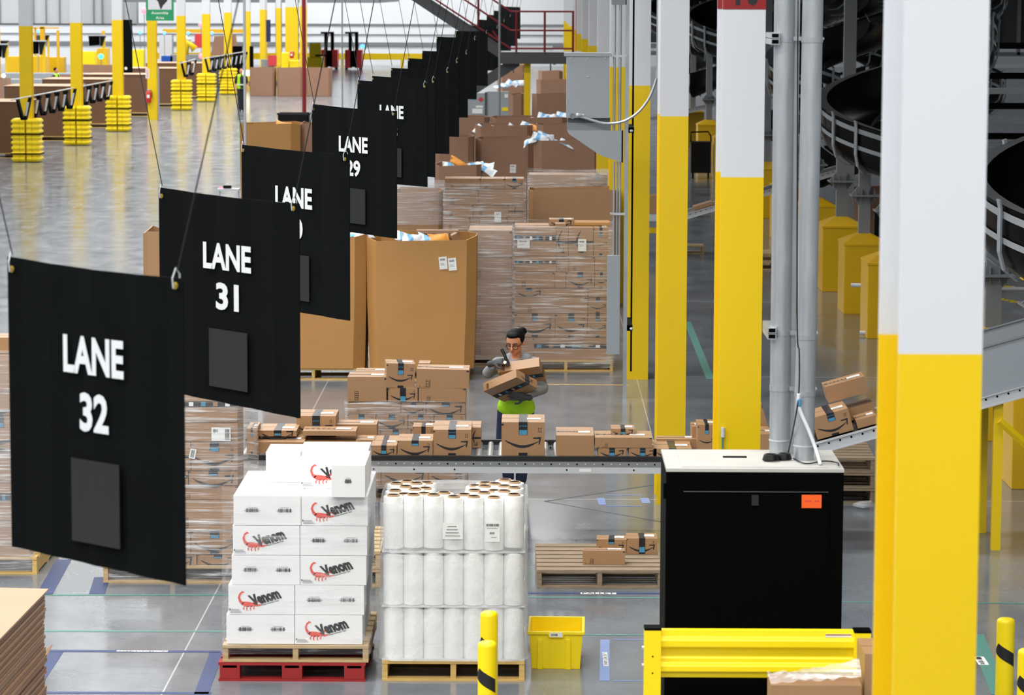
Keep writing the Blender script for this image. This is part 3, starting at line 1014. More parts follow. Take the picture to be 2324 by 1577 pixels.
bollard(2283, 1402, 19.6, 'yellow bollard with a black stripe at the far right behind the near column', r=0.059)
bollard(2332, 1472, 18.7, 'yellow bollard cut by the right edge of the picture', r=0.059)

# ---------------------------------------------------------------- yellow tote
TY = 21.6
t = thing('plastic_tote', 'open yellow plastic tote on the floor right of the film rolls', 'tote', (X(1263, TY), TY, 0), -0.02)
h_, a0, a1, d0, d1 = 0.275, 0.172, 0.192, 0.50, 0.53
b = MB('yellow_plastic')
tk = 0.008
def rect(a, y0, y1, z): return [(-a, y0, z), (a, y0, z), (a, y1, z), (-a, y1, z)]
vs = rect(a0, 0.015, 0.015 + d0, 0) + rect(a1, 0, d1, h_) + rect(a1 - tk, tk, d1 - tk, h_) + rect(a0 - tk, 0.02 + tk, 0.01 + d0, 0.01)
fs = [(3, 2, 1, 0), (12, 13, 14, 15)]
for r_ in range(3):
    for k in range(4):
        j = (k + 1) % 4
        fs.append((r_ * 4 + k, r_ * 4 + j, r_ * 4 + 4 + j, r_ * 4 + 4 + k))
b.add(vs, fs)
for x in (-0.115, 0.085):
    b.slab([(x - 0.018, -0.004, 0.0), (x + 0.022, -0.004, 0.0), (x + 0.018, -0.012, h_ * 0.8), (x - 0.014, -0.012, h_ * 0.8)], (0, 0.03, 0))
b.build('tote_body', t, bevel=0.003)
b = MB('yellow_plastic')
for x0, x1, y0, y1 in ((-a1 - 0.012, a1 + 0.012, -0.012, 0.004), (-a1 - 0.012, a1 + 0.012, d1 - 0.004, d1 + 0.012), (-a1 - 0.012, -a1 + 0.003, 0, d1), (a1 - 0.003, a1 + 0.012, 0, d1)):
    b.box(x0, x1, y0, y1, h_ - 0.022, h_)
b.slab([(-0.05, -0.012, h_ - 0.045), (0.05, -0.012, h_ - 0.045), (0.058, -0.012, h_ - 0.02), (-0.058, -0.012, h_ - 0.02)], (0, 0.012, 0))
b.build('rim', t, bevel=0.003)
b = MB('label_white').box(-0.045, 0.045, -0.0145, -0.012, h_ - 0.038, h_ - 0.006)
barcode(b, -0.035, h_ - 0.030, 0.05, 0.016, -0.015, n=11)
b.build('barcode_label', t)

# ---------------------------------------------------------------- pallet with three boxes
PY = 24.62
pallet(X(1362, PY), PY, 'weathered pallet carrying three small boxes right of the film rolls', m='wood_old', w=1.02, d=1.2, h=0.15, rz=0.012, group='pallets near the front')
carton(X(1387, 25.5), 25.38, 0.151, 0.25, 0.20, 0.115, 'small smile box, left of the rear pair on the weathered pallet', style='smile', group='boxes on the weathered pallet', rz=-0.05)
carton(X(1456, 25.5), 25.35, 0.151, 0.255, 0.26, 0.13, 'small smile box, right of the rear pair on the weathered pallet', style='smile', group='boxes on the weathered pallet', tf=0.9)
carton(X(1370, 25.0), 24.86, 0.151, 0.345, 0.13, 0.115, 'long unsmiling box lying at the front of the weathered pallet', style='plain', group='boxes on the weathered pallet', rz=-0.02)
pallet(X(720, PY), PY, 'worn pallet half hidden behind the white tape cartons', m='wood', w=1.02, group='pallets near the front')
# boards stacked on it
pallet(X(720, PY), PY, 'second worn pallet lying on top of the half hidden one', m='wood', w=1.02, group='pallets near the front', z=0.148)

# ---------------------------------------------------------------- black network cabinet
CY, CH = 17.55, 2.08
x0, x1 = X(1511, CY), X(1914, CY)
t = thing('equipment_cabinet', 'tall matt black equipment cabinet with an orange note, behind the yellow guard rail', 'cabinet', ((x0 + x1) / 2, CY, 0))
hw = (x1 - x0) / 2
MB('black_metal').box(-hw, hw, 0.02, 0.74, 0.02, CH - 0.02).build('case', t)
MB('cabinet_top').box(-hw, hw, 0.0, 0.75, CH - 0.019, CH).box(-hw + 0.09, hw - 0.09, 0.05, 0.70, CH, CH + 0.004).box(-hw + 0.35, -hw + 0.49, 0.40, 0.42, CH + 0.004, CH + 0.012, 'black_metal').build('lid', t)
d = MB('black_metal').box(-hw + 0.005, hw - 0.005, 0.0, 0.02, 0.05, CH - 0.022)
d.box(-hw + 0.10, hw - 0.09, -0.004, 0, CH - 0.135, CH - 0.131, 'steel_dark')
d.box(-hw + 0.09, hw - 0.08, -0.006, 0, 0.12, CH - 0.14)
dd_ = d.build('door', t)
MB('black_rail').box(-0.02, 0.02, -0.02, -0.006, CH - 0.21, CH - 0.15).build('lock', dd_)
nt_ = MB('orange_note').box(-0.058, 0.056, -0.0095, -0.0065, CH - 0.225, CH - 0.148)
for sx_ in (-0.04, -0.025, -0.012, 0.018, 0.032):
    nt_.box(sx_, sx_ + 0.009, -0.0102, -0.0095, CH - 0.189, CH - 0.180, 'forklift_red')
q = nt_.build('sticky_note', dd_, loc=(hw - 0.185, 0, 0)); q['label'] = 'orange paper note'
for z in (0.5, 1.9):
    MB('black_metal').box(-hw - 0.015, -hw, 0.02, 0.05, z, z + 0.09).build('hinge', t)
# ---------------------------------------------------------------- yellow guard rail
GY = 16.95
t = thing('guard_rail', 'yellow corrugated steel guard rail in front of the black cabinet', 'guard rail', (X(1720, GY), GY, 0))
gx = t.location.x
zt, zb = Z(1428, GY), Z(1535, GY)
prof = []
H_ = zt - zb
for f_, o_ in ((0, 0), (0.10, -0.005), (0.14, -0.026), (0.26, -0.026), (0.32, -0.005), (0.40, -0.005), (0.44, 0.0), (0.55, 0.0), (0.60, -0.005), (0.66, -0.026), (0.80, -0.026), (0.86, -0.005), (1.0, 0.0)):
    prof.append((o_, zb + H_ * f_))
xa, xb = X(1500, GY) - gx, X(1944, GY) - gx
b = MB('yellow_plastic')
vs = [(xa, o, z) for o, z in prof] + [(xb, o, z) for o, z in prof]
n = len(prof)
b.add(vs, [(i, n + i, n + i + 1, i + 1) for i in range(n - 1)])
b.box(xa, xb, 0.006, 0.016, zb, zt - 0.012)
b.box(xa, xb, 0.002, 0.05, zt - 0.01, zt + 0.001)
pb = b.build('rail_panel', t, bevel=0.004)
MB('label_white').box(xb - 0.165, xb - 0.02, -0.0095, -0.006, zt - 0.035, zt - 0.017).box(xb - 0.165, xb - 0.02, -0.012, -0.0095, zt - 0.022, zt - 0.018, 'red_paint').build('warning_label', pb)
for px0, px1, ptop in ((1464, 1502, 1420), (1941, 1979, 1424)):
    a, c = X(px0, GY) - gx, X(px1, GY) - gx
    zz = Z(ptop, GY)
    p_ = MB('yellow_plastic').box(a, c, -0.05, 0.05, 0, zz - 0.012)
    for z in (zt - 0.14, zt - 0.235):
        p_.lathe(((a + c) / 2, -0.0505, z), [(0.005, 0), (0.005, -0.002)], 10, 'black_metal', axis='Y')
    po = p_.build('post', t, bevel=0.004)
    MB('black_metal').box(a - 0.001, c + 0.001, -0.052, 0.052, zz - 0.012, zz).build('cap', po)
    for z in (zt - 0.10, zt - 0.20):
        MB('steel_light').lathe((a - 0.012 if px0 < 1500 else c + 0.012, 0, z), [(0.009, 0), (0.009, 0.012)], 10, axis='X').build('bolt', po)
# ---------------------------------------------------------------- wrapped goods at the lower right
gxx = X(1850, 16.2)
carton(X(1848, 16.0), 15.75, 0, 0.47, 0.26, Z(1552, 15.75), 'brown carton under crumpled film at the bottom edge, before the guard rail', style='blank', m='kraft', tape_label=False, name='wrapped_carton')
carton(X(1990, 16.2), 15.9, 0, 0.17, 0.4, Z(1480, 15.9), 'narrow brown carton half behind the near yellow column', style='band', m='kraft', tape_label=False, name='wrapped_carton')
fb = MB('film_heavy')
rr3 = random.Random(3)
n, k_ = 16, 7
zt0 = Z(1552, 15.75)
vs = [(X(1745, 16) + 0.47 * i / n, 15.74 + 0.25 * j / k_, zt0 + 0.015 + 0.10 * (i / n) ** 1.2 * (0.3 + 0.7 * math.sin(math.pi * j / k_)) + rr3.uniform(-.012, .012)) for i in range(n + 1) for j in range(k_ + 1)]
fb.add(vs, [(i * (k_ + 1) + j, (i + 1) * (k_ + 1) + j, (i + 1) * (k_ + 1) + j + 1, i * (k_ + 1) + j + 1) for i in range(n) for j in range(k_)])
tag(fb.build('plastic_film', smooth=True), 'crumpled clear film lying over the carton before the guard rail', 'plastic wrap')
# ---------------------------------------------------------------- stack of flattened cartons, lower left
def sheet_pile(corners, z0, z1, label, name='sheet_stack', m='kraft_edge', top='kraft_pale', group='stacks of flattened cartons', over=0.0, ns=1):
    c = Vector((sum(p[0] for p in corners) / 4, sum(p[1] for p in corners) / 4, z0))
    t = thing(name, label, 'cardboard stack', c, 0, group)
    pts = [Vector((p[0], p[1], z0)) - c for p in corners]
    sb = MB(m)
    H9 = z1 - z0 - 0.012
    if ns > 1:
        rq = random.Random(11)
        for i in range(ns):
            g_ = rq.uniform(0.975, 1.0)
            sb.slab([Vector((p.x * g_, p.y * g_, H9 * i / ns)) for p in pts], (0, 0, H9 / ns * 0.78), 'kraft' if i % 2 else 'kraft_far')
            sb.slab([Vector((p.x * 0.965, p.y * 0.965, H9 * (i + 0.78) / ns)) for p in pts], (0, 0, H9 / ns * 0.22), 'kraft_dark')
    else:
        sb.slab(pts, (0, 0, H9))
    sb.build('sheets', t)
    q = []
    for p in pts:
        q.append(Vector((p.x * (1 + over), p.y * (1 + over), z1 - z0 - 0.011)))
    tb = MB(top)
    tb.slab(q, (0, 0, 0.008))
    tb.build('top_sheet', t)
    return t
pc = [gz(-190, 1330, 1.02), gz(104, 1327, 1.02), gz(0, 1450, 1.02), gz(-300, 1450, 1.02)]
cA, cB = gz(105, 1336, 1.02), gz(-18, 1462, 1.02)
dv = Vector((cB.x - cA.x, cB.y - cA.y, 0)); pv = Vector((-1.15, 0.12, 0))
pc = [cA, cB, cB + pv, cA + pv]
sp = sheet_pile([(p.x, p.y) for p in pc[::-1]], 0.15, 1.02, 'tall stack of flattened brown cartons in the lower left corner', over=0.02, ns=34)
pl = pallet(sum(p.x for p in pc) / 4, min(p.y for p in pc) + 0.05, 'wooden pallet under the stack of flattened cartons, lower left', w=1.2, d=max(p.y for p in pc) - min(p.y for p in pc) - 0.1, m='wood_yellow', group='pallets near the front')
fl = MB('kraft').slab([gz(118, 1462, 0.55), gz(100, 1500, 0.5), gz(30, 1600, 0.18), gz(28, 1620, 0.15), gz(98, 1480, 0.38)], (0.004, 0.02, 0))
tag(fl.build('cardboard_sheet'), 'loose brown sheet flaring out beside the stack of flattened cartons', 'cardboard sheet')
# ---------------------------------------------------------------- tapes and marks on the floor
def strip(p, q, w, m, label, name='floor_tape', z=0.002, cat='floor tape', group='tape lines on the floor'):
    p, q = Vector((p[0], p[1], 0)), Vector((q[0], q[1], 0))
    d = (q - p).normalized()
    n = Vector((-d.y, d.x, 0)) * (w / 2)
    b = MB(m).slab([p - n + Vector((0, 0, z - 0.001)), q - n + Vector((0, 0, z - 0.001)), q + n + Vector((0, 0, z - 0.001)), p + n + Vector((0, 0, z - 0.001))], (0, 0, 0.0012))
    return tag(b.build(name), label, cat, group)
def gstrip(a, b, w, m, label, **k):
    return strip(gz(*a), gz(*b), w, m, label, **k)
gstrip((-60, 1350), (560, 1350), 0.045, 'teal_tape', 'rear teal tape line across the floor left of the tape cartons')
gstrip((-60, 1432), (520, 1433), 0.045, 'teal_tape', 'front teal tape line across the floor left of the tape cartons')
gstrip((1190, 1355), (1510, 1357), 0.04, 'teal_tape', 'teal tape line in front of the weathered pallet')
gstrip((1190, 1440), (1470, 1441), 0.03, 'teal_tape', 'faint teal tape line behind the yellow tote')
gstrip((1900, 1366), (2400, 1370), 0.035, 'teal_tape', 'teal tape line on the floor right of the black cabinet')
gstrip((110, 1477), (500, 1479), 0.065, 'blue_tape', 'blue tape line crossing the floor left of the red pallet')
gstrip((60, 1572), (480, 1573), 0.065, 'blue_tape', 'blue tape line along the bottom edge of the floor')
gstrip((492, 1480), (440, 1620), 0.10, 'blue_tape', 'blue tape line running forward beside the red pallet')
gstrip((145, 1270), (100, 1350), 0.13, 'blue_tape', 'blue tape line beside the wrapped load at the far left')
gstrip((232, 1310), (220, 1348), 0.13, 'blue_tape', 'short blue tape line at the corner of the wrapped load behind LANE 32')
gstrip((125, 1480), (60, 1577), 0.12, 'blue_tape', 'blue tape line beside the stack of flattened cartons')
gstrip((1195, 1346), (1506, 1347), 0.06, 'blue_tape', 'blue tape line carrying the word PALLET')
gstrip((1373, 1452), (1372, 1545), 0.07, 'pale_blue_tape', 'pale blue tape line carrying white lettering, right of the yellow tote')
gstrip((1390, 1451), (1466, 1452), 0.02, 'pale_blue_tape', 'thin pale blue line behind the lettered tape line')
gstrip((1390, 1545), (1466, 1545), 0.02, 'pale_blue_tape', 'thin pale blue line before the lettered tape line')
gstrip((1357, 1138), (1374, 1138), 0.40, 'pale_blue_tape', 'pale blue tape patch at the left of the taped rectangle by the conveyor')
gstrip((1455, 1136), (1474, 1136), 0.30, 'pale_blue_tape', 'pale blue tape patch at the right of the taped rectangle by the conveyor')
gstrip((1374, 1124), (1456, 1124), 0.03, 'pale_blue_tape', 'rear line of the taped rectangle by the conveyor')
gstrip((1374, 1149), (1456, 1149), 0.03, 'pale_blue_tape', 'front line of the taped rectangle by the conveyor')
gstrip((1560, 730), (1612, 860), 0.10, 'teal_tape', 'teal tape line receding between two yellow columns')
gstrip((1900, 1010), (1945, 1075), 0.10, 'teal_tape', 'teal tape line on the floor beside the incline conveyor')
gstrip((1206, 872), (1430, 874), 0.05, 'wood_yellow', 'thin striped line on the floor behind the packer')
gstrip((2215, 1440), (2270, 1577), 0.12, 'teal_tape', 'teal tape line at the lower right behind the near column')
# lettering plates on the tapes
def floor_text(s, px, py, w, h, rz, label, tilt=0.0, m='print_black', bgm='label_white', pad=1.1):
    p = gz(px, py)
    ax = Vector((math.cos(rz), math.sin(rz), 0)); ay = Vector((-math.sin(rz), math.cos(rz), 0))
    t = thing('floor_label', label, 'floor label', (p.x, p.y, 0.0022), 0, 'lettered floor labels')
    b = MB(bgm)
    b.add([ax * (a * w / 2 * pad) + ay * (c * h / 2 * 1.25) + Vector((0, 0, 0.0006)) for a, c in ((-1, -1), (1, -1), (1, 1), (-1, 1))], [(0, 1, 2, 3)])
    b.build('plate', t)
    q = MB(m)
    if s:
        q.text(s, (0, 0, 0.0012), w, h, m, bold=0.02, ax=ax, ay=ay)
    else:
        r = random.Random(5)
        for k in range(14):
            x0 = -w / 2 + w * k / 14
            x1 = x0 + w / 14 * r.choice((0.45, 0.7, 0.85))
            hh_ = h / 2 * r.choice((0.6, 0.8, 1))
            q.add([ax * x + ay * y + Vector((0, 0, 0.0012)) for x, y in ((x0, -hh_), (x1, -hh_), (x1, hh_ * 0.5), (x0, hh_ * 0.5))], [(0, 1, 2, 3)])
    q.build('lettering', t)
floor_text('PALLET', 1358, 1347, 0.26, 0.05, 0, 'white floor label reading PALLET before the weathered pallet')
floor_text('', 323, 1478, 0.34, 0.032, 0, 'long white floor label on the blue tape line')
floor_text('LASS RETURNS', 1374, 1496, 0.42, 0.028, -math.pi / 2, 'white floor label reading along the pale blue tape line')
floor_text('', 2227, 1500, 0.25, 0.06, -math.pi / 2, 'white floor label behind the near yellow column', m='print_black')
# diamond joint round the third column
tag(MB('steel_dark').slab([gz(1235, 1137), gz(1495, 1098), gz(1495, 1099.5), gz(1238, 1138.5)], (0, 0, 0.0015)).build('floor_joint'), 'dark saw cut running from the diamond corner to the column, rear one', 'floor joint', 'saw cuts in the concrete')
tag(MB('steel_dark').slab([gz(1235, 1137), gz(1238, 1138.5), gz(1510, 1186.5), gz(1510, 1185)], (0, 0, 0.0015)).build('floor_joint'), 'dark saw cut running from the diamond corner towards the cabinet, front one', 'floor joint', 'saw cuts in the concrete')
# ---------------------------------------------------------------- roller conveyor
KY = 26.4
kz = 0.80
xa, xb = X(535, KY), X(1712, KY)
t = thing('roller_conveyor', 'grey roller conveyor with black rails carrying the shipping boxes', 'conveyor', ((xa + xb) / 2, KY, 0))
kx = t.location.x
L2 = (xb - xa) / 2
CW = 0.98
for nm, y in (('front', 0.0), ('rear', CW)):
    b = MB('steel_light').box(-L2, L2, y - 0.02, y + 0.02, kz - 0.135, kz - 0.03)
    b.box(-L2, L2, y - 0.025, y - 0.02, kz - 0.075, kz - 0.035, 'steel_grey')
    for k in range(60):
        x = -L2 + 0.05 + k * (2 * L2 - 0.1) / 59
        b.lathe((x, y - 0.0255, kz - 0.055), [(0.008, 0), (0.006, -0.004)], 6, 'steel_light' if k % 3 else 'black_metal', axis='Y')
    for x in (-1.4, -1.05, -0.7, -0.35, 0.62, 1.2):
        b.lathe((x, y - 0.0205, kz - 0.105), [(0.008, 0), (0.007, -0.003)], 8, 'black_metal', axis='Y')
    b.box(0.73, 0.83, y - 0.0215, y - 0.02, kz - 0.12, kz - 0.095, 'label_white')
    fo = b.build('side_frame', t)
    MB('black_rail').box(-L2, L2, y - 0.028, y + 0.028, kz - 0.03, kz + 0.012).build('black_rail', fo)
n = 46
for k in range(n):
    x = -L2 + 0.06 + k * (2 * L2 - 0.12) / (n - 1)
    MB('roller').lathe((x, 0, kz - 0.026), [(0.026, 0.022), (0.026, CW - 0.022)], 12, axis='Y').build('roller', t, smooth=True, autos=40)
for x in (X(610, KY) - kx, X(1590, KY) - kx):
    b = MB('steel_grey').box(x - 0.03, x + 0.03, 0, 0.05, 0, kz - 0.13).box(x - 0.03, x + 0.03, CW - 0.05, CW, 0, kz - 0.13).box(x - 0.02, x + 0.02, 0.05, CW - 0.05, 0.25, 0.30)
    b.build('leg_frame', t)
G = 'boxes riding on the roller conveyor'
T_ = kz + 0.001
def kb(x0, x1, yt, yb, Y, d, label, **k):
    k.setdefault('group', G)
    k.setdefault('z', T_)
    return pcarton(x0, x1, yt, yb, Y, d, label, **k)
kb(1138, 1236, 958, 1035, 26.47, 0.50, 'large smile box in front of the packer on the conveyor', word=True, tf=0.37)
kb(983, 1069, 975, 1035, 26.47, 0.56, 'large smile box left of the open rollers, seen beside the packer', word=True, tf=0.33)
kb(1069, 1091, 970, 1014, 26.95, 0.42, 'thin upright box tucked behind the large smile box left of the open rollers', style='vsmile')
kb(902, 982, 1000, 1035, 26.46, 0.42, 'low smile box left of the large smile box beside the packer')
kb(842, 900, 1011, 1035, 26.45, 0.62, 'flat smile box just right of the white cartons', tf=0.8)
kb(937, 985, 968, 990, 27.1, 0.25, 'small box standing behind the low smile box', z=T_ + 0.0, tf=0.9)
kb(687, 808, 978, 1003, 26.75, 0.3, 'long low box with a printed lid, above the white cartons', style='longtop', z=T_ + 0.13)
kb(687, 812, 1003, 1034, 26.70, 0.32, 'long box lying under the low box with the printed lid', style='blank')
kb(673, 762, 944, 988, 27.08, 0.44, 'tall smile box behind the low box with the printed lid', word=True, tf=0.7, z=T_ + 0.06)
kb(673, 762, 988, 1022, 27.08, 0.44, 'box under the tall smile box on the left of the conveyor', style='blank')
kb(760, 855, 963, 1012, 27.15, 0.3, 'plain box with a long taped lid between the white cartons and the wrapped load', style='longtop')
kb(587, 673, 977, 1003, 26.7, 0.44, 'smile box on top at the left end of the conveyor', z=T_ + 0.13, tf=0.8)
kb(580, 690, 1003, 1035, 26.55, 0.55, 'flat plain box at the left end of the conveyor, under the smile box', style='longtop')
kb(560, 583, 972, 1033, 26.5, 0.4, 'narrow smile box at the very left end of the conveyor')
kb(808, 850, 998, 1022, 26.75, 0.3, 'small plain box by the right edge of the white cartons', style='longtop')
kb(1262, 1348, 988, 1035, 26.5, 0.52, 'square plain box right of the packer with a white label on its lid', style='longtop')
kb(1357, 1421, 1017, 1035, 26.5, 0.5, 'low smile box under the long box, the left one', tf=0.95, word=True)
kb(1427, 1490, 1017, 1035, 26.5, 0.5, 'low smile box under the long box, the right one', tf=0.95, word=True)
kb(1350, 1480, 993, 1016, 26.5, 0.42, 'long box with a printed lid resting on two low smile boxes', style='plain', z=T_ + 0.072)
kb(1387, 1441, 973, 981, 26.7, 0.25, 'little box on top of the long box right of the packer', z=T_ + 0.163, tf=0.95)
kb(1483, 1570, 1018, 1035, 26.5, 0.5, 'open-flapped smile box by the top left corner of the black cabinet', style='smile', tf=0.9)
kb(1490, 1600, 996, 1010, 26.95, 0.2, 'flat box with a printed lid behind the third column', style='longtop')
kb(1570, 1583, 968, 1030, 27.0, 0.3, 'narrow box left of the second yellow column on the conveyor', style='plain')
kb(1583, 1625, 964, 1030, 26.7, 0.35, 'smile box half behind the second yellow column', style='smile')
kb(1722, 1752, 985, 1030, 26.5, 0.5, 'tilted box between the second yellow column and the galvanised pipes', style='plain')
# incline conveyor rising to the right
def incline(x0, z0, Yf, slope, length, width, label, upto=0, high=0.0, mats=('steel_light', 'steel_grey')):
    t = thing('incline_conveyor', label, 'conveyor', (x0, Yf, z0), 0, 'inclined conveyors feeding the lines')
    t.rotation_euler = (0, -math.atan(slope), 0)
    for nm, y in ((0, 0.0), (1, width)):
        b = MB('steel_light').box(0, length, y - 0.015, y + 0.015, -0.09, 0.0)
        b.box(0, length, y - 0.03, y + 0.03, -0.01, 0.0)
        b.box(0, length, y - 0.03, y + 0.03, -0.10, -0.09)
        for k in range(int(length / 0.1)):
            b.lathe((0.05 + k * 0.1, y - 0.016, -0.03), [(0.010, 0), (0.008, -0.004)], 6, 'black_metal', axis='Y')
        if high:
            b.box(length * 0.55, length, y - 0.012, y + 0.012, 0.0, high, 'panel_grey')
            b.box(length * 0.55, length, y - 0.03, y + 0.012, high - 0.01, high, 'steel_grey')
        b.build('side_frame', t)
    MB('steel_dark').box(0, length, 0.015, width - 0.015, -0.04, -0.02).build('belt', t)
    # legs, each dropped plumb to the floor
    return t
inc = incline(X(1712, KY), kz - 0.01, KY, 0.285, 3.4, 0.98, 'grey incline conveyor climbing to the right behind the near column', high=0.42)
def on_incline(px0, px1, hpx, d_along, Yf, d, label, **k):
    s_ = F / Yf
    w = (px1 - px0) / s_ * 1.03
    x = X((px0 + px1) / 2, Yf) - inc.location.x
    th = math.atan(0.285)
    lift = k.pop('lift', 0.0)
    c = carton(0, 0, 0, w, d, hpx / s_, label, group='boxes climbing the incline conveyor', **k)
    c.location = (inc.location.x + x + math.sin(th) * -lift, Yf, inc.location.z + x * math.tan(th) + 0.004 + lift)
    c.rotation_euler = (0, -th, 0)
    return c
on_incline(1852, 1935, 52, 0, 26.5, 0.5, 'smile box on the incline just left of the near column', style='smile', tf=0.35, word=True)
on_incline(1890, 1982, 38, 0, 27.0, 0.32, 'plain box with a printed lid high on the incline behind the smile box', style='longtop', lift=0.20)
on_incline(1943, 1990, 20, 0, 26.5, 0.3, 'flat plain box at the edge of the near column on the incline', style='longtop')
on_incline(1895, 1985, 28, 0, 27.02, 0.3, 'box lying under the plain box high on the incline', style='blank')
on_incline(1795, 1848, 22, 0, 26.5, 0.4, 'small box between the galvanised pipes and the incline smile box', style='plain')
on_incline(1800, 1850, 40, 0, 27.0, 0.3, 'box behind the pipes on the lower incline', style='smile')
on_incline(1724, 1750, 92, 0, 27.05, 0.3, 'tall upright box between the second column and the pipes', style='plain')
for px_, zz in ((2080, 1.0),):
    pass
ly = KY + 0.1
for yy in (KY + 0.06, KY + 0.92):
    xx = X(2262, KY)
    zt_ = inc.location.z + (xx - inc.location.x) * 0.285 - 0.11
    MI = (Matrix.Translation(inc.location) @ Matrix.Rotation(-math.atan(0.285), 4, 'Y')).inverted()
    b = MB('yellow')
    b.T = MI
    b.box(xx - 0.04, xx + 0.04, yy - 0.03, yy + 0.03, 0, zt_)
    b.build('leg', inc)['label'] = 'yellow leg'
b = MB('yellow')
b.T = MI
b.tube([at(2268, 955, 26.3), at(2330, 1010, 26.3)], 0.035, 4)
b.build('brace', inc)['label'] = 'yellow diagonal brace'

# ---------------------------------------------------------------- wrapped load behind the conveyor
SY = 28.9
pallet(X(925, SY), SY, 'pallet under the wrapped load behind the conveyor', w=1.1, m='wood_old', group='pallets behind the conveyor')
wh = 'the wrapped load left of the packer'
zz = stack(X(788, SY), X(1056, SY), SY + 0.02, 0.147, [
    (0.20, [(1, 'plain'), (1.4, 'smile'), (1.1, 'smile')]),
    (0.19, [(1, 'smile'), (1, 'smile'), (1, 'band')]),
    (0.15, [(1.1, 'plain'), (1, 'smile'), (1, 'smile'), (0.8, 'smile')]),
    (0.14, [(1, 'smile'), (1.1, 'smile'), (0.9, 'smile'), (1.1, 'smile')]),
    (0.115, [(1.7, 'plain'), (0.8, 'smile'), (1.25, 'smile')])], lab_in(wh), group='boxes of the wrapped load left of the packer', seed=2)
film(X(783, SY), X(1060, SY), SY - 0.01, SY + 0.62, 0.12, zz + 0.01, 'clear film round the load of boxes left of the packer', m='film', seed=21)
g2 = 'loose boxes on top of the wrapped load'
def lb_(x0, x1, yt, yb, Y, d, lab, z, **k):
    return pcarton(x0, x1, yt, yb, Y, d, lab, group=g2, z=z, **k)
zt1 = zz + 0.002
lb_(789, 877, 855, 914, SY + 0.02, 0.36, 'big plain box at the left on top of the wrapped load', zt1, style='plain')
lb_(807, 880, 843, 857, SY + 0.42, 0.28, 'slim box with a printed lid behind the big plain box', zt1 + 0.05, style='longtop')
lb_(807, 880, 857, 905, SY + 0.40, 0.28, 'box under the slim box, mostly hidden by the big plain box', zt1, style='blank')
lb_(881, 948, 881, 912, SY + 0.02, 0.34, 'low smile box squeezed in the middle of the loose pile', zt1, tf=0.95)
lb_(950, 1057, 881, 912, SY + 0.02, 0.36, 'lower long plain box on the right of the loose pile', zt1, style='plain')
zc = zt1 + (912 - 881) / (F / SY) + 0.003
o = lb_(876, 941, 825, 881, SY + 0.03, 0.32, 'cube smile box crowning the loose pile', zc, tf=0.45, word=True)
o.rotation_euler = (0, 0.03, 0.10)
o = lb_(945, 1064, 838, 881, SY + 0.02, 0.36, 'upper long plain box on the right of the loose pile', zc, style='plain')
o.rotation_euler = (0, 0.015, 0)
lb_(950, 976, 824, 848, SY + 0.45, 0.22, 'little box peeping over behind the upper long plain box', zc + 0.08, style='blank', m='kraft_pale')
lb_(945, 1000, 848, 881, SY + 0.45, 0.22, 'hidden box behind the upper long plain box', zc - 0.05, style='blank')

# wrapped load behind LANE 32 / 31
QY = 24.75
pallet(X(390, QY), QY, 'pallet under the tall wrapped load behind the LANE 32 sign', w=1.13, m='wood', group='pallets behind the conveyor')
wh = 'the tall wrapped load behind LANE 32'
q0, q1 = X(236, QY), X(541, QY)
zq = stack(q0, q1, QY + 0.01, 0.147, [
    (0.09, [(1, None), (1.2, 'smile'), (1.0, 'smile')]),
    (0.20, [(1.1, None), (0.6, 'plain'), (0.95, 'smile')]),
    (0.25, [(1.5, 'plain'), (1.6, 'plain')]),
    (0.12, [(1.6, None), (1.4, 'plain')]),
    (0.12, [(1.45, None), (0.5, 'band'), (1.15, 'smile')]),
    (0.24, [(1.3, None), (0.65, 'vsmile'), (1.05, 'smile')]),
    (0.16, [(1.3, None), (1.7, 'blank')]),
    (0.24, [(1.3, None), (1.7, 'band')]),
    (0.10, [(1.3, None), (1.7, 'plain')])], lab_in(wh), d=0.5, group='boxes of the tall wrapped load behind LANE 32', seed=8)
film(q0 - 0.01, X(560, QY), QY - 0.02, QY + 1.15, 0.02, zq + 0.03, 'clear film round the tall load behind LANE 32', m='film', cham=0.08, seed=5)
p_ = MB('label_white').box(0, 0.155, -0.002, 0, 0, 0.11)
barcode(p_, 0.11, 0.01, 0.035, 0.085, -0.003, n=9)
barcode(p_, 0.012, 0.07, 0.04, 0.025, -0.003, n=6)
tag(p_.build('shipping_label', loc=(X(482, QY), QY - 0.012, Z(1003, QY))), 'white shipping label under the film right of the LANE 32 sign', 'label', 'labels on the wrapped loads')
p_ = MB('label_white').box(0, 0.05, -0.002, 0, 0, 0.08)
barcode(p_, 0.01, 0.01, 0.03, 0.06, -0.003, n=7)
o = tag(p_.build('shipping_label', loc=(X(430, QY), QY - 0.012, Z(1042, QY))), 'small tilted barcode label right of the LANE 32 sign', 'label', 'labels on the wrapped loads'); o.rotation_euler = (0, 0.2, 0)
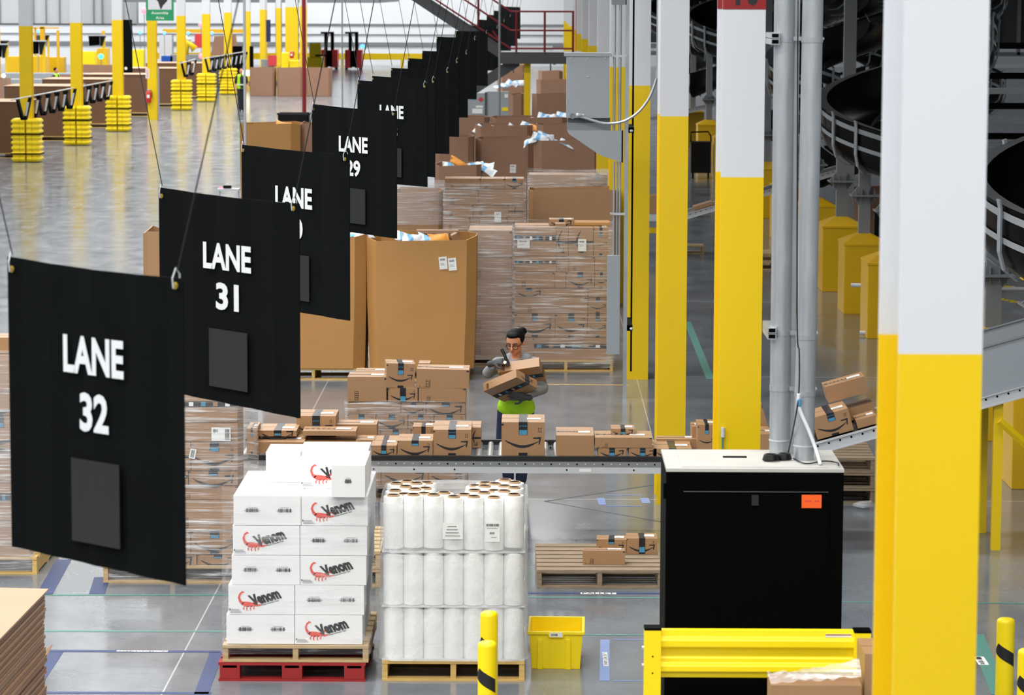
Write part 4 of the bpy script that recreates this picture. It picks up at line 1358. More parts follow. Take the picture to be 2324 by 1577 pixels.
# far left wrapped load
JY = 25.1
pallet(X(-55, JY), JY, 'pallet under the wrapped load at the left edge', w=1.0, m='wood_yellow', group='pallets behind the conveyor')
j0, j1 = X(-190, JY), X(66, JY)
wh = 'the wrapped load at the left edge'
zj = stack(j0, j1, JY + 0.01, 0.147, [(0.30, [(1, 'blank'), (1, 'blank')]), (0.32, [(1, 'blank'), (1, 'band')]), (0.26, [(1, 'blank'), (1.4, 'plain')]), (0.30, [(1, 'blank'), (1, 'smile')]),
    (0.20, [(1, 'blank'), (1.4, 'smile')]), (0.30, [(1, 'blank'), (1, 'plain')])], lab_in(wh), d=0.6, group='boxes of the wrapped load at the left edge', seed=9)
film(j0, j1 + 0.03, JY - 0.02, JY + 1.2, 0.03, zj + 0.04, 'clear film round the load at the left edge', m='film_heavy', cham=0.03, seed=6)
carton(X(25, JY), JY + 0.1, zj + 0.002, 0.28, 0.3, 0.13, 'loose box on top of the wrapped load at the left edge', style='blank', tape_label=False)

# ---------------------------------------------------------------- tall bins and wrapped loads behind the packer
BY = 38.0
def plx(px0, px1, Y, z0, z1, text, d=1.05, **k):
    return gaylord(X(px0, Y), X(px1, Y), Y, Y + d, z0, z1, text, **k)
P_ = 'pallets in the back rows'
pallet(X(955, BY), BY + 0.02, 'pallet under the big brown bin beside the packer', w=1.2, m='wood_yellow', group=P_)
plx(832, 1080, BY, 0.147, 1.78, 'big open brown bin with two white labels, left of the packer', m='kraft_warm', cham=0.12, lab=((0.27, 1.32, 0.10, 0.155, -0.1), (0.385, 1.305, 0.10, 0.155, -0.1)), flare=0.05, sag=0.03)
pallet(X(712, BY), BY + 0.02, 'pallet under the brown bin behind the LANE 30 sign', w=1.25, m='wood_yellow', group=P_)
plx(592, 832, BY, 0.147, 1.80, 'big open brown bin left of the labelled bin, behind the LANE 30 sign', m='kraft_warm', cham=0.14, flare=0.04)
pallet(X(445, BY), BY + 0.02, 'pallet under the brown bin behind LANE 31', w=1.2, m='wood_yellow', group=P_)
plx(330, 570, BY, 0.147, 1.82, 'open brown bin with its corner showing left of LANE 31', m='kraft', cham=0.06, flare=0.0)
WY = 39.0
pallet(X(1282, WY), WY, 'pallet under the wrapped load behind the packer', w=1.2, m='wood_yellow', group=P_)
wh = 'the wrapped load behind the packer'
w0, w1 = X(1166, WY), X(1376, WY)
sw = F / WY
zw = stack(w0, w1, WY + 0.01, 0.147, [
    (52 / sw, [(0.5, 'plain'), (1.9, 'band')]),
    (55 / sw, [(1.0, 'smile'), (0.8, 'smile'), (0.5, 'smile')]),
    (38 / sw, [(1.65, 'plain'), (0.45, 'smile')]),
    (20 / sw, [(0.65, 'smile'), (1.0, 'blank'), (0.45, 'blank')]),
    (37 / sw, [(0.9, 'plain'), (0.25, 'blank'), (0.65, 'smile'), (0.3, 'smile')]),
    (36 / sw, [(0.92, 'band'), (0.28, 'plain'), (0.58, 'plain'), (0.3, 'plain')]),
    (66 / sw, [(0.92, 'band'), (0.27, 'vsmile'), (0.56, 'vsmile'), (0.33, 'smile')])], lab_in(wh), group='boxes of the wrapped load behind the packer', d=0.5, seed=4)
film(w0 - 0.01, w1 + 0.08, WY - 0.03, WY + 1.15, 0.05, zw + 0.02, 'clear film round the load of boxes behind the packer', m='film', cham=0.05, seed=7)
for px0, zf, ww, hh_ in ((1172, 0.855, 0.155, 0.11), (1308, 0.835, 0.105, 0.155)):
    p_ = MB('label_white').box(0, ww, -0.002, 0, 0, hh_)
    barcode(p_, ww * .15, hh_ * .7, ww * .6, hh_ * .15, -0.003, n=9)
    p_.box(ww * .15, ww * .6, -0.003, -0.002, hh_ * .5, hh_ * .53, 'steel_grey').box(ww * .15, ww * .5, -0.003, -0.002, hh_ * .38, hh_ * .41, 'steel_grey')
    tag(p_.build('shipping_label', loc=(X(px0, WY), WY - 0.01, zw * zf)), 'white label %s, on the wrapped load behind the packer' % ('near its upper left corner' if px0 < 1200 else 'on the tall smile box'), 'label', 'labels on the wrapped loads')
G3 = 'boxes lying on top of the load behind the packer'
pcarton(1246, 1302, 498, 520, WY + 0.35, 0.3, 'box with a pale lid crowning the load behind the packer', group=G3, style='smile', z=zw + 0.002, tf=0.9)
pcarton(1303, 1384, 505, 525, WY + 0.3, 0.4, 'flat box with a pale lid right of the crowning box', group=G3, style='blank', z=zw + 0.0, m='kraft_warm')
pcarton(1168, 1245, 512, 524, WY + 0.3, 0.4, 'flat box with a pale lid left of the crowning box', group=G3, style='blank', z=zw + 0.0, m='kraft_pale')
pcarton(1260, 1284, 508, 520, WY + 0.02, 0.3, 'little box with a pale lid at the front top of the load behind the packer', group=G3, style='blank', z=zw + 0.0)
UY = 39.45
pallet(X(1115, UY), UY, 'pallet under the wrapped load between the big bin and the packer', w=0.62, m='wood', group=P_)
wh = 'the narrow wrapped load by the big bin'
zu = stack(X(1062, UY), X(1160, UY), UY + 0.01, 0.147, [(0.30, [(1, 'plain')]), (0.36, [(1, 'plain')]), (0.33, [(1, 'plain')]), (0.30, [(1, 'plain')]), (0.33, [(1, 'plain')])], lab_in(wh), group='boxes of the narrow wrapped load', d=0.8, seed=14)
film(X(1060, UY), X(1164, UY), UY - 0.02, UY + 0.9, 0.1, zu + 0.02, 'clear film round the narrow load between the big bin and the packer', m='film_heavy', cham=0.03, seed=8)

# second row back
RY2 = 46.5
plx(895, 1002, RY2, 0.147, 1.80, 'brown bin under trailing film, right of LANE 29', d=0.9, cham=0.05, flare=0.0, m='kraft', lab=((-0.22, 0.93, 0.11, 0.11, 0),))
film(X(890, RY2), X(1006, RY2), RY2 - 0.03, RY2 + 0.95, 1.30, 1.92, 'loose film hanging over the bin right of LANE 29', m='film_heavy', cham=0.05, seed=12)
pallet(X(948, RY2), RY2 + 0.01, 'pallet under the film-topped bin right of LANE 29', w=0.75, group=P_, d=0.9)
VY2 = 45.6
sw2 = F / VY2
wh = 'the load left of the wide bin'
zv = stack(X(1008, VY2), X(1186, VY2), VY2 + 0.01, 0.147, [
    (0.37, [(1, 'blank'), (1, 'smile')]),
    (0.35, [(1, 'plain'), (1, 'band')]), (30 / sw2, [(0.6, 'plain'), (0.5, 'plain'), (0.9, 'smile'), (0.5, 'smile')]),
    (35 / sw2, [(0.55, 'plain'), (0.2, 'blank'), (0.55, 'plain'), (0.4, 'smile')]),
    (30 / sw2, [(0.55, 'plain'), (0.2, 'blank'), (0.6, 'plain'), (0.35, 'vsmile')]),
    (28 / sw2, [(0.6, 'plain'), (0.75, 'plain'), (0.32, 'vsmile')]),
    (36 / sw2, [(0.75, 'plain'), (1.0, 'blank')]), (24 / sw2, [(0.75, 'plain'), (0.5, 'plain'), (0.4, 'smile')])], lab_in(wh), group='boxes of the wrapped load left of the wide bin', d=0.5, seed=24)
film(X(1005, VY2), X(1190, VY2), VY2 - 0.03, VY2 + 1.1, 0.1, zv - 0.05, 'clear film round the load left of the wide bin', m='film', cham=0.05, seed=9)
pallet(X(1098, VY2), VY2, 'pallet under the wrapped load left of the wide bin', w=1.15, group=P_)
p_ = MB('label_white').box(0, 0.10, -0.002, 0, 0, 0.155)
barcode(p_, 0.02, 0.115, 0.06, 0.018, -0.003, n=7)
tag(p_.build('shipping_label', loc=(X(1120, VY2), VY2 - 0.012, Z(505, VY2))), 'white label on the wrapped load left of the wide bin', 'label', 'labels on the wrapped loads')
plx(1196, 1400, 46.8, 0.147, 1.80, 'wide brown bin just behind the load with the crowning box', cham=0.07, flare=0.0, m='kraft', d=1.0, fill=0.05)
pallet(X(1295, 46.8), 46.81, 'pallet under the wide brown bin', w=1.2, group=P_, d=1.0)
wh = 'the load behind the wide bin'
HY = 49.0
zh = stack(X(1197, HY), X(1374, HY), HY, 0.147, [(0.5, [(1, 'blank'), (1, 'blank')]), (0.5, [(1, 'blank'), (1, 'blank')]), (0.52, [(1, 'blank'), (1, 'blank')]), (0.255, [(1.9, 'blank'), (0.65, 'smile')])], lab_in(wh), group='boxes of the wrapped load behind the wide bin', d=0.6, seed=31)
film(X(1194, HY), X(1378, HY), HY - 0.03, HY + 1.0, 0.9, zh + 0.03, 'milky film round the load behind the wide bin', m='film_heavy', cham=0.05, seed=10)
pallet(X(1285, HY), HY, 'pallet under the wrapped load behind the wide bin', w=1.25, group=P_)
# further bins
MG = 'mailers heaped on the bins'
ms = [0]
def heap(px0, px1, py0, py1, Y, n, where, seed=0, orange=0.2, pz=None):
    r = random.Random(seed)
    for k in range(n):
        px = px0 + (px1 - px0) * (k + 0.5) / n + r.uniform(-6, 6)
        py = r.uniform(py0, py1)
        p = at(px, py, Y + r.uniform(0.15, 0.6))
        og = r.random() < orange
        ms[0] += 1
        mailer(p, 0.34, 0.24, '%s mailer, %s from the left on %s' % ('orange' if og else 'white and blue', ORD[k], where), MG, m='mailer_orange' if og else 'mailer_white', stripe=not og,
               rot=(r.uniform(0.1, 1.0), r.uniform(-0.5, 0.5), r.uniform(-0.6, 0.6)), seed=seed * 31 + k)
plx(985, 1090, 53, 0.01, 1.84, 'brown bin heaped with mailers behind the wrapped load left of the wide bin', m='kraft_far', cham=0.08, d=1.0, fill=0.0)
heap(990, 1112, 370, 392, 53, 10, 'the bin behind the wrapped load', seed=2, orange=0.25)
plx(1207, 1362, 61, 0.01, 1.88, 'brown bin with white mailers sliding over its front edge', cham=0.16, d=1.2, m='kraft_far', fill=0.0)
heap(1200, 1290, 306, 330, 60.9, 6, 'the bin left of the conduit post', seed=3, orange=0.0)
plx(1077, 1208, 62.5, 0.01, 1.84, 'brown bin with one white label, left of the bin with sliding mailers', cham=0.12, d=1.2, m='kraft_far', lab=((0.17, 1.23, 0.12, 0.17, 0.03),), fill=0.3)
plx(985, 1072, 62, 0.01, 1.90, 'brown bin partly behind the black signs, left of the labelled brown bin', cham=0.1, d=1.2, m='kraft_far', fill=0.3)
plx(1076, 1205, 67.5, 0.01, 1.90, 'brown bin in the third row back with an orange mailer on top', cham=0.12, d=1.2, m='kraft_far', fill=0.1)
heap(1080, 1225, 288, 300, 67.5, 7, 'the third row bin', seed=5, orange=0.35)
plx(1214, 1310, 67, 0.01, 1.93, 'brown bin in the third row back, behind the bin with sliding mailers', cham=0.14, d=1.2, m='kraft_far', fill=0.3)
plx(1110, 1282, 73, 0.01, 1.85, 'wide brown bin in the fourth row back', cham=0.12, d=1.2, m='kraft_far', fill=0.1)
heap(1208, 1290, 262, 274, 73, 5, 'the fourth row bin', seed=6, orange=0.0)
plx(1020, 1108, 73, 0.01, 1.85, 'brown bin in the fourth row back, beside the black signs', cham=0.12, d=1.2, m='kraft_far', fill=0.1)
plx(548, 684, 70, 0.01, 1.80, 'brown bin showing above the LANE 30 sign', cham=0.2, d=1.3, m='kraft_warm', fill=0.05)
plx(686, 800, 70.3, 0.01, 1.80, 'brown bin right of the one above the LANE 30 sign', cham=0.1, d=1.2, m='kraft_far', fill=0.1)
p = at(644, 281, 70.5)
mailer(p, 0.36, 0.26, 'orange mailer on the bin above the LANE 30 sign', MG, m='mailer_orange', stripe=False, rot=(0.3, 0.2, 0.1), seed=77)
for px0, px1, Yb, zt_, nm in ((1150, 1190, 91, 1.80, 'behind the yellow stair post'), (1203, 1290, 91, 1.80, 'with two small white labels, right of the yellow stair post'), (1128, 1192, 108, 1.95, 'two rows behind the yellow stair post'),
                              (1213, 1290, 104, 1.85, 'second back, right of the yellow stair post'), (1217, 1272, 118, 1.80, 'third back, right of the yellow stair post'), (1125, 1190, 125, 1.85, 'far back under the stair landing')):
    plx(px0, px1, Yb, 0.01, zt_, 'brown bin %s' % nm, cham=0.14, d=1.2, m='kraft_far', fill=0.1, lab=((0.0, 1.0, 0.12, 0.2, 0), (0.32, 1.0, 0.12, 0.2, 0.05)) if 'labels' in nm else ())
heap(1130, 1190, 186, 196, 91, 4, 'the bin behind the stair post', seed=8, orange=0.0)
for px0, px1, Yb in ((572, 628, 142), (633, 691, 142), (698, 754, 142)):
    plx(px0, px1, Yb, 0.01, 1.30, 'brown bin %s in the far group of three by the red post' % {572: 'at the left', 633: 'in the middle', 698: 'at the right'}[px0], cham=0.1, d=1.3, m='kraft_far', fill=0.05)
# black cart behind the LANE 29 sign
t = thing('cart', 'black open tub cart behind the LANE 29 sign', 'cart', (X(670, 100), 100, 0))
b = MB('black_plastic')
for x0, x1, y0, y1 in ((-.5, .5, 0, .04), (-.5, .5, .66, .7), (-.5, -.46, 0, .7), (.46, .5, 0, .7)):
    b.box(x0, x1, y0, y1, 0.2, 0.86)
b.box(-.5, .5, 0, .7, 0.16, 0.2)
b.build('tub', t)
MB('black_rail').box(-.53, .53, -.03, .01, .82, .88).box(-.53, .53, .69, .73, .82, .88).box(-.53, -.49, -.03, .73, .82, .88).box(.49, .53, -.03, .73, .82, .88).build('rim', t)
for x in (-.4, .4):
    for y in (.08, .62):
        MB('black_metal').lathe((x - 0.02, y, 0.08), [(0.08, 0), (0.08, 0.04)], 14, axis='X').build('wheel', t)
# white small table with tools behind LANE 31
t = thing('work_table', 'small white table with tools between the LANE 31 and LANE 30 signs', 'table', (X(523, 62), 62, 0))
MB('white_paint').box(-.22, .22, 0, .3, 0.80, 0.84).build('tabletop', t)
for x in (-.2, .18):
    MB('white_paint').box(x, x + .02, 0.01, .03, 0, 0.8).box(x, x + .02, 0.27, .29, 0, 0.8).build('leg_pair', t)
tag(MB('black_plastic').box(-.08, .08, 0, .1, 0, .06).box(-.02, .03, 0.02, .08, 0.06, .1, 'label_white').build('hand_tool', loc=(X(520, 62) , 62.1, 0.841)), 'black and white hand tool on the small white table', 'tool')
tag(MB('mailer_orange').box(-.03, .03, 0, .05, 0, .03, 'glow_red').build('hand_tool', loc=(X(505, 62), 62.1, 0.841)), 'red hand tool at the left of the small white table', 'tool')  # the red glows by emission, though the tool is no lamp

# things heaped in the big labelled bin and its neighbours
mg2 = 'things heaped in the big bins'
for px, py, dy, og, lab in ((918, 538, 0.25, 0, 'white and blue mailer in the big bin with two labels, at the left'), (935, 541, 0.15, 0, 'white and blue mailer in the big bin with two labels, at the edge'), (972, 543, 0.3, 0, 'small pale mailer in the middle of the big labelled bin'), (995, 541, 0.3, 1, 'orange mailer in the big labelled bin')):
    p = at(px, py, BY + dy)
    mailer(p, 0.26, 0.18, lab, mg2, m='mailer_orange' if og else 'mailer_white', stripe=not og, rot=(0.6, 0.2 * (1 - og), 0.3), seed=int(px))
for px, py, rz_, lab in ((1016, 540, 0.5, 'small brown box tilted in the big labelled bin'), (1040, 537, -0.5, 'small smile box tilted in the big labelled bin')):
    p = at(px, py, BY + 0.4)
    c_ = carton(p.x, p.y, p.z - 0.08, 0.10, 0.15, 0.12, lab, group=mg2, style='plain', tape_label=False)
    c_.rotation_euler = (0, rz_, 0.2)
pcarton(945, 1040, 523, 530, BY + 0.9, 0.2, 'long pale box laid across the rear rim of the big labelled bin', group=mg2, style='blank', m='kraft_pale', tape_label=False)
for k in range(3):
    p = at(805 + 12 * k, 536 - k, BY + 0.2 + 0.1 * k)
    mailer(p, 0.24, 0.18, 'white and blue mailer on the bin behind LANE 30, %s from the left' % ORD[k], mg2, rot=(0.2, 0.1, 0.2 * k), seed=90 + k)
# ---------------------------------------------------------------- galvanised pipes on the cabinet
def gpipe(p0, p1, r, label):
    d = p1 - p0
    t = thing('galvanised_pipe', label, 'pipe', p0, 0, 'tall galvanised pipes on the black cabinet')
    MB('galv').tube([Vector((0, 0, 0)), d], r, 28).build('pipe_body', t, smooth=True, autos=50)
    for f_ in (0.02,):
        MB('steel_light').tube([d * f_, d * (f_ + 0.002)], r * 1.05, 24).build('collar', t)
    return t
ztop = 6.0
pA, pB = gz(1769, 1029, 2.085), gz(1824, 1042, 2.085)
def lean(p, px, py):
    q = at(px, py, p.y)
    k = (ztop - p.z) / (q.z - p.z)
    return p + (q - p) * k
qA, qB = lean(pA, 1781, 0), lean(pB, 1845, 0)
gpipe(pA, qA, 0.061, 'left galvanised steel pipe rising from the black cabinet')
gpipe(pB, qB, 0.060, 'right galvanised steel pipe rising from the black cabinet')
def along(p, q, z): return p + (q - p) * ((z - p.z) / (q.z - p.z))
st = MB('galv')
m0, m1 = (pA + pB) / 2 + Vector((0.0, 0.12, 0)), (qA + qB) / 2 + Vector((0, 0.12, 0))
st.box(m0.x - 0.022, m0.x + 0.022, m0.y - 0.02, m0.y + 0.02, 2.085, 6.0)
tag(st.build('strut_channel'), 'slotted steel strut standing between the two galvanised pipes', 'strut')
for zi, (py, nm) in enumerate(((85, 'top'), (750, 'middle'), (876, 'bottom'))):
    z = Z(py, pA.y)
    a, c = along(pA, qA, z), along(pB, qB, z)
    t = thing('pipe_clamp', '%s steel clamp holding the galvanised pipes' % nm, 'clamp', a, 0, 'clamps on the galvanised pipes')
    b = MB('galv')
    b.lathe((0, 0, -0.02), [(0.064, 0), (0.064, 0.032)], 24)
    b.build('strap', t, smooth=True, autos=40)
    b = MB('galv')
    b.lathe(tuple(c - a + Vector((0, 0, -0.02))), [(0.063, 0), (0.063, 0.03)], 24)
    b.build('strap', t, smooth=True, autos=40)
    b = MB('galv')
    if nm != 'bottom':
        b.box(-0.085, -0.035, -0.30 + 0.2, 0.02 + 0.3, -0.035, -0.002)
        b.box(-0.085, -0.035, -0.10, 0.32, 0.002, 0.032)
        b.box(-0.08, -0.04, -0.1006, -0.10, -0.03, -0.006, 'black_metal').box(-0.08, -0.04, -0.1006, -0.10, 0.006, 0.028, 'black_metal')
    b.box(0.05, c.x - a.x - 0.04, -0.07, -0.055, -0.012, 0.012)
    b.build('strut_bracket', t)
    for dx in (0.075, c.x - a.x + 0.075):
        MB('steel_light').lathe((dx, -0.03, 0), [(0.010, 0), (0.010, -0.03)], 8, axis='Y').build('bolt', t)
# cable coil and cables on the cabinet lid
def torus(mb, c, R1, r, m, tilt=0.0, n=28, k=8):
    vs, fs = [], []
    for i in range(n):
        a = 2 * math.pi * i / n
        for j in range(k):
            b_ = 2 * math.pi * j / k
            p = Vector(((R1 + r * math.cos(b_)) * math.cos(a), (R1 + r * math.cos(b_)) * math.sin(a), r * math.sin(b_)))
            vs.append(Vector(c) + Matrix.Rotation(tilt, 3, 'X') @ p)
    for i in range(n):
        for j in range(k):
            fs.append((i * k + j, ((i + 1) % n) * k + j, ((i + 1) % n) * k + (j + 1) % k, i * k + (j + 1) % k))
    mb.add(vs, fs, m)
cc = gz(1750, 1040, 2.10)
b = MB('black_plastic')
for k in range(5):
    torus(b, (cc.x, cc.y, 2.095 + 0.006 * k), 0.045 - 0.002 * k, 0.007, 'black_plastic', 0.0)
tag(b.build('cable_coil', smooth=True), 'coiled black cable on the cabinet lid, the left coil', 'cable', 'black cables on the cabinet lid')
cc = gz(1780, 1038, 2.10)
b = MB('black_plastic')
for k in range(5):
    torus(b, (cc.x, cc.y, 2.095 + 0.006 * k), 0.038 - 0.002 * k, 0.007, 'black_plastic', 0.0)
tag(b.build('cable_coil', smooth=True), 'coiled black cable on the cabinet lid, the right coil by the pipe', 'cable', 'black cables on the cabinet lid')
def cable(pts, r, m, label, nm='cable', grp=None, cat='cable', n=8):
    # smooth a polyline with Catmull-Rom
    P = [Vector(p) for p in pts]
    out = []
    for i in range(len(P) - 1):
        a, b_, c, d = P[max(i - 1, 0)], P[i], P[i + 1], P[min(i + 2, len(P) - 1)]
        for s_ in range(6):
            u = s_ / 6
            out.append(0.5 * ((2 * b_) + (c - a) * u + (2 * a - 5 * b_ + 4 * c - d) * u * u + (3 * b_ - a - 3 * c + d) * u ** 3))
    out.append(P[-1])
    return tag(MB(m).tube(out, r, n).build(nm, smooth=True), label, cat, grp)
cyy = pB.y - 0.09
cable([at(1811, 0, cyy), at(1809, 700, cyy), at(1814, 800, cyy), at(1813, 890, cyy), at(1803, 960, cyy), gz(1788, 1030, 2.093), gz(1785, 1036, 2.093)], 0.004, 'black_plastic', 'thin black cable running down between the pipes to the coil')
cable([at(1813, 893, cyy), at(1814, 925, cyy), at(1835, 975, cyy - 0.02), at(1852, 1020, cyy - 0.05), gz(1862, 1054, 2.09)], 0.011, 'white_paint', 'thick white cable hanging from the pipes to the cabinet front')
cable([at(1813.5, 905, cyy), at(1813.8, 922, cyy)], 0.0125, 'lamp_blue' if False else 'tape_blue', 'blue joint at the top of the thick white cable', nm='cable_joint')
cable([gz(1800, 1040, 2.093), gz(1830, 1052, 2.093), gz(1870, 1046, 2.093), gz(1900, 1050, 2.093), gz(1903, 1056, 2.093)], 0.004, 'black_plastic', 'loose black cable curling over the right end of the cabinet lid')
# steel eye fixed to the second column
t = tag(MB('steel_light').tube([at(1641, 970, 19.25), at(1641, 992, 19.25)], 0.012, 8).tube([at(1640, 992, 19.25), at(1640, 1018, 19.25)], 0.007, 6, 'teal_tape').build('hook'), 'small steel hook with a green cord on the second yellow column', 'hook')

# ---------------------------------------------------------------- electrical enclosure on its strut
EY = 36.4
def ebox(x0, x1, y0, y1, Y, d, m, b=None):
    b = b or MB(m)
    return b.box(X(x0, Y), X(x1, Y), Y, Y + d, Z(y1, Y, (x0 + x1) / 2), Z(y0, Y, (x0 + x1) / 2), m)
t = thing('electrical_enclosure', 'light grey electrical enclosure with a hooded top, left of the conduit post', 'electrical box', (X(1330, EY), EY, Z(297, EY)))
e = MB('panel_grey')
ebox(1280, 1376, 126, 268, EY, 0.22, 'panel_grey', e)
for py, px in ((131, 1290), (131, 1328), (131, 1367), (174, 1328)):
    e.lathe((X(px, EY), EY - 0.014, Z(py, EY)), [(0.008, 0.014), (0.006, 0)], 8, 'steel_light', axis='Y')
torus(e, (0, 0, 0), 0, 0, 'steel_light') if False else None
e.build('enclosure_body', t, world=True, bevel=0.006)
h = MB('panel_grey')
ebox(1275, 1380, 120, 128, EY - 0.012, 0.25, 'panel_grey', h)
h.build('hood', t, world=True)
c_ = MB('steel_grey').lathe((X(1294, EY), EY, Z(263, EY)), [(0.034, 0.0), (0.034, -0.006), (0.026, -0.006), (0.026, -0.002)], 20, axis='Y')
c_.build('knockout', t, world=True, smooth=True, autos=40)
s_ = MB('panel_grey')
ebox(1282, 1380, 279, 296, EY + 0.01, 0.20, 'steel_grey', s_)
ebox(1284, 1378, 268, 280, EY + 0.03, 0.18, 'steel_dark', s_)
ys = EY
P = lambda px, py: (X(px, ys), ys, Z(py, ys, px))
s_.slab([P(1282, 296), P(1407, 296), P(1407, 370), P(1356, 352), P(1286, 304)], (0, 0.015, 0), 'panel_grey')
s_.slab([P(1404, 296), P(1408, 296), P(1408, 370), P(1404, 368)], (0, 0.2, 0), 'steel_grey')
s_.build('support_bracket', t, world=True)
st = MB('galv')
SYy = EY + 0.02
st.box(X(1411, SYy), X(1419.5, SYy), SYy, SYy + 0.045, 0, Z(-60, SYy))
tag(st.build('strut_post'), 'tall slotted steel post carrying the grey enclosure', 'post')
for px, r, ytop, ybot, nm in ((1387, 0.0155, 10, 297, 'left'), (1399.5, 0.017, 10, 297, 'right')):
    b = MB('galv').tube([(X(px, SYy), SYy + 0.02, Z(ybot, SYy)), (X(px, SYy), SYy + 0.02, Z(ytop, SYy))], r, 12)
    tag(b.build('conduit', smooth=True, autos=50), '%s steel conduit above the enclosure bracket, beside the strut post' % nm, 'conduit', 'straight conduits at the grey enclosure')
for px, r, nm in ((1388, 0.013, 'left'), (1395, 0.010, 'middle'), (1401, 0.012, 'right')):
    b = MB('galv').tube([(X(px, SYy), SYy + 0.03, Z(582, SYy)), (X(px, SYy), SYy + 0.03, Z(366, SYy))], r, 12)
    tag(b.build('conduit', smooth=True, autos=50), '%s of three steel conduits below the bracket, entering the tall lower box' % nm, 'conduit', 'straight conduits at the grey enclosure')
b = ebox(1380, 1413, -30, 11, SYy, 0.12, 'steel_grey')
tag(b.build('junction_box'), 'small grey junction box at the top edge beside the strut post', 'electrical box')
t = thing('wireway_box', 'tall narrow grey wireway box low on the strut post', 'electrical box', (X(1388, SYy), SYy - 0.02, Z(804, SYy)))
b = ebox(1374, 1403, 580, 804, SYy - 0.02, 0.10, 'panel_grey')
for py in (594, 660, 726, 790):
    b.lathe((X(1379, SYy), SYy - 0.022, Z(py, SYy)), [(0.006, 0), (0.004, -0.004)], 8, 'steel_light', axis='Y')
b.build('cover', t, world=True, bevel=0.003)
for py, nm in ((126, 'upper'), (484, 'lower')):
    b = MB('steel_light').box(X(1381, SYy), X(1414, SYy), SYy - 0.012, SYy - 0.004, Z(py + 3, SYy), Z(py - 2, SYy))
    b.lathe((X(1382, SYy), SYy - 0.005, Z(py, SYy)), [(0.015, 0), (0.012, -0.02)], 8, 'steel_light', axis='Y')
    tag(b.build('conduit_clamp'), '%s clamp tying the conduits to the strut post' % nm, 'clamp', 'clamps at the grey enclosure')
b = MB('black_metal').box(X(1427, 37.4), X(1431, 37.4), 37.4, 37.43, 0.2, 7.0)
tag(b.build('black_cable_run'), 'straight black cable run along the edge of the fourth column', 'cable')
for py, nm in ((296, 'upper'), (745, 'lower')):
    b = MB('black_metal').box(X(1419, SYy), X(1432, SYy), SYy, SYy + 0.9, Z(py + 5, SYy), Z(py - 8, SYy))
    b.ball(at(1433, py + 1, SYy - 0.05), (0.022, 0.03, 0.016), 'steel_light')
    tag(b.build('beam_clamp', smooth=True, autos=30), '%s beam clamp joining the strut post to the fourth column' % nm, 'clamp', 'clamps at the grey enclosure')
fy = EY - 0.06
pts = [(1309, 263), (1322, 266), (1345, 273), (1372, 280), (1400, 279), (1425, 271), (1450, 253), (1470, 228), (1483, 200), (1490, 178)]
cable([at(a, b_, fy) for a, b_ in pts], 0.0155, 'galv', 'flexible steel conduit looping from the enclosure to the right', nm='flexible_conduit', cat='conduit', n=12)
b = MB('galv').tube([at(1492, 178, fy), at(1492.5, 160, fy)], 0.026, 12).tube([at(1492.5, 165, fy), at(1494, -40, fy)], 0.017, 12)
tag(b.build('conduit', smooth=True, autos=40), 'steel conduit with coupling coming down between the third and fourth columns', 'conduit', 'straight conduits at the grey enclosure')
b = MB('galv').lathe((0, 0, 0), [(0.03, 0), (0.032, 0.02), (0.022, 0.05), (0.018, 0.09)], 14, axis='X')
o = b.build('conduit_fitting', smooth=True, autos=40, loc=at(1308, 262, fy)); tag(o, 'steel fitting where the flexible conduit meets the enclosure', 'fitting')
# ---------------------------------------------------------------- people
def blob(name, parts, m, parent=None, voxel=0.008, sm=4, loc=None, local=None, dec=None):
    b = MB(m)
    for p in parts:
        if p[0] == 'c':
            _, a, c, r0, r1 = p
            a, c = Vector(a), Vector(c)
            d = c - a
            n = 12
            pts = [a + d * i / n for i in range(n + 1)]
            ax = d.normalized()
            u = ax.cross(Vector((0, 1, 0)) if abs(ax.y) < 0.9 else Vector((1, 0, 0))).normalized()
            w = ax.cross(u)
            q = Matrix((u, w, ax)).transposed()
            vs, fs = [], []
            prof = []
            for i in range(7):
                th = math.pi / 2 * i / 6
                prof.append((max(1e-4, r0 * math.sin(th)), -r0 * math.cos(th)))
            for i in range(7):
                th = math.pi / 2 * i / 6
                prof.append((max(1e-4, r1 * math.cos(th)), d.length + r1 * math.sin(th)))
            k = 14
            for r, z in prof:
                for j in range(k):
                    t_ = 2 * math.pi * j / k
                    vs.append(a + q @ Vector((r * math.cos(t_), r * math.sin(t_), z)))
            for i in range(len(prof) - 1):
                for j in range(k):
                    fs.append((i * k + j, i * k + (j + 1) % k, (i + 1) * k + (j + 1) % k, (i + 1) * k + j))
            fs.append(tuple(range(k))[::-1]); fs.append(tuple(range((len(prof) - 1) * k, len(prof) * k)))
            b.add(vs, fs)
        else:
            _, c, r = p[:3]
            b.ball(c, r, n=18, k=12, rot=p[3] if len(p) > 3 else None)
    o = b.build(name, parent, loc=(0, 0, 0))
    md = o.modifiers.new('r', 'REMESH'); md.mode = 'VOXEL'; md.voxel_size = voxel; md.use_smooth_shade = True
    m2 = o.modifiers.new('s', 'SMOOTH'); m2.iterations = sm; m2.factor = 0.5
    dg = bpy.context.evaluated_depsgraph_get()
    me = bpy.data.meshes.new_from_object(o.evaluated_get(dg))
    o.modifiers.clear()
    o.data = me
    if not me.materials: me.materials.append(M[m])
    return o
WP = 29.6
wo = Vector((X(1168, WP), WP, 0))
W = thing('person', 'person in grey hoodie and lime vest scanning two boxes held in one arm', 'person', wo)
sp_ = F / WP
def LP(px, py, y=0.0):     # local point of a pixel for the packer
    p = at(px, py, WP + y)
    return Vector((p.x - wo.x, y, p.z))
hc = LP(1169, 778, -0.05)
HM = Matrix.Rotation(R(-22), 3, 'Z') @ Matrix.Rotation(R(20), 3, 'X')
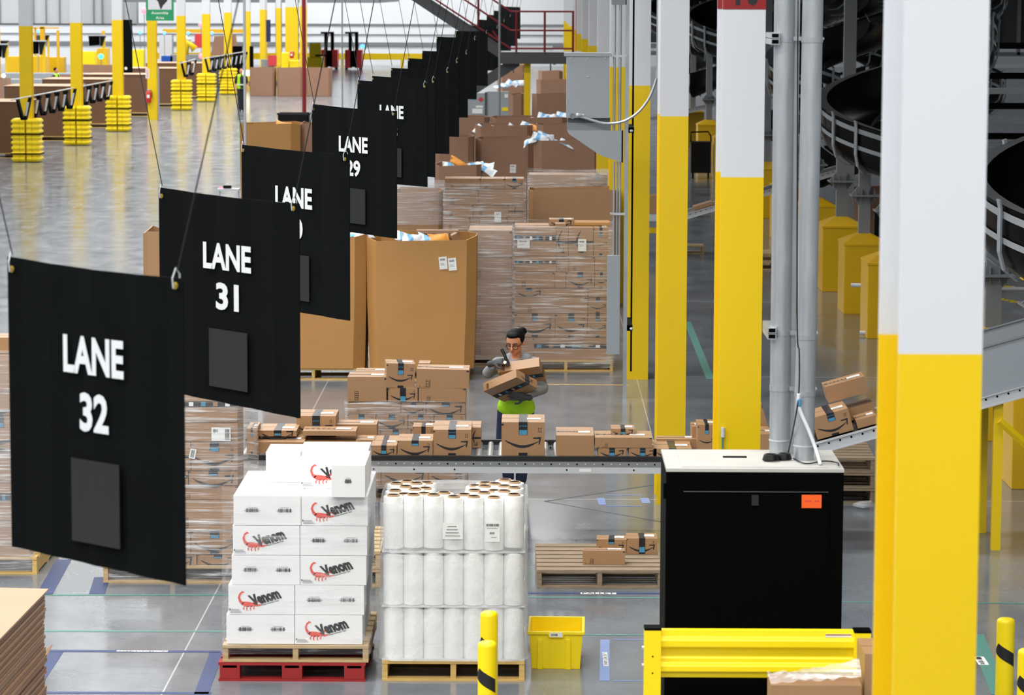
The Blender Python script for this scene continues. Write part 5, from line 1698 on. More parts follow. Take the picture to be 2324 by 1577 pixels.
def h(x, y, z): return hc + HM @ Vector((x, y, z))
shR, elR, haR = LP(1131, 826, 0.02), LP(1108, 846, -0.13), LP(1122, 826, -0.27)
shL, elL, haL = LP(1211, 826, 0.02), LP(1229, 880, -0.10), LP(1188, 902, -0.33)
neck = Vector((0.01, 0.01, 1.22))
body = [('b', hc + HM @ Vector((0, 0.012, 0.03)), (0.086, 0.094, 0.090), HM), ('b', h(0, -0.025, -0.045), (0.062, 0.060, 0.062), HM), ('b', h(0, -0.055, -0.092), (0.024, 0.022, 0.018), HM),
        ('c', h(0, -0.083, 0.012), h(0, -0.101, -0.028), 0.008, 0.014), ('b', h(0.030, -0.055, -0.030), (0.024, 0.02, 0.022), HM), ('b', h(-0.030, -0.055, -0.030), (0.024, 0.02, 0.022), HM),
        ('b', h(0, -0.068, 0.030), (0.048, 0.016, 0.012), HM), ('b', h(0.086, 0.012, -0.01), (0.010, 0.018, 0.028), HM), ('b', h(-0.086, 0.012, -0.01), (0.010, 0.018, 0.028), HM),
        ('c', h(0, 0.01, -0.05), neck, 0.048, 0.055), ('c', neck, (0.01, 0.02, 1.05), 0.09, 0.12), ('b', h(0, -0.055, -0.075), (0.03, 0.03, 0.022), HM), ('c', (0.01, 0.02, 1.1), (0.01, 0.02, 0.80), 0.12, 0.13),
        ('c', shR, (-0.06, 0.02, 1.2), 0.05, 0.08), ('c', shL, (0.08, 0.02, 1.2), 0.05, 0.08),
        ('c', shR, elR, 0.048, 0.038), ('c', elR, haR, 0.036, 0.024), ('c', shL, elL, 0.048, 0.038), ('c', elL, haL, 0.036, 0.024),
        ('c', (-0.07, 0.02, 0.80), (-0.11, 0.0, 0.45), 0.085, 0.055), ('c', (-0.11, 0.0, 0.45), (-0.06, 0.02, 0.09), 0.052, 0.036), ('c', (0.09, 0.02, 0.80), (0.09, 0.0, 0.45), 0.085, 0.055), ('c', (0.09, 0.0, 0.45), (0.06, 0.03, 0.09), 0.052, 0.036),
        ('c', (-0.06, 0.03, 0.05), (-0.07, -0.10, 0.035), 0.035, 0.03), ('c', (0.06, 0.04, 0.05), (0.08, -0.09, 0.035), 0.035, 0.03)]
blob('body', body, 'skin', W, voxel=0.0065, sm=4)
# hair, bun, face
hair = [('b', h(0, 0.030, 0.050), (0.092, 0.092, 0.084), HM), ('b', h(0, -0.030, 0.095), (0.066, 0.046, 0.028), HM), ('b', h(0.068, 0.01, 0.035), (0.022, 0.045, 0.045), HM), ('b', h(-0.068, 0.01, 0.035), (0.022, 0.045, 0.045), HM), ('b', h(0.0, 0.07, 0.0), (0.06, 0.035, 0.06), HM)]
blob('hair', hair, 'hair', W, voxel=0.007, sm=3)
bc = LP(1182, 755, 0.02)
blob('hair_bun', [('b', bc, (0.048, 0.05, 0.042)), ('b', bc + Vector((0.012, 0, 0.030)), (0.040, 0.035, 0.026)), ('b', bc + Vector((0.03, 0, 0.012)), (0.030, 0.03, 0.024))], 'hair', W, voxel=0.006, sm=2)
f_ = MB('lips')
f_.ball(h(0, -0.083, -0.058), (0.021, 0.008, 0.0062), rot=HM)
f_.build('mouth', W, smooth=True)
for sx in (-1, 1):
    e = MB('label_white')
    e.ball(h(sx * 0.030, -0.072, 0.002), (0.0125, 0.007, 0.0036), rot=HM)
    e.ball(h(sx * 0.030, -0.0775, -0.001), (0.006, 0.003, 0.0036), 'hair', rot=HM)
    e.tube([h(sx * 0.017, -0.0805, 0.004), h(sx * 0.030, -0.0825, 0.0055), h(sx * 0.043, -0.078, 0.003)], 0.0016, 6, 'hair')
    e.build('eye', W, smooth=True)
    q = MB('hair').tube([h(sx * 0.012, -0.086, 0.026), h(sx * 0.032, -0.083, 0.032), h(sx * 0.052, -0.069, 0.026)], 0.0038, 6)
    q.build('eyebrow', W, smooth=True)
g = MB('black_plastic')
for sx in (-1, 1):
    n = 18
    ring = []
    for k in range(n + 1):
        a = 2 * math.pi * k / n
        ring.append(h(sx * 0.034 + 0.028 * math.cos(a), -0.094 + abs(sx * 0.034 + 0.028 * math.cos(a)) * 0.22, -0.004 + 0.023 * math.sin(a)))
    g.tube(ring, 0.0028, 6)
    g.tube([h(sx * 0.062, -0.080, 0.004), h(sx * 0.080, 0.0, 0.0)], 0.0028, 6)
g.tube([h(-0.007, -0.093, 0), h(0.007, -0.093, 0)], 0.0028, 6)
g.build('glasses', W, smooth=True)
# hoodie
blob('hoodie', [('c', (0.01, 0.02, 1.17), (0.01, 0.02, 0.86), 0.135, 0.155), ('c', shR, (-0.02, 0.02, 1.19), 0.072, 0.11), ('c', shL, (0.05, 0.02, 1.19), 0.072, 0.11),
    ('c', shR, elR, 0.068, 0.058), ('c', elR, elR + (haR - elR) * 0.72, 0.056, 0.040), ('c', shL, elL, 0.075, 0.068), ('c', elL, elL + (haL - elL) * 0.75, 0.066, 0.044),
    ('b', (0.03, 0.07, 1.29), (0.13, 0.075, 0.055)), ('b', (0.10, 0.0, 1.285), (0.06, 0.07, 0.04)), ('b', (-0.07, 0.02, 1.27), (0.06, 0.07, 0.035)), ('b', (0.02, -0.06, 1.235), (0.07, 0.05, 0.03))], 'hoodie', W, voxel=0.009, sm=3)
# vest
vb = [('c', (0.01, 0.02, 1.06), (0.01, 0.02, 0.86), 0.148, 0.165), ('c', (-0.05, 0.02, 0.80), (0.07, 0.02, 0.80), 0.125, 0.125), ('c', (-0.09, -0.01, 1.12), (-0.07, 0.0, 1.24), 0.068, 0.06), ('c', (0.115, -0.01, 1.12), (0.10, 0.0, 1.24), 0.068, 0.06)]
vv = blob('vest', vb, 'vest', W, voxel=0.010, sm=3)
vv['label'] = 'lime green safety vest'
MB('black_plastic').tube([(0.06, -0.085, 1.275), (0.10, -0.14, 1.20), (0.12, -0.16, 1.10)], 0.016, 8).build('strap', W, smooth=True)
# trousers
blob('trousers', [('c', (-0.05, 0.02, 0.80), (0.07, 0.02, 0.80), 0.115, 0.115), ('c', (-0.075, 0.02, 0.78), (-0.115, -0.01, 0.46), 0.10, 0.072), ('c', (-0.115, -0.01, 0.46), (-0.062, 0.02, 0.12), 0.070, 0.056),
    ('c', (0.09, 0.02, 0.78), (0.088, -0.01, 0.46), 0.10, 0.072), ('c', (0.088, -0.01, 0.46), (0.062, 0.03, 0.10), 0.070, 0.055)], 'denim', W, voxel=0.009, sm=3)
for sx, fx in ((-1, -0.062), (1, 0.062)):
    blob('shoe', [('c', (fx, 0.04, 0.045), (fx + 0.012 * sx, -0.12, 0.036), 0.043, 0.036), ('c', (fx, 0.04, 0.07), (fx, 0.04, 0.09), 0.04, 0.038)], 'black_plastic', W, voxel=0.007, sm=2)
# gloves with five fingers each
def glove(wr, dirv, up_, name, curl=0.6, thumb_side=1, s=1.0):
    d = Vector(dirv).normalized()
    u = Vector(up_); u = (u - d * u.dot(d)).normalized()
    side = d.cross(u).normalized()
    parts = [('c', wr - d * 0.05, wr, 0.031, 0.029), ('c', wr + side * 0.018, wr + d * 0.07 + side * 0.024, 0.020, 0.016), ('c', wr - side * 0.018, wr + d * 0.07 - side * 0.024, 0.020, 0.016), ('c', wr, wr + d * 0.075, 0.022, 0.018)]
    for k, (off, ln) in enumerate(((-0.032, 0.062), (-0.011, 0.078), (0.011, 0.084), (0.032, 0.074))):
        b0 = wr + d * 0.085 + side * off
        j1 = b0 + (d * math.cos(curl * 0.5) - u * math.sin(curl * 0.5)) * ln * 0.45 + side * off * 0.15
        j2 = j1 + (d * math.cos(curl * 1.3) - u * math.sin(curl * 1.3)) * ln * 0.32
        j3 = j2 + (d * math.cos(curl * 2) - u * math.sin(curl * 2)) * ln * 0.25
        parts += [('c', b0 - d * 0.02, j1, 0.0105, 0.0095), ('c', j1, j2, 0.0095, 0.0088), ('c', j2, j3, 0.0088, 0.008)]
    tb = wr + d * 0.02 + side * 0.034 * thumb_side
    t1 = tb + (d * 0.6 + side * 0.75 * thumb_side - u * 0.25).normalized() * 0.042
    t2 = t1 + (d * 0.85 + side * 0.2 * thumb_side - u * 0.45).normalized() * 0.034
    parts += [('c', tb, t1, 0.014, 0.0115), ('c', t1, t2, 0.0115, 0.010)]
    o = blob(name, parts, 'glove', W, voxel=0.0042, sm=2)
    o['label'] = 'dark grey work glove'
glove(haR + Vector((0.0, 0, 0.01)), (0.80, -0.30, 0.22), (0.1, -0.6, 0.8), 'glove', curl=0.75, thumb_side=1)
glove(LP(1190, 901, -0.34), (-0.95, -0.10, 0.12), (0.1, -1, 0.1), 'glove', curl=-0.25, thumb_side=-1)
# the scanner in her raised hand
sc0, sc1 = LP(1139, 793, -0.36), LP(1149, 817, -0.42)
s_ = MB('black_plastic').tube([wo + sc0, wo + (sc0 + sc1) / 2 + Vector((0.004, 0, 0)), wo + sc1], 0.016, 10)
o = tag(s_.build('hand_scanner', smooth=True, autos=40), 'black handheld scanner with a glowing tip in the raised glove', 'scanner')
gl = MB('lamp_warm').ball(wo + LP(1146, 822, -0.46), 0.012)
q = gl.build('lamp', o, world=True, smooth=True); q['label'] = 'glowing lamp tip'
# boxes she holds
def held(o_, u, v, th, label, tape=True):
    o_, u, v = Vector(o_), Vector(u), Vector(v)
    v = v - u * (v.dot(u) / u.dot(u))
    n = u.cross(v).normalized()
    uu, vv_ = u.normalized(), v.normalized()
    T = Matrix((uu, vv_, n)).transposed().to_4x4()
    base = wo + o_
    a, b2 = u.length, v.length
    t = thing('shipping_box', label, 'box', base, 0, 'boxes held by the packer')
    t.rotation_euler = T.to_euler()
    b = MB('kraft').box(0, a, 0, b2, 0, th)
    barlabel(b, 0, 0, 0, 0, 0) if False else None
    b.box(a * 0.10, a * 0.17, -0.001, 0, th * 0.1, th * 0.75, 'mark_brown')
    b.build('carton', t, bevel=0.003)
    tp = MB('tape_black').box(0, a + 0.002, b2 * 0.42, b2 * 0.62, -0.002, 0)
    tp.box(a, a + 0.002, b2 * 0.42, b2 * 0.62, 0, th)
    for k, m_ in enumerate(('label_white', 'tape_blue', 'kraft_pale', 'tape_blue')):
        tp.box(a * (0.15 + 0.2 * k), a * (0.20 + 0.2 * k), b2 * 0.46, b2 * 0.58, -0.003, -0.002, m_)
    tp.build('tape', t)
    sm_ = MB('print_black')
    smile(sm_, 0, 0, 0.17, 0)
    sm_.v = [Vector((a + 0.002, b2 * 0.5 + p.x, th * 0.5 + p.z * 0.8)) for p in sm_.v]
    sm_.build('smile_print', t)
    return t
held(LP(1130, 845, -0.30), (0.397, -0.06, 0.068), (0.07, 0.25, -0.19), 0.10, 'upper of the two boxes in the packer’s arm, being scanned')
held(LP(1097, 888, -0.40), (0.317, -0.2, 0.161), (0.199, 0.21, -0.131), 0.088, 'lower, steeply tilted box in the packer’s arm')

# simpler figures far away
def walker(px, py_foot, label, hgt=1.74, face=0.0, crop=None, vest=True, z0=0.0, Y=None):
    p = gz(px, py_foot) if Y is None else Vector((X(px, Y), Y, 0))
    t = thing('person', label, 'person', p, face)
    s = hgt / 1.74
    V_ = lambda x, y, z: Vector((x * s, y * s, z * s))
    blob('body', [('b', V_(0, 0, 1.61), (0.075 * s, 0.09 * s, 0.11 * s)), ('b', V_(0, -0.09, 1.59), (0.014, 0.02, 0.02)), ('b', V_(0, -0.03, 1.54), (0.05, 0.055, 0.05)), ('c', V_(0, 0, 1.5), V_(0, 0, 1.38), 0.05, 0.06), ('c', V_(0, 0, 1.32), V_(0, 0, 0.95), 0.14, 0.13),
        ('c', V_(-0.14, 0, 1.36), V_(0.14, 0, 1.36), 0.07, 0.07), ('c', V_(-0.19, 0, 1.36), V_(-0.25, 0.02, 1.08), 0.045, 0.038), ('c', V_(-0.25, 0.02, 1.08), V_(-0.24, -0.06, 0.86), 0.036, 0.028),
        ('c', V_(0.19, 0, 1.36), V_(0.25, 0.02, 1.08), 0.045, 0.038), ('c', V_(0.25, 0.02, 1.08), V_(0.24, -0.06, 0.86), 0.036, 0.028), ('c', V_(-0.24, -0.06, 0.84), V_(-0.23, -0.08, 0.76), 0.03, 0.024), ('c', V_(0.24, -0.06, 0.84), V_(0.23, -0.08, 0.76), 0.03, 0.024),
        ('c', V_(-0.09, 0, 0.9), V_(-0.07, -0.02, 0.08), 0.08, 0.045), ('c', V_(0.09, 0, 0.9), V_(0.07, 0.04, 0.08), 0.08, 0.045)], 'skin', t, voxel=0.018, sm=2)
    blob('hair', [('b', V_(0, 0.025, 1.655), (0.082, 0.088, 0.085))], 'hair', t, voxel=0.015, sm=1)
    blob('shirt', [('c', V_(0, 0, 1.33), V_(0, 0, 0.98), 0.15, 0.14), ('c', V_(-0.18, 0, 1.37), V_(-0.23, 0.01, 1.15), 0.07, 0.06), ('c', V_(0.18, 0, 1.37), V_(0.23, 0.01, 1.15), 0.07, 0.06)], 'dark_cloth', t, voxel=0.018, sm=2)
    blob('trousers', [('c', V_(-0.05, 0, 0.92), V_(0.05, 0, 0.92), 0.12, 0.12), ('c', V_(-0.09, 0, 0.9), V_(-0.07, -0.02, 0.08), 0.095, 0.065), ('c', V_(0.09, 0, 0.9), V_(0.07, 0.04, 0.08), 0.095, 0.065)], 'dark_cloth', t, voxel=0.018, sm=2)
    v = blob('vest', [('c', V_(-0.075, -0.02, 1.38), V_(-0.07, -0.01, 0.95), 0.105, 0.115), ('c', V_(0.075, -0.02, 1.38), V_(0.07, -0.01, 0.95), 0.105, 0.115)], 'vest', t, voxel=0.018, sm=2)
    v['label'] = 'yellow-green safety vest'
    MB('vest_stripe').lathe((0, 0, 1.04 * s), [(0.196, 0), (0.196, 0.05)], 18, cap=False).build('reflective_band', t, smooth=True)
    for fx in (-0.07, 0.07):
        blob('shoe', [('c', V_(fx, 0.05, 0.045), V_(fx, -0.14, 0.04), 0.045, 0.04)], 'black_plastic', t, voxel=0.018, sm=1)
    return t
walker(548, 252, 'person in black clothes and yellow vest walking in the far aisle', face=0.3)
walker(141, 0, 'person seen only head and shoulders behind the cardboard stacks, wearing a yellow vest', face=1.2, Y=126, hgt=1.68)
# ---------------------------------------------------------------- sorting chutes and their posts, on the right
def spiral(cx, cy, z180, label, R0=1.3, r=0.55, pitch=2.2, a0=-40, a1=470, full=True):
    t = thing('spiral_chute', label, 'chute', (cx, cy, 0), 0, 'black spiral sorting chutes')
    prof = [(R0 + 0.03, 0.02), (R0, 0.0), (R0, -0.42), (R0 - 0.06, -0.58), (R0 - 0.20, -0.68), (R0 - 0.42, -0.70), (r + 0.1, -0.66), (r, -0.5)]
    def zc(a): return z180 - pitch * (a - 180) / 360.0
    def P(rr, a, dz): return (rr * math.cos(R(a)), rr * math.sin(R(a)), zc(a) + dz)
    n = int((a1 - a0) / 8)
    b = MB('black_plastic')
    vs = [P(rr, a0 + 8 * i, dz) for i in range(n + 1) for rr, dz in prof]
    k = len(prof)
    b.add(vs, [(i * k + j, i * k + j + 1, (i + 1) * k + j + 1, (i + 1) * k + j) for i in range(n) for j in range(k - 1)])
    b.build('trough', t, smooth=True, autos=50)
    g = MB('panel_grey')
    for top, bot in ((-0.05, -0.12), (-0.30, -0.36)):
        vs = []
        for i in range(n + 1):
            a = a0 + 8 * i
            vs += [P(R0 + 0.015, a, top), P(R0 + 0.015, a, bot)]
        g.add(vs, [(2 * i, 2 * i + 1, 2 * i + 3, 2 * i + 2) for i in range(n)])
    vs = []
    for i in range(n + 1):
        a = a0 + 8 * i
        vs += [P(R0 + 0.05, a, 0.022), P(R0 - 0.10, a, 0.022)]
    g.build('side_band', t, smooth=True)
    lip = MB('steel_dark').add(vs, [(2 * i, 2 * i + 1, 2 * i + 3, 2 * i + 2) for i in range(n)])
    lip.build('lip', t, smooth=True)
    path = [(R0 + 0.05, 0.06), (R0 + 0.03, -0.02), (R0 + 0.03, -0.44), (R0 - 0.03, -0.62), (R0 - 0.18, -0.73), (R0 - 0.42, -0.75)]
    for a in range(int(a0) + 10, int(a1), 20):
        rb = MB('panel_grey')
        for q in range(len(path) - 1):
            (r0, d0), (r1, d1) = path[q], path[q + 1]
            w_ = 1.0
            A, B, C_, D = P(r0, a - w_, d0), P(r0, a + w_, d0), P(r1, a + w_, d1), P(r1, a - w_, d1)
            rad = Vector((math.cos(R(a)), math.sin(R(a)), 0)) * 0.025
            rb.slab([A, B, C_, D], rad)
        rb.build('rib', t)
    return t
s1 = spiral(5.6, 46.5, 3.18, 'black spiral chute with grey ribs right of the galvanised pipes')
def sp2(x, y, z, label): return dup(s1, (x, y, z - 3.18), 0, label)
sp2(5.6, 30.0, 2.98, 'black spiral chute at the right edge, nearest the camera')
sp2(5.6, 57.0, 3.6, 'black spiral chute showing left of the galvanised pipes')
sp2(5.6, 68.0, 3.9, 'black spiral chute behind the second column’s right side')
sp2(5.2, 80.0, 4.2, 'black spiral chute between the second and third columns, near one')
sp2(5.0, 92.0, 4.1, 'black spiral chute between the second and third columns, middle one')
sp2(5.0, 104.0, 4.3, 'black spiral chute between the second and third columns, far one')
sp2(9.6, 52.0, 3.7, 'black spiral chute added to darken the second row, behind the ribbed chute')  # second row added to fill the space behind with darkness
sp2(9.6, 72.0, 3.9, 'black spiral chute added to darken the second row, farther back')
sp2(9.8, 96.0, 4.0, 'black spiral chute added to darken the second row, farthest back')
# sorter frame behind; its solid dark panel is added to deepen the darkness
b = MB('steel_dark').box(2.3, 20, 112, 113, 3.0, 6.1)
for k in range(24):
    b.box(2.4 + k * 0.75, 2.52 + k * 0.75, 111.8, 112, 2.6, 6.1, 'steel_grey')
b.box(2.3, 20, 111.8, 112, 2.55, 2.7, 'steel_grey')
tag(b.build('sorter_frame_backing'), 'steel sorter frame behind the chutes with an added dark backing panel', 'frame')
b = MB('steel_dark')
for k in range(9):
    b.box(6.6, 7.9, 49.5 + 0.02 * k, 49.55 + 0.02 * k, 2.0 + 0.24 * k, 2.1 + 0.24 * k, 'steel_grey' if k % 2 else 'black_metal')
b.box(6.3, 6.5, 49.4, 49.7, 1.0, 6.1, 'steel_grey').box(5.15, 5.35, 51.5, 51.7, 1.0, 6.1, 'steel_grey')
tag(b.build('steel_ladder_frame'), 'grey slatted steel frame behind the ribbed spiral chute', 'frame')
# yellow boxed guards with posts
def pedestal(Y, label, plabel, x=4.67, w=0.67, d=0.95, post=True, ph=6.1):
    t = thing('post_guard', label, 'post guard', (x + w / 2, Y, 0), 0, 'yellow boxed guards at the foot of the chute posts')
    MB('yellow_deep').box(-w / 2, w / 2, 0, d, 0, 1.03).build('guard_box', t, bevel=0.006)
    b = MB('yellow_deep')
    a, q = w / 2 + 0.01, 0.10
    vs = [(-a, -0.01, 1.03), (a, -0.01, 1.03), (a, d + 0.01, 1.03), (-a, d + 0.01, 1.03), (-a, -0.01, 1.06), (a, -0.01, 1.06), (a, d + 0.01, 1.06), (-a, d + 0.01, 1.06),
          (-q, d / 2 - q, 1.19), (q, d / 2 - q, 1.19), (q, d / 2 + q, 1.19), (-q, d / 2 + q, 1.19)]
    fs = [(0, 1, 5, 4), (1, 2, 6, 5), (2, 3, 7, 6), (3, 0, 4, 7), (4, 5, 9, 8), (5, 6, 10, 9), (6, 7, 11, 10), (7, 4, 8, 11), (8, 9, 10, 11)]
    b.add(vs, fs)
    b.build('pyramid_cap', t)
    if post:
        p = thing('chute_post', plabel, 'post', (x + w / 2, Y + d / 2, 1.19), 0, 'grey posts carrying the chutes')
        MB('steel_grey').box(-0.085, 0.085, -0.085, 0.085, 0, ph - 1.19).build('shaft', p)
        fl = MB('steel_grey').box(-0.21, 0.21, -0.21, 0.21, 0.56, 0.585)
        for dx in (-0.14, -0.05, 0.05, 0.14):
            fl.slab([(dx - 0.006, -0.09, 0.585), (dx + 0.006, -0.09, 0.585), (dx + 0.006, -0.09, 0.67), (dx - 0.006, -0.09, 0.67)], (0, -0.05, 0))
            fl.slab([(dx - 0.006, -0.09, 0.49), (dx + 0.006, -0.09, 0.49), (dx + 0.006, -0.09, 0.56), (dx - 0.006, -0.09, 0.56)], (0, -0.05, 0))
        fl.slab([(-0.085, -0.02, 0.585), (-0.2, -0.02, 0.585), (-0.085, -0.02, 0.72)], (0, 0.04, 0))
        fl.slab([(0.085, -0.02, 0.585), (0.2, -0.02, 0.585), (0.085, -0.02, 0.72)], (0, 0.04, 0))
        fl.slab([(-0.085, -0.02, 0.56), (-0.2, -0.02, 0.56), (-0.085, -0.02, 0.42)], (0, 0.04, 0))
        fl.slab([(0.085, -0.02, 0.56), (0.2, -0.02, 0.56), (0.085, -0.02, 0.42)], (0, 0.04, 0))
        fl.build('flange_plate', p)
ys_ = [29.75, 33.0, 36.4, 39.6, 42.9, 46.2, 49.7, 54.5, 60, 66, 73, 80, 88, 97]
nm_ = ['nearest yellow boxed guard, at the right edge', 'yellow boxed guard just behind the incline conveyor at the right edge', 'yellow boxed guard hidden behind the near column, nearer one', 'yellow boxed guard hidden behind the near column, farther one',
       'yellow boxed guard just left of the near column', 'yellow boxed guard second to the left of the near column', 'yellow boxed guard third to the left of the near column', 'yellow boxed guard right of the galvanised pipes, fourth from the near column']
for i, Y_ in enumerate(ys_):
    l_ = nm_[i] if i < len(nm_) else 'yellow boxed guard far back, %s in its row from the camera' % ORD[i]
    pedestal(Y_, l_, 'grey flanged post on the %s yellow boxed guard from the camera' % ORD[i], post=True, ph=2.35 if i in (0, 4, 5, 6) else 2.6 if i in (1, 8, 11) else 6.1)
# further inclines and level lines
def level_line(px, Yf, z, x1, label):
    x0 = X(px, Yf)
    t = thing('belt_conveyor', label, 'conveyor', ((x0 + x1) / 2, Yf, 0), 0, 'level conveyors farther back')
    l = (x1 - x0) / 2
    MB('steel_light').box(-l, l, -0.02, 0.02, z - 0.12, z).build('side_frame', t)
    MB('steel_dark').box(-l, l, 0.02, 0.9, z - 0.06, z - 0.03).build('belt', t)
    MB('steel_light').box(-l, l, 0.9, 0.94, z - 0.12, z).build('side_frame', t)
    MB('yellow').box(-l + 0.02, -l + 0.12, 0.1, 0.2, 0, z - 0.06).box(-l + 0.02, l - 0.1, 0.1, 0.16, z - 0.35, z - 0.25).box(l - 0.12, l - 0.02, 0.1, 0.2, 0, z - 0.06).build('leg_frame', t)
i2 = incline(X(1540, 56), 0.78, 56, 0.30, 3.0, 0.9, 'second incline conveyor, between the third column and the pipes', high=0.0)
level_line(1440, 56, 0.79, X(1540, 56), 'level conveyor end with a yellow frame behind the third column')
i3 = incline(X(1470, 96), 0.9, 96, 0.24, 5.5, 1.0, 'third incline conveyor far back between the second and third columns', high=0.35)
carton(X(1486, 56.1), 56.05, 0.80, 0.30, 0.4, 0.33, 'tall brown box on the level conveyor between the third and fourth columns', style='blank', tape_label=False)
c_ = carton(X(1590, 56.1), 56.1, 0, 0.36, 0.4, 0.07, 'flat brown box on the second incline conveyor', style='blank', tape_label=False)
c_.location.z = 0.78 + (X(1590, 56) - X(1540, 56)) * 0.30 + 0.006
c_.rotation_euler = (0, -math.atan(0.30), 0)
pallet(X(1545, 57), 56.9, 'small pallet end on the floor right of the third column', w=0.75, d=0.5, m='wood', group='pallets under the chutes')
pallet(X(1700, 54), 53.6, 'pallet end on the floor left of the galvanised pipes', w=0.75, d=0.8, m='wood', group='pallets under the chutes')
pallet(X(1700, 54), 53.6, 'second pallet stacked on the one left of the galvanised pipes', w=0.75, d=0.8, m='wood', group='pallets under the chutes', z=0.148)
# dark pallets right of the cabinet
for k in range(3):
    pallet(X(1862, 28.9), 28.85, 'old dark pallet right of the black cabinet, %s of three' % ('bottom', 'middle', 'top')[k], w=1.0, d=1.2, m='wood_old', group='old pallets beside the black cabinet', z=0.148 * k * 0.999, rz=-0.03)
fw_ = MB('film_heavy').slab([gz(1935, 1148, 0.03), gz(1950, 1142, 0.05), gz(1978, 1140, 0.08), gz(1985, 1148, 0.03), gz(1960, 1153, 0.02)], (0, 0, 0.02))
tag(fw_.build('plastic_scrap'), 'scrap of clear film on the floor beside the old pallets', 'plastic wrap')
# black cart
t = thing('cart', 'black tool cart between the second and third columns', 'cart', (X(1582, 80), 80, 0))
MB('black_plastic').box(-0.26, 0.26, 0, 0.6, 0.15, 0.95).build('cart_body', t)
MB('black_metal').tube([(-0.26, 0.1, 0.95), (-0.26, 0.1, 1.2), (0.18, 0.1, 1.22), (0.26, 0.1, 1.1), (0.26, 0.1, 0.95)], 0.02, 8).build('handle', t)
for x in (-0.2, 0.2):
    MB('black_metal').lathe((x, 0.1, 0.08), [(0.08, -0.02), (0.08, 0.02)], 14, axis='X').build('wheel', t)
# yellow chain fences
def chains(px0, px1, Y, zs, label, npost=2):
    x0, x1 = X(px0, Y), X(px1, Y)
    t = thing('chain_fence', label, 'fence', ((x0 + x1) / 2, Y, 0), 0, 'yellow chain fences under the chutes')
    l = (x1 - x0) / 2
    for k in range(npost):
        x = -l + 2 * l * k / (npost - 1)
        MB('yellow').box(x - 0.05, x + 0.05, 0, 0.1, 0, max(zs) + 0.35).build('fence_post', t)
    for z in zs:
        b = MB('yellow')
        n = int(2 * l / 0.07)
        for k in range(n):
            x = -l + 2 * l * k / n
            sag = -0.10 * math.sin(math.pi * k / n)
            b.cbox((x + 0.03, 0.05, z + sag), (0.06, 0.018 if k % 2 else 0.035, 0.035 if k % 2 else 0.018))
        b.build('chain', t)
chains(1893, 2010, 60.5, (0.55, 0.8, 1.05), 'yellow chain fence left of the near column behind the boxed guards')
chains(2225, 2420, 44.0, (0.5, 0.7, 1.15, 1.3), 'yellow chain fence at the right edge behind the flanged post')
t = thing('yellow_brace', 'yellow steel post with a diagonal brace at the right edge', 'brace', (X(2250, 41), 41, 0))
MB('yellow').box(-0.05, 0.03, 0, 0.1, 0, 2.3).build('upright', t)
MB('yellow').tube([(0.35, 0.05, 1.0), (1.0, 0.05, 1.9)], 0.05, 4).build('diagonal', t)
b = MB('steel_light')
for yy, z in ((43.2, 0.05), (44.5, 0.6)):
    b.tube([(4.6, yy, z), (8.5, yy - 0.8, z)], 0.03, 8)
tag(b.build('floor_rail', smooth=True), 'bright steel rails on the floor behind the flanged post at the right edge', 'rail')
# bins and goods under the chutes
gaylord(6.0, 7.2, 58.5, 59.6, 0.01, 1.1, 'brown bin behind the yellow chain fence left of the near column', m='kraft_far', fill=0.1)
# ---------------------------------------------------------------- far hall
# stair, landing and railing
LY = 83.0
sL = F / LY
LX = lambda px: X(px, LY)
LZ = lambda py, px=1200: Z(py, LY, px)
t = thing('stair_landing', 'grey steel stair landing with a maroon railing', 'staircase', (LX(1215), LY, LZ(145)))
b = MB('steel_dark').box(LX(1131), LX(1330), LY, LY + 0.1, LZ(145), LZ(120)).box(LX(1131), LX(1330), LY + 1.5, LY + 1.6, LZ(145), LZ(120)).box(LX(1131), LX(1330), LY, LY + 1.6, LZ(121), LZ(118), 'steel_grey')
b.build('landing_frame', t, world=True)
st = MB('steel_dark')
a0, a1 = (LX(1131), LZ(128)), (LX(905), LZ(-28))
def stringer(x0, z0, x1, z1, y, h, mb, m='steel_dark'):
    mb.slab([(x0, y, z0), (x1, y, z1), (x1, y, z1 + h), (x0, y, z0 + h)], (0, 0.06, 0), m)
for y in (LY + 0.1, LY + 1.2):
    stringer(LX(1131), LZ(133), LX(880), LZ(-35), y, 0.34, st)
for k in range(13):
    u = (k + 0.5) / 13
    x = LX(1131) + (LX(880) - LX(1131)) * u
    z = LZ(118) + (LZ(-50) - LZ(118)) * u
    st.box(x - 0.13, x + 0.13, LY + 0.16, LY + 1.2, z - 0.03, z, 'steel_grey')
st.build('upper_flight', t, world=True)
st = MB('steel_dark')
for y in (LY + 0.25, LY + 1.35):
    stringer(LX(1175), LZ(150), LX(960), LZ(292), y, 0.32, st)
st.build('lower_flight', t, world=True)
rl = MB('maroon')
r_ = 0.028
for y in (LY - 0.02,):
    for px in (1168, 1231, 1294):
        rl.tube([(LX(px), y, LZ(118)), (LX(px), y, LZ(25, px))], r_ * 1.2, 6)
    for py in (26, 69, 110):
        rl.tube([(LX(1155), y, LZ(py)), (LX(1296), y, LZ(py))], r_, 6)
    rl.tube([(LX(1155), y, LZ(26)), (LX(1080), y, LZ(-24)), (LX(1000), y, LZ(-80))], r_, 6)
    rl.tube([(LX(1155), y, LZ(69)), (LX(1060), y, LZ(5)), (LX(1000), y, LZ(-35))], r_, 6)
    rl.tube([(LX(1155), y, LZ(110)), (LX(1000), y, LZ(8)), (LX(900), y, LZ(-60))], r_, 6)
    rl.tube([(LX(1083), y, LZ(60)), (LX(1083), y, LZ(-20))], r_ * 1.2, 6)
    rl.tube([(LX(1133), y, LZ(96)), (LX(1115), y, LZ(70))], r_, 6)
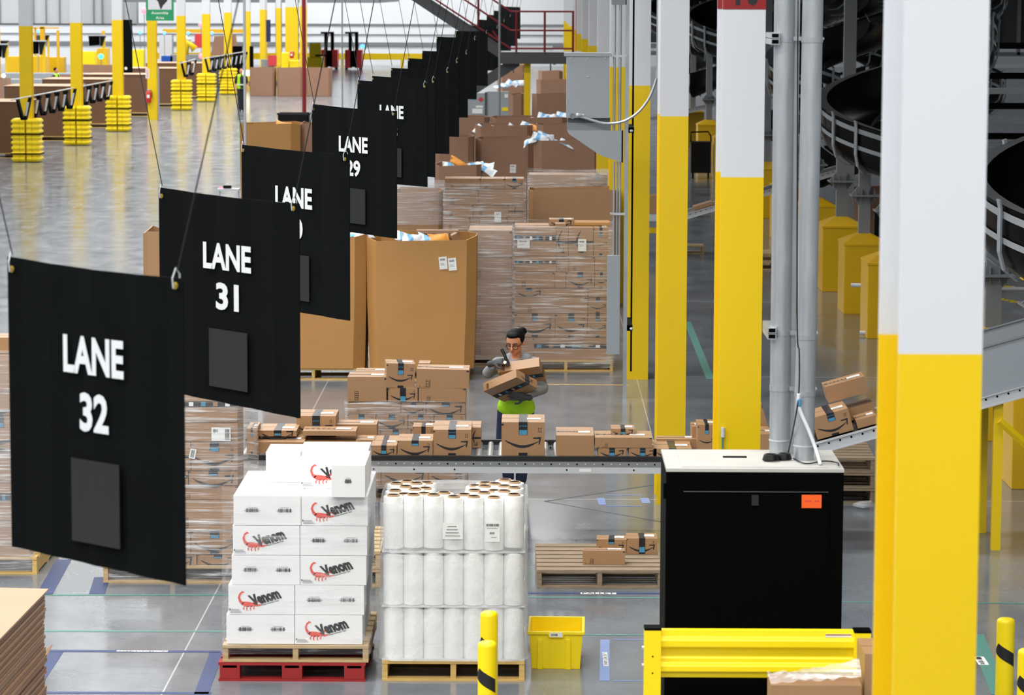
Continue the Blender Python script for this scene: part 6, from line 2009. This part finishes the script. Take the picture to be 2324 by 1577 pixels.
rl.build('railing', t, world=True, smooth=True, autos=50)
for dx in (1185,):
    MB('yellow').box(LX(dx), LX(dx + 15), LY + 0.2, LY + 0.4, 0, LZ(145)).build('post', t, world=True)['label'] = 'yellow square post'
# disconnect cabinets under the stair
t = thing('electrical_enclosure', 'pair of grey disconnect boxes with warning stickers beside the lower stair', 'electrical box', (LX(1110), 80, 0.9))
gx0, gx1, gx2 = X(1058, 80), X(1103, 80), X(1151, 80)
b = MB('panel_grey').box(gx0, gx1 - 0.06, 80, 80.3, Z(275, 80), Z(212, 80)).box(gx1, gx2, 79.98, 80.3, Z(275, 80), Z(208, 80))
b.build('enclosure_body', t, world=True)
MB('steel_dark').box(gx1 - 0.06, gx1, 79.95, 80.3, Z(275, 80), Z(210, 80)).build('handle_column', t, world=True)
MB('glow_red' if False else 'forklift_red').slab([(X(1083, 80), 79.99, Z(226, 80)), (X(1089, 80), 79.99, Z(220, 80)), (X(1095, 80), 79.99, Z(226, 80)), (X(1089, 80), 79.99, Z(232, 80))], (0, 0.005, 0)).build('warning_diamond', t, world=True)
MB('label_white').box(X(1070, 80), X(1093, 80), 79.99, 80, Z(258, 80), Z(247, 80)).box(X(1078, 80), X(1094, 80), 79.99, 80, Z(245, 80), Z(240, 80)).box(X(1142, 80), X(1150, 80), 79.97, 79.98, Z(222, 80), Z(214, 80)).box(X(1136, 80), X(1150, 80), 79.97, 79.98, Z(252, 80), Z(244, 80), 'yellow_plastic').build('stickers', t, world=True)
MB('steel_dark').box(gx0 + 0.05, gx0 + 0.1, 80.3, 80.36, 0, Z(220, 80)).box(gx2 - 0.1, gx2 - 0.05, 80.3, 80.36, 0, Z(220, 80)).build('stand', t, world=True)
# poles
for px0, px1, Y_, top, m_, lab in ((690, 699, 103, 5.2, 'maroon', 'dark red round post in the middle aisle'), (559, 565, 62, 5.2, 'steel_light', 'thin pale pole in front of the walking person'), (778, 781.5, 110, 5.2, 'steel_grey', 'thin grey pole between the two forklifts'),
                                   (1128, 1133, 79, 5.2, 'steel_grey', 'thin grey pole before the stair landing'), (1300, 1310, 95, 5.2, 'maroon', 'dark red post at the right end of the landing')):
    r = (X(px1, Y_) - X(px0, Y_)) / 2
    tag(MB(m_).lathe(((X(px0, Y_) + X(px1, Y_)) / 2, Y_, 0), [(r, 0), (r, top)], 14).build('steel_pole', smooth=True, autos=40), lab, 'pole', 'slim poles in the hall')
# parcel conveyor goods under stairs: sorter rollers behind the landing
b = MB('steel_light')
for k in range(9):
    b.box(X(1155, 120), X(1250, 120), 120 + k * 0.35, 120.12 + k * 0.35, 2.2 + k * 0.05, 2.28 + k * 0.05)
b.box(X(1150, 120), X(1156, 120), 120, 123.2, 2.0, 2.3, 'steel_dark').box(X(1250, 120), X(1256, 120), 120, 123.2, 2.0, 2.3, 'steel_dark')
b.box(X(1160, 121), X(1163, 121), 121, 121.1, 0, 2.3, 'steel_dark').box(X(1243, 121), X(1246, 121), 121, 121.1, 0, 2.3, 'steel_dark')
tag(b.build('roller_table'), 'raised grey roller conveyor seen through the landing railing', 'conveyor')
# forklifts
def forklift(px0, px1, ytop, ybase, label, lamp=False):
    p = gz((px0 + px1) / 2, ybase)
    s = F / p.y
    w = (px1 - px0) / s
    H_ = (ybase - ytop) / s
    t = thing('forklift', label, 'forklift', p, 0, 'forklifts by the far wall')
    b = MB('black_metal')
    for x0, x1 in ((-0.5 * w + 0.22, -0.5 * w + 0.42), (0.5 * w - 0.42, 0.5 * w - 0.22)):
        b.box(x0, x1, 0, 0.25, 0.1, H_)
    b.box(-0.5 * w, 0.5 * w - 0.22, 0, 0.2, H_ - 0.12, H_)
    b.box(-0.45, 0.45, 0.2, 1.0, 0.15, 1.15)
    b.build('mast', t)
    for x0, x1 in ((-0.5 * w, -0.5 * w + 0.32), (0.5 * w - 0.32, 0.5 * w)):
        MB('forklift_red').box(x0, x1, -0.1, 1.5, 0.1, H_ * 0.52).build('body_side', t)
    for x in (-0.42 * w, 0.42 * w):
        MB('black_plastic').lathe((x, 0.2, 0.22), [(0.22, -0.09), (0.22, 0.09)], 18, axis='X').build('wheel', t)
    if lamp:
        MB('lamp_blue').ball((0.5 * w + 0.05, -0.1, H_ * 0.62), (0.16, 0.1, 0.12)).build('blue_lamp', t, smooth=True)
forklift(728, 766, 73, 157, 'red and black forklift behind the dark red post')
forklift(783, 821, 73, 158, 'red and black forklift with a blue lamp by the far wall', lamp=True)
t = thing('tugger', 'yellow tugger vehicle between the dark red post and a forklift', 'vehicle', gz(712, 162), 0)
MB('yellow_plastic').box(-0.5, 0.5, 0, 2.2, 0.1, 0.85).build('chassis', t, bevel=0.05)
MB('yellow_plastic').box(-0.3, 0.4, 0.3, 1.1, 0.85, 1.7).build('seat_back', t, bevel=0.05)
MB('black_metal').box(0.1, 0.8, -0.05, 0.2, 0.9, 1.0).build('steering_bar', t)
for x in (-0.4, 0.4):
    MB('black_plastic').lathe((x, 0.3, 0.2), [(0.2, -0.09), (0.2, 0.09)], 16, axis='X').build('wheel', t)
# yellow barrier at the foot of the back wall
t = thing('wall_barrier', 'low yellow barrier along the foot of the far white wall', 'barrier', (X(850, 196), 196, 0))
MB('yellow').box(-14, 14, 0, 0.3, 0.5, 0.9).build('rail', t)
for k in range(8):
    MB('yellow').box(-13.5 + k * 3.8, -13.3 + k * 3.8, 0.02, 0.28, 0, 0.5).build('post', t)
# yellow wide columns and machines left of the red post
for px0, px1, ytop, lab in ((596, 608, 24, 'first'), (632, 643, 20, 'second'), (653, 681, 18, 'wide'), (685, 700, 16, 'last')):
    Y_ = 158
    b = MB('yellow').box(X(px0, Y_), X(px1, Y_), Y_, Y_ + 0.6, 0, Z(ytop, Y_))
    b.box(X(px0, Y_), X(px1, Y_), Y_, Y_ + 0.6, Z(ytop, Y_), 4.9, 'white_paint')
    tag(b.build('steel_column'), '%s yellow column behind the group of brown bins' % lab, 'column', 'yellow columns left of the dark red post', 'thing')
Y_ = 156
def bx(px0, px1, y0, y1, Y, d, m, name, lab, cat, grp=None, to_floor=False, extra=None):
    z0 = 0 if to_floor else Z(y1, Y, px0)
    b = MB(m).box(X(px0, Y), X(px1, Y), Y, Y + d, z0, Z(y0, Y, px0))
    if extra: extra(b)
    return tag(b.build(name, bevel=0.01), lab, cat, grp)
def fl_extra(px0, px1, y0, y1, Y, m):
    return lambda b: b.box(X(px0, Y), X(px1, Y), Y - 0.03, Y, Z(y1, Y, px0), Z(y0, Y, px0), m)
bx(644, 660, 120, 155, 147, 0.8, 'yellow_plastic', 'machine_cabinet', 'yellow cabinet left of the wide yellow column foot', 'machine', to_floor=True)
bx(662, 682, 138, 155, 147, 0.8, 'yellow_plastic', 'machine_cabinet', 'low yellow cabinet under the fire extinguisher', 'machine', to_floor=True)
bx(610, 619, 45, 95, 160, 0.4, 'navy', 'vertical_banner', 'dark blue vertical panel left of the second yellow column', 'panel', to_floor=False)
bx(573, 580, 105, 158, 152, 0.5, 'black_metal', 'speaker_tower', 'slim black cabinet behind the pale pole', 'cabinet', to_floor=True)
def machine(px, py, label):
    p = gz(px, 160)
    t = thing('packing_machine', label, 'machine', (X(px, 150), 150, 0))
    MB('steel_dark').box(-0.9, 0.9, 0, 1, 0.2, 0.45).build('base', t)
    MB('steel_grey').box(-0.3, 0.3, 0.2, 0.8, 0.45, 1.5).build('column', t)
    MB('yellow').box(0.35, 0.6, 0.1, 0.6, 0.45, 1.3).build('guard', t)
    MB('forklift_red').box(0.05, 0.45, 0, 0.3, 1.2, 1.7).build('red_panel', t)
    MB('lamp_white').box(-1.3, -0.6, -0.1, 0, 0.72, 0.98).build('screen', t)
machine(612, 140, 'small grey and red machine with a bright screen left of the yellow columns')
def extinguisher(px, y0, y1, Y, label):
    t = thing('fire_extinguisher', label, 'fire extinguisher', (X(px, Y), Y, Z(y1, Y)))
    h_ = Z(y0, Y) - Z(y1, Y)
    MB('extinguisher').lathe((0, 0, 0), [(0.09, 0), (0.10, 0.03), (0.10, h_ * 0.62), (0.06, h_ * 0.74), (0.03, h_ * 0.78)], 16).build('cylinder', t, smooth=True, autos=50)
    MB('steel_light').box(-0.05, 0.05, -0.04, 0.04, h_ * 0.78, h_ * 0.86).build('valve', t)
    MB('label_white').box(-0.05, 0.05, -0.103, -0.10, h_ * 0.30, h_ * 0.5).build('label', t)
    MB('black_plastic').tube([(0.04, 0, h_ * 0.8), (0.13, 0, h_ * 0.7), (0.12, 0, h_ * 0.3)], 0.015, 6).build('hose', t)
extinguisher(347, 200, 236, 115.14, 'fire extinguisher hanging on the yellow column under the green sign')
extinguisher(667, 115, 134, 146.8, 'fire extinguisher in front of the wide yellow column')
tag(MB('label_white').box(-0.07, 0.07, 0, 0.01, 0, 0.36).box(-0.03, 0.03, -0.002, 0, 0.04, 0.32, 'forklift_red').box(-0.012, 0.012, -0.003, -0.002, 0.06, 0.30, 'label_white').build('safety_label', loc=(X(345, 115.24), 115.235, Z(181, 115.24))), 'red and white upright label above the fire extinguisher', 'label')
# grey downspout cabinet right of the green sign column
t = thing('wall_cabinet', 'tall slim grey cabinet beside the column under the green sign', 'cabinet', (X(362, 116), 116, 0))
MB('panel_grey').box(X(357, 116) - X(362, 116), X(369, 116) - X(362, 116), 0, 0.3, 0.1, Z(155, 116)).build('case', t)
MB('steel_grey').box(-0.1, 0.06, 0, 0.25, Z(155, 116), 4.9).build('duct', t)
# green hanging sign
GS = 112.5
t = thing('hanging_sign', 'green hanging sign lettered Assembly Area with a dark picture', 'sign', (X(374, GS), GS, Z(50, GS)))
w_ = X(405, GS) - X(343, GS)
MB('green_sign').box(-w_ / 2, w_ / 2, 0, 0.03, 0, 1.25).build('sign_board', t)
MB('sign_pale').box(-w_ / 2 + 0.08, w_ / 2 - 0.08, -0.005, 0, 0.40, 1.15).build('picture_panel', t)
MB('print_black').slab([(-0.2, -0.006, 0.85), (0.25, -0.006, 0.9), (0.28, -0.006, 0.72), (0.12, -0.006, 0.55), (0.06, -0.006, 0.42), (0.02, -0.006, 0.42), (-0.02, -0.006, 0.56), (-0.06, -0.006, 0.68)], (0, -0.002, 0)).build('dark_figure', t)
tx = MB('label_white').text('Assembly', (0, -0.004, 0.27), 0.62, 0.12)
tx.build('lettering', t)
tx = MB('label_white').text('Area', (0, -0.004, 0.11), 0.30, 0.10)
tx.build('lettering', t)
for sx in (-1, 1):
    MB('wire').tube([(sx * 0.4, 0.015, 1.25), (sx * 0.4, 0.015, 3.5)], 0.012, 6).build('hanging_rod', t)
# tall black banner
BB = 122
t = thing('vertical_banner', 'tall black vertical banner with small pale icons, left of the green sign', 'banner', (X(297, BB), BB, 0))
MB('sign_cloth').box(-0.26, 0.26, 0, 0.05, 0, Z(48, BB)).build('banner_panel', t)
b = MB('label_white')
for k, z in enumerate((1.75, 1.5, 1.2, 0.98)):
    b.lathe((0.0, -0.003, z), [(0.06 - 0.01 * k, 0), (0.06 - 0.01 * k, 0.002)], 12, axis='Y')
b.build('icons', t)
# flattened-carton stacks beside the aisle columns
ST = [(88.6, -17.2, -14.65, 1.62, 'nearest'), (99.0, -17.0, -14.75, 1.75, 'second'), (108.6, -17.3, -14.75, 1.70, 'third'), (118.6, -17.3, -14.75, 1.60, 'fourth'), (128.2, -17.3, -14.75, 1.6, 'fifth'), (137.8, -17.3, -14.75, 1.6, 'sixth')]
for Y_, xa_, xb_, hz_, nm in ST:
    pallet((xa_ + xb_) / 2, Y_, 'pallet under the %s stack of flattened cartons in the aisle' % nm, w=xb_ - xa_ - 0.1, d=2.4, m='wood_yellow', group='pallets of the aisle row')
    sheet_pile([(xa_, Y_ + 0.1), (xb_, Y_ + 0.1), (xb_, Y_ + 2.6), (xa_, Y_ + 2.6)], 0.15, hz_, '%s brown stack of flattened cartons beside the aisle columns' % nm, m='kraft_dark', over=0.02)
for i, (px0, px1, yt, Y_) in enumerate(((128, 205, 172, 136), (225, 300, 150, 150), (190, 262, 148, 152), (285, 345, 182, 132), (0, 30, 178, 128))):
    gaylord(X(px0, Y_), X(px1, Y_), Y_, Y_ + 1.2, 0.01, Z(yt, Y_, px0), 'brown bin standing behind the aisle stacks, %s counted from the left' % ORD[[1, 3, 2, 4, 0][i]], m='kraft_far', cham=0.1, fill=0.1, group='brown bins behind the aisle stacks')
# hanging V holders on a wire
def vholders(px0, py0, Y0, px1, py1, Y1, n, where, h_=0.62, w_=0.34):
    a, c = at(px0, py0, Y0), at(px1, py1, Y1)
    e = (a - c).normalized()
    tag(MB('steel_light').tube([a + e * 1.2, a, c, c - e * 0.6], 0.02, 6).build('line_wire', smooth=True), 'wire carrying the black holders %s' % where, 'wire', 'wires carrying the black holders')
    proto = None
    for k in range(n):
        p = a + (c - a) * (k + 0.5) / n
        lab = '%s black V-shaped holder hanging %s, counted from the camera' % (ORD[k], where)
        if proto is None:
            t = thing('label_holder', lab, 'holder', p, 0, 'black V-shaped holders hanging %s' % where)
            for sg in (-1, 1):
                x0 = sg * w_ / 2
                b = MB('sign_cloth')
                b.slab([(x0, 0, 0), (x0 * 0.72, 0, 0), (sg * 0.0, 0, -h_), (sg * 0.07, 0, -h_)], (0, 0.3, 0))
                b.build('holder_arm', t)
            b = MB('steel_light').slab([(w_ * 0.26, -0.01, -0.12), (w_ * 0.42, -0.01, -0.12), (w_ * 0.24, -0.01, -h_ * 0.8), (w_ * 0.12, -0.01, -h_ * 0.8)], (0, 0.005, 0))
            b.build('card', t)
            proto = t
        else:
            dup(proto, p, 0, lab)
vholders(40, 224, 84, 248, 184, 106, 11, 'before the first aisle columns', w_=0.42)
vholders(414, 142, 123, 440, 135, 128, 2, 'before the fifth aisle column', w_=0.42)
vholders(468, 132, 130, 556, 117, 146, 8, 'before the sixth aisle column', w_=0.42)
# equipment beyond the stacks, upper left
def screenbox(px0, px1, y0, y1, Y, lab):
    t = thing('monitor', lab, 'monitor', (X((px0 + px1) / 2, Y), Y, Z(y1, Y)), 0, 'black angled screens above the far line')
    w_ = (X(px1, Y) - X(px0, Y)) / 2
    h_ = Z(y0, Y) - Z(y1, Y)
    MB('black_metal').slab([(-w_, 0, h_), (w_ * 0.3, 0, h_), (w_ * 0.3, 0, 0.05), (-w_ * 0.9, 0, 0)], (0, 0.15, 0)).build('screen', t)
    MB('black_plastic').slab([(w_ * 0.35, 0, h_), (w_, 0, h_), (w_ * 0.6, 0, 0), (w_ * 0.4, 0, 0)], (0, 0.3, 0)).build('side_shroud', t)
    MB('steel_light').box(-w_ * 1.1, w_ * 1.1, 0, 0.1, h_, h_ + 0.06).build('top_rail', t)
    MB('yellow').box(w_ * 0.7, w_ * 0.9, 0.1, 0.3, -Z(y1, Y), h_).build('stand', t)
screenbox(-5, 33, 106, 136, 150, 'black angled screen at the left edge of the picture')
screenbox(73, 118, 98, 128, 152, 'black angled screen between the first two aisle columns')
screenbox(93, 127, 84, 99, 165, 'black screen behind the one between the first two aisle columns')
screenbox(214, 252, 85, 108, 154.5, 'black angled screen left of the third aisle column')
screenbox(2, 36, 97, 106, 165, 'flat black screen behind the one at the left edge')
bx(30, 118, 128, 166, 160, 1.2, 'yellow_deep', 'machine_guard', 'wide amber machine guard behind the first aisle column', 'machine', to_floor=True)
bx(120, 158, 130, 150, 165, 1.0, 'yellow_deep', 'machine_guard', 'amber machine guard left of the second aisle column', 'machine', to_floor=True)
bx(188, 228, 117, 143, 160, 1.0, 'yellow_plastic', 'machine_guard', 'bright yellow machine box right of the second aisle column', 'machine', to_floor=True)
bx(233, 256, 110, 148, 158, 1.0, 'yellow_deep', 'machine_guard', 'amber cabinet left of the third aisle column', 'machine', to_floor=True)
bx(312, 336, 113, 144, 158, 1.0, 'yellow_plastic', 'machine_guard', 'yellow cabinet left of the column with the green sign', 'machine', to_floor=True)
bx(376, 402, 127, 141, 150, 1.0, 'blue_box', 'tote', 'blue tote on the far line left of the fifth aisle column', 'tote')
bx(372, 400, 80, 127, 165, 0.8, 'white_paint', 'machine_cabinet', 'white machine cabinet behind the blue tote', 'machine', to_floor=True)
bx(22, 260, 166, 178, 145, 1.0, 'panel_grey', 'belt_conveyor', 'long grey conveyor behind the cardboard stacks, upper left', 'conveyor')
bx(22, 105, 180, 190, 140, 1.0, 'panel_grey', 'belt_conveyor', 'lower grey conveyor behind the nearest cardboard stack', 'conveyor')
for i, (x0, x1, y0, y1) in enumerate(((65, 72, 60, 140), (93, 97, 62, 140), (106, 116, 60, 140), (143, 148, 69, 140), (11, 16, 66, 140), (244, 250, 70, 120))):
    bx(x0, x1, y0, 170, 163, 0.3, 'yellow_deep', 'guard_post', 'slim yellow post of the far line, %s from the left' % ORD[[1, 2, 3, 4, 0, 5][i]], 'post', 'slim yellow posts of the far line', to_floor=True)
for i, (x0, x1, y0, y1, w) in enumerate(((68, 148, 66, 69, 'upper'), (380, 575, 69, 77, 'right'),)):
    b = MB('yellow_deep').box(X(x0, 163), X(x1, 163), 163, 163.3, Z(y1, 163), Z(y0, 163))
    tag(b.build('guard_beam'), 'yellow beam across the far line, %s one' % w, 'beam')
t = thing('robot_arm', 'yellow robot arm with a silver joint before a red panel', 'robot arm', (X(438, 150), 150, 0))
MB('steel_grey').box(-0.9, 0.9, 0, 1, 0, Z(127, 150)).build('pedestal', t)
MB('yellow').tube([(-0.25, 0.3, Z(127, 150)), (-0.1, 0.3, Z(98, 150)), (0.25, 0.3, Z(115, 150))], 0.2, 10).build('arm_link', t, smooth=True)
MB('steel_light').tube([(-0.45, 0.3, Z(76, 150)), (-0.15, 0.3, Z(92, 150)), (0.05, 0.3, Z(95, 150))], 0.13, 10).build('forearm', t, smooth=True)
MB('forklift_red').box(0.2, 0.75, 0.8, 0.9, Z(112, 150), Z(80, 150)).build('red_panel', t)
t = tag(MB('kraft_far').slab([(X(486, 155), 155, Z(128, 155)), (X(545, 155), 155, Z(128, 155)), (X(540, 155), 155, Z(82, 155)), (X(495, 155), 155, Z(85, 155))], (0, 0.8, 0)).build('cardboard_hood'), 'brown cardboard shape between the sixth and seventh aisle columns', 'cardboard box')
bx(486, 545, 128, 175, 155, 0.8, 'steel_dark', 'packing_table', 'dark table under the brown cardboard shape', 'table', to_floor=True)
bx(535, 556, 105, 160, 150, 0.5, 'black_metal', 'machine_cabinet', 'black cabinet behind the walking person', 'machine', to_floor=True)
for i, (px, py, Y_, m_) in enumerate(((86, 71, 158, 'lamp_blue'), (318, 74, 158, 'lamp_blue'), (373, 75, 158, 'lamp_blue'), (427, 75, 158, 'lamp_blue'), (481, 75, 158, 'lamp_blue'), (229, 128, 152, 'lamp_green'), (457, 127, 148, 'glow_red'), (327, 24, 130, 'glow_red'), (456, 56, 155, 'glow_red'), (8, 172, 125, 'lamp_white'), (288, 104, 600, 'x'))):
    if m_ == 'x': continue
    p_ = at(px, py, Y_)
    t = thing('signal_lamp', '%s signal lamp of the far line, at the %s position from the left' % (m_[5:], ORD[i % 16]), 'lamp', (p_.x, Y_, 0), 0, 'signal lamps of the far line')
    MB(m_).ball((0, 0, p_.z), 0.08 if 'blue' in m_ or 'white' in m_ else 0.13, n=10, k=6).build('lamp', t, smooth=True)
    MB('steel_grey').box(-0.015, 0.015, 0.02, 0.05, 0, p_.z).build('pole', t)
# upper enclosure and soffit in the far left
b = MB('far_panel').box(X(-60, 186), X(322, 186), 186, 187, Z(58, 186), 6.5)
for px in (5, 18, 66, 92, 120, 150, 190, 226, 245, 290):
    b.box(X(px, 186), X(px + 1.6, 186), 185.9, 186, Z(58, 186), 6.5, 'steel_grey')
b.box(X(-60, 186), X(322, 186), 185.8, 186, Z(60, 186), Z(57, 186), 'steel_dark')
tag(b.build('clad_enclosure'), 'grey panelled enclosure high in the far left corner', 'enclosure')
struct(MB('soffit_grey').box(X(290, 165), X(860, 165), 165, 190, Z(8, 165), 6.5), 'trim_3')
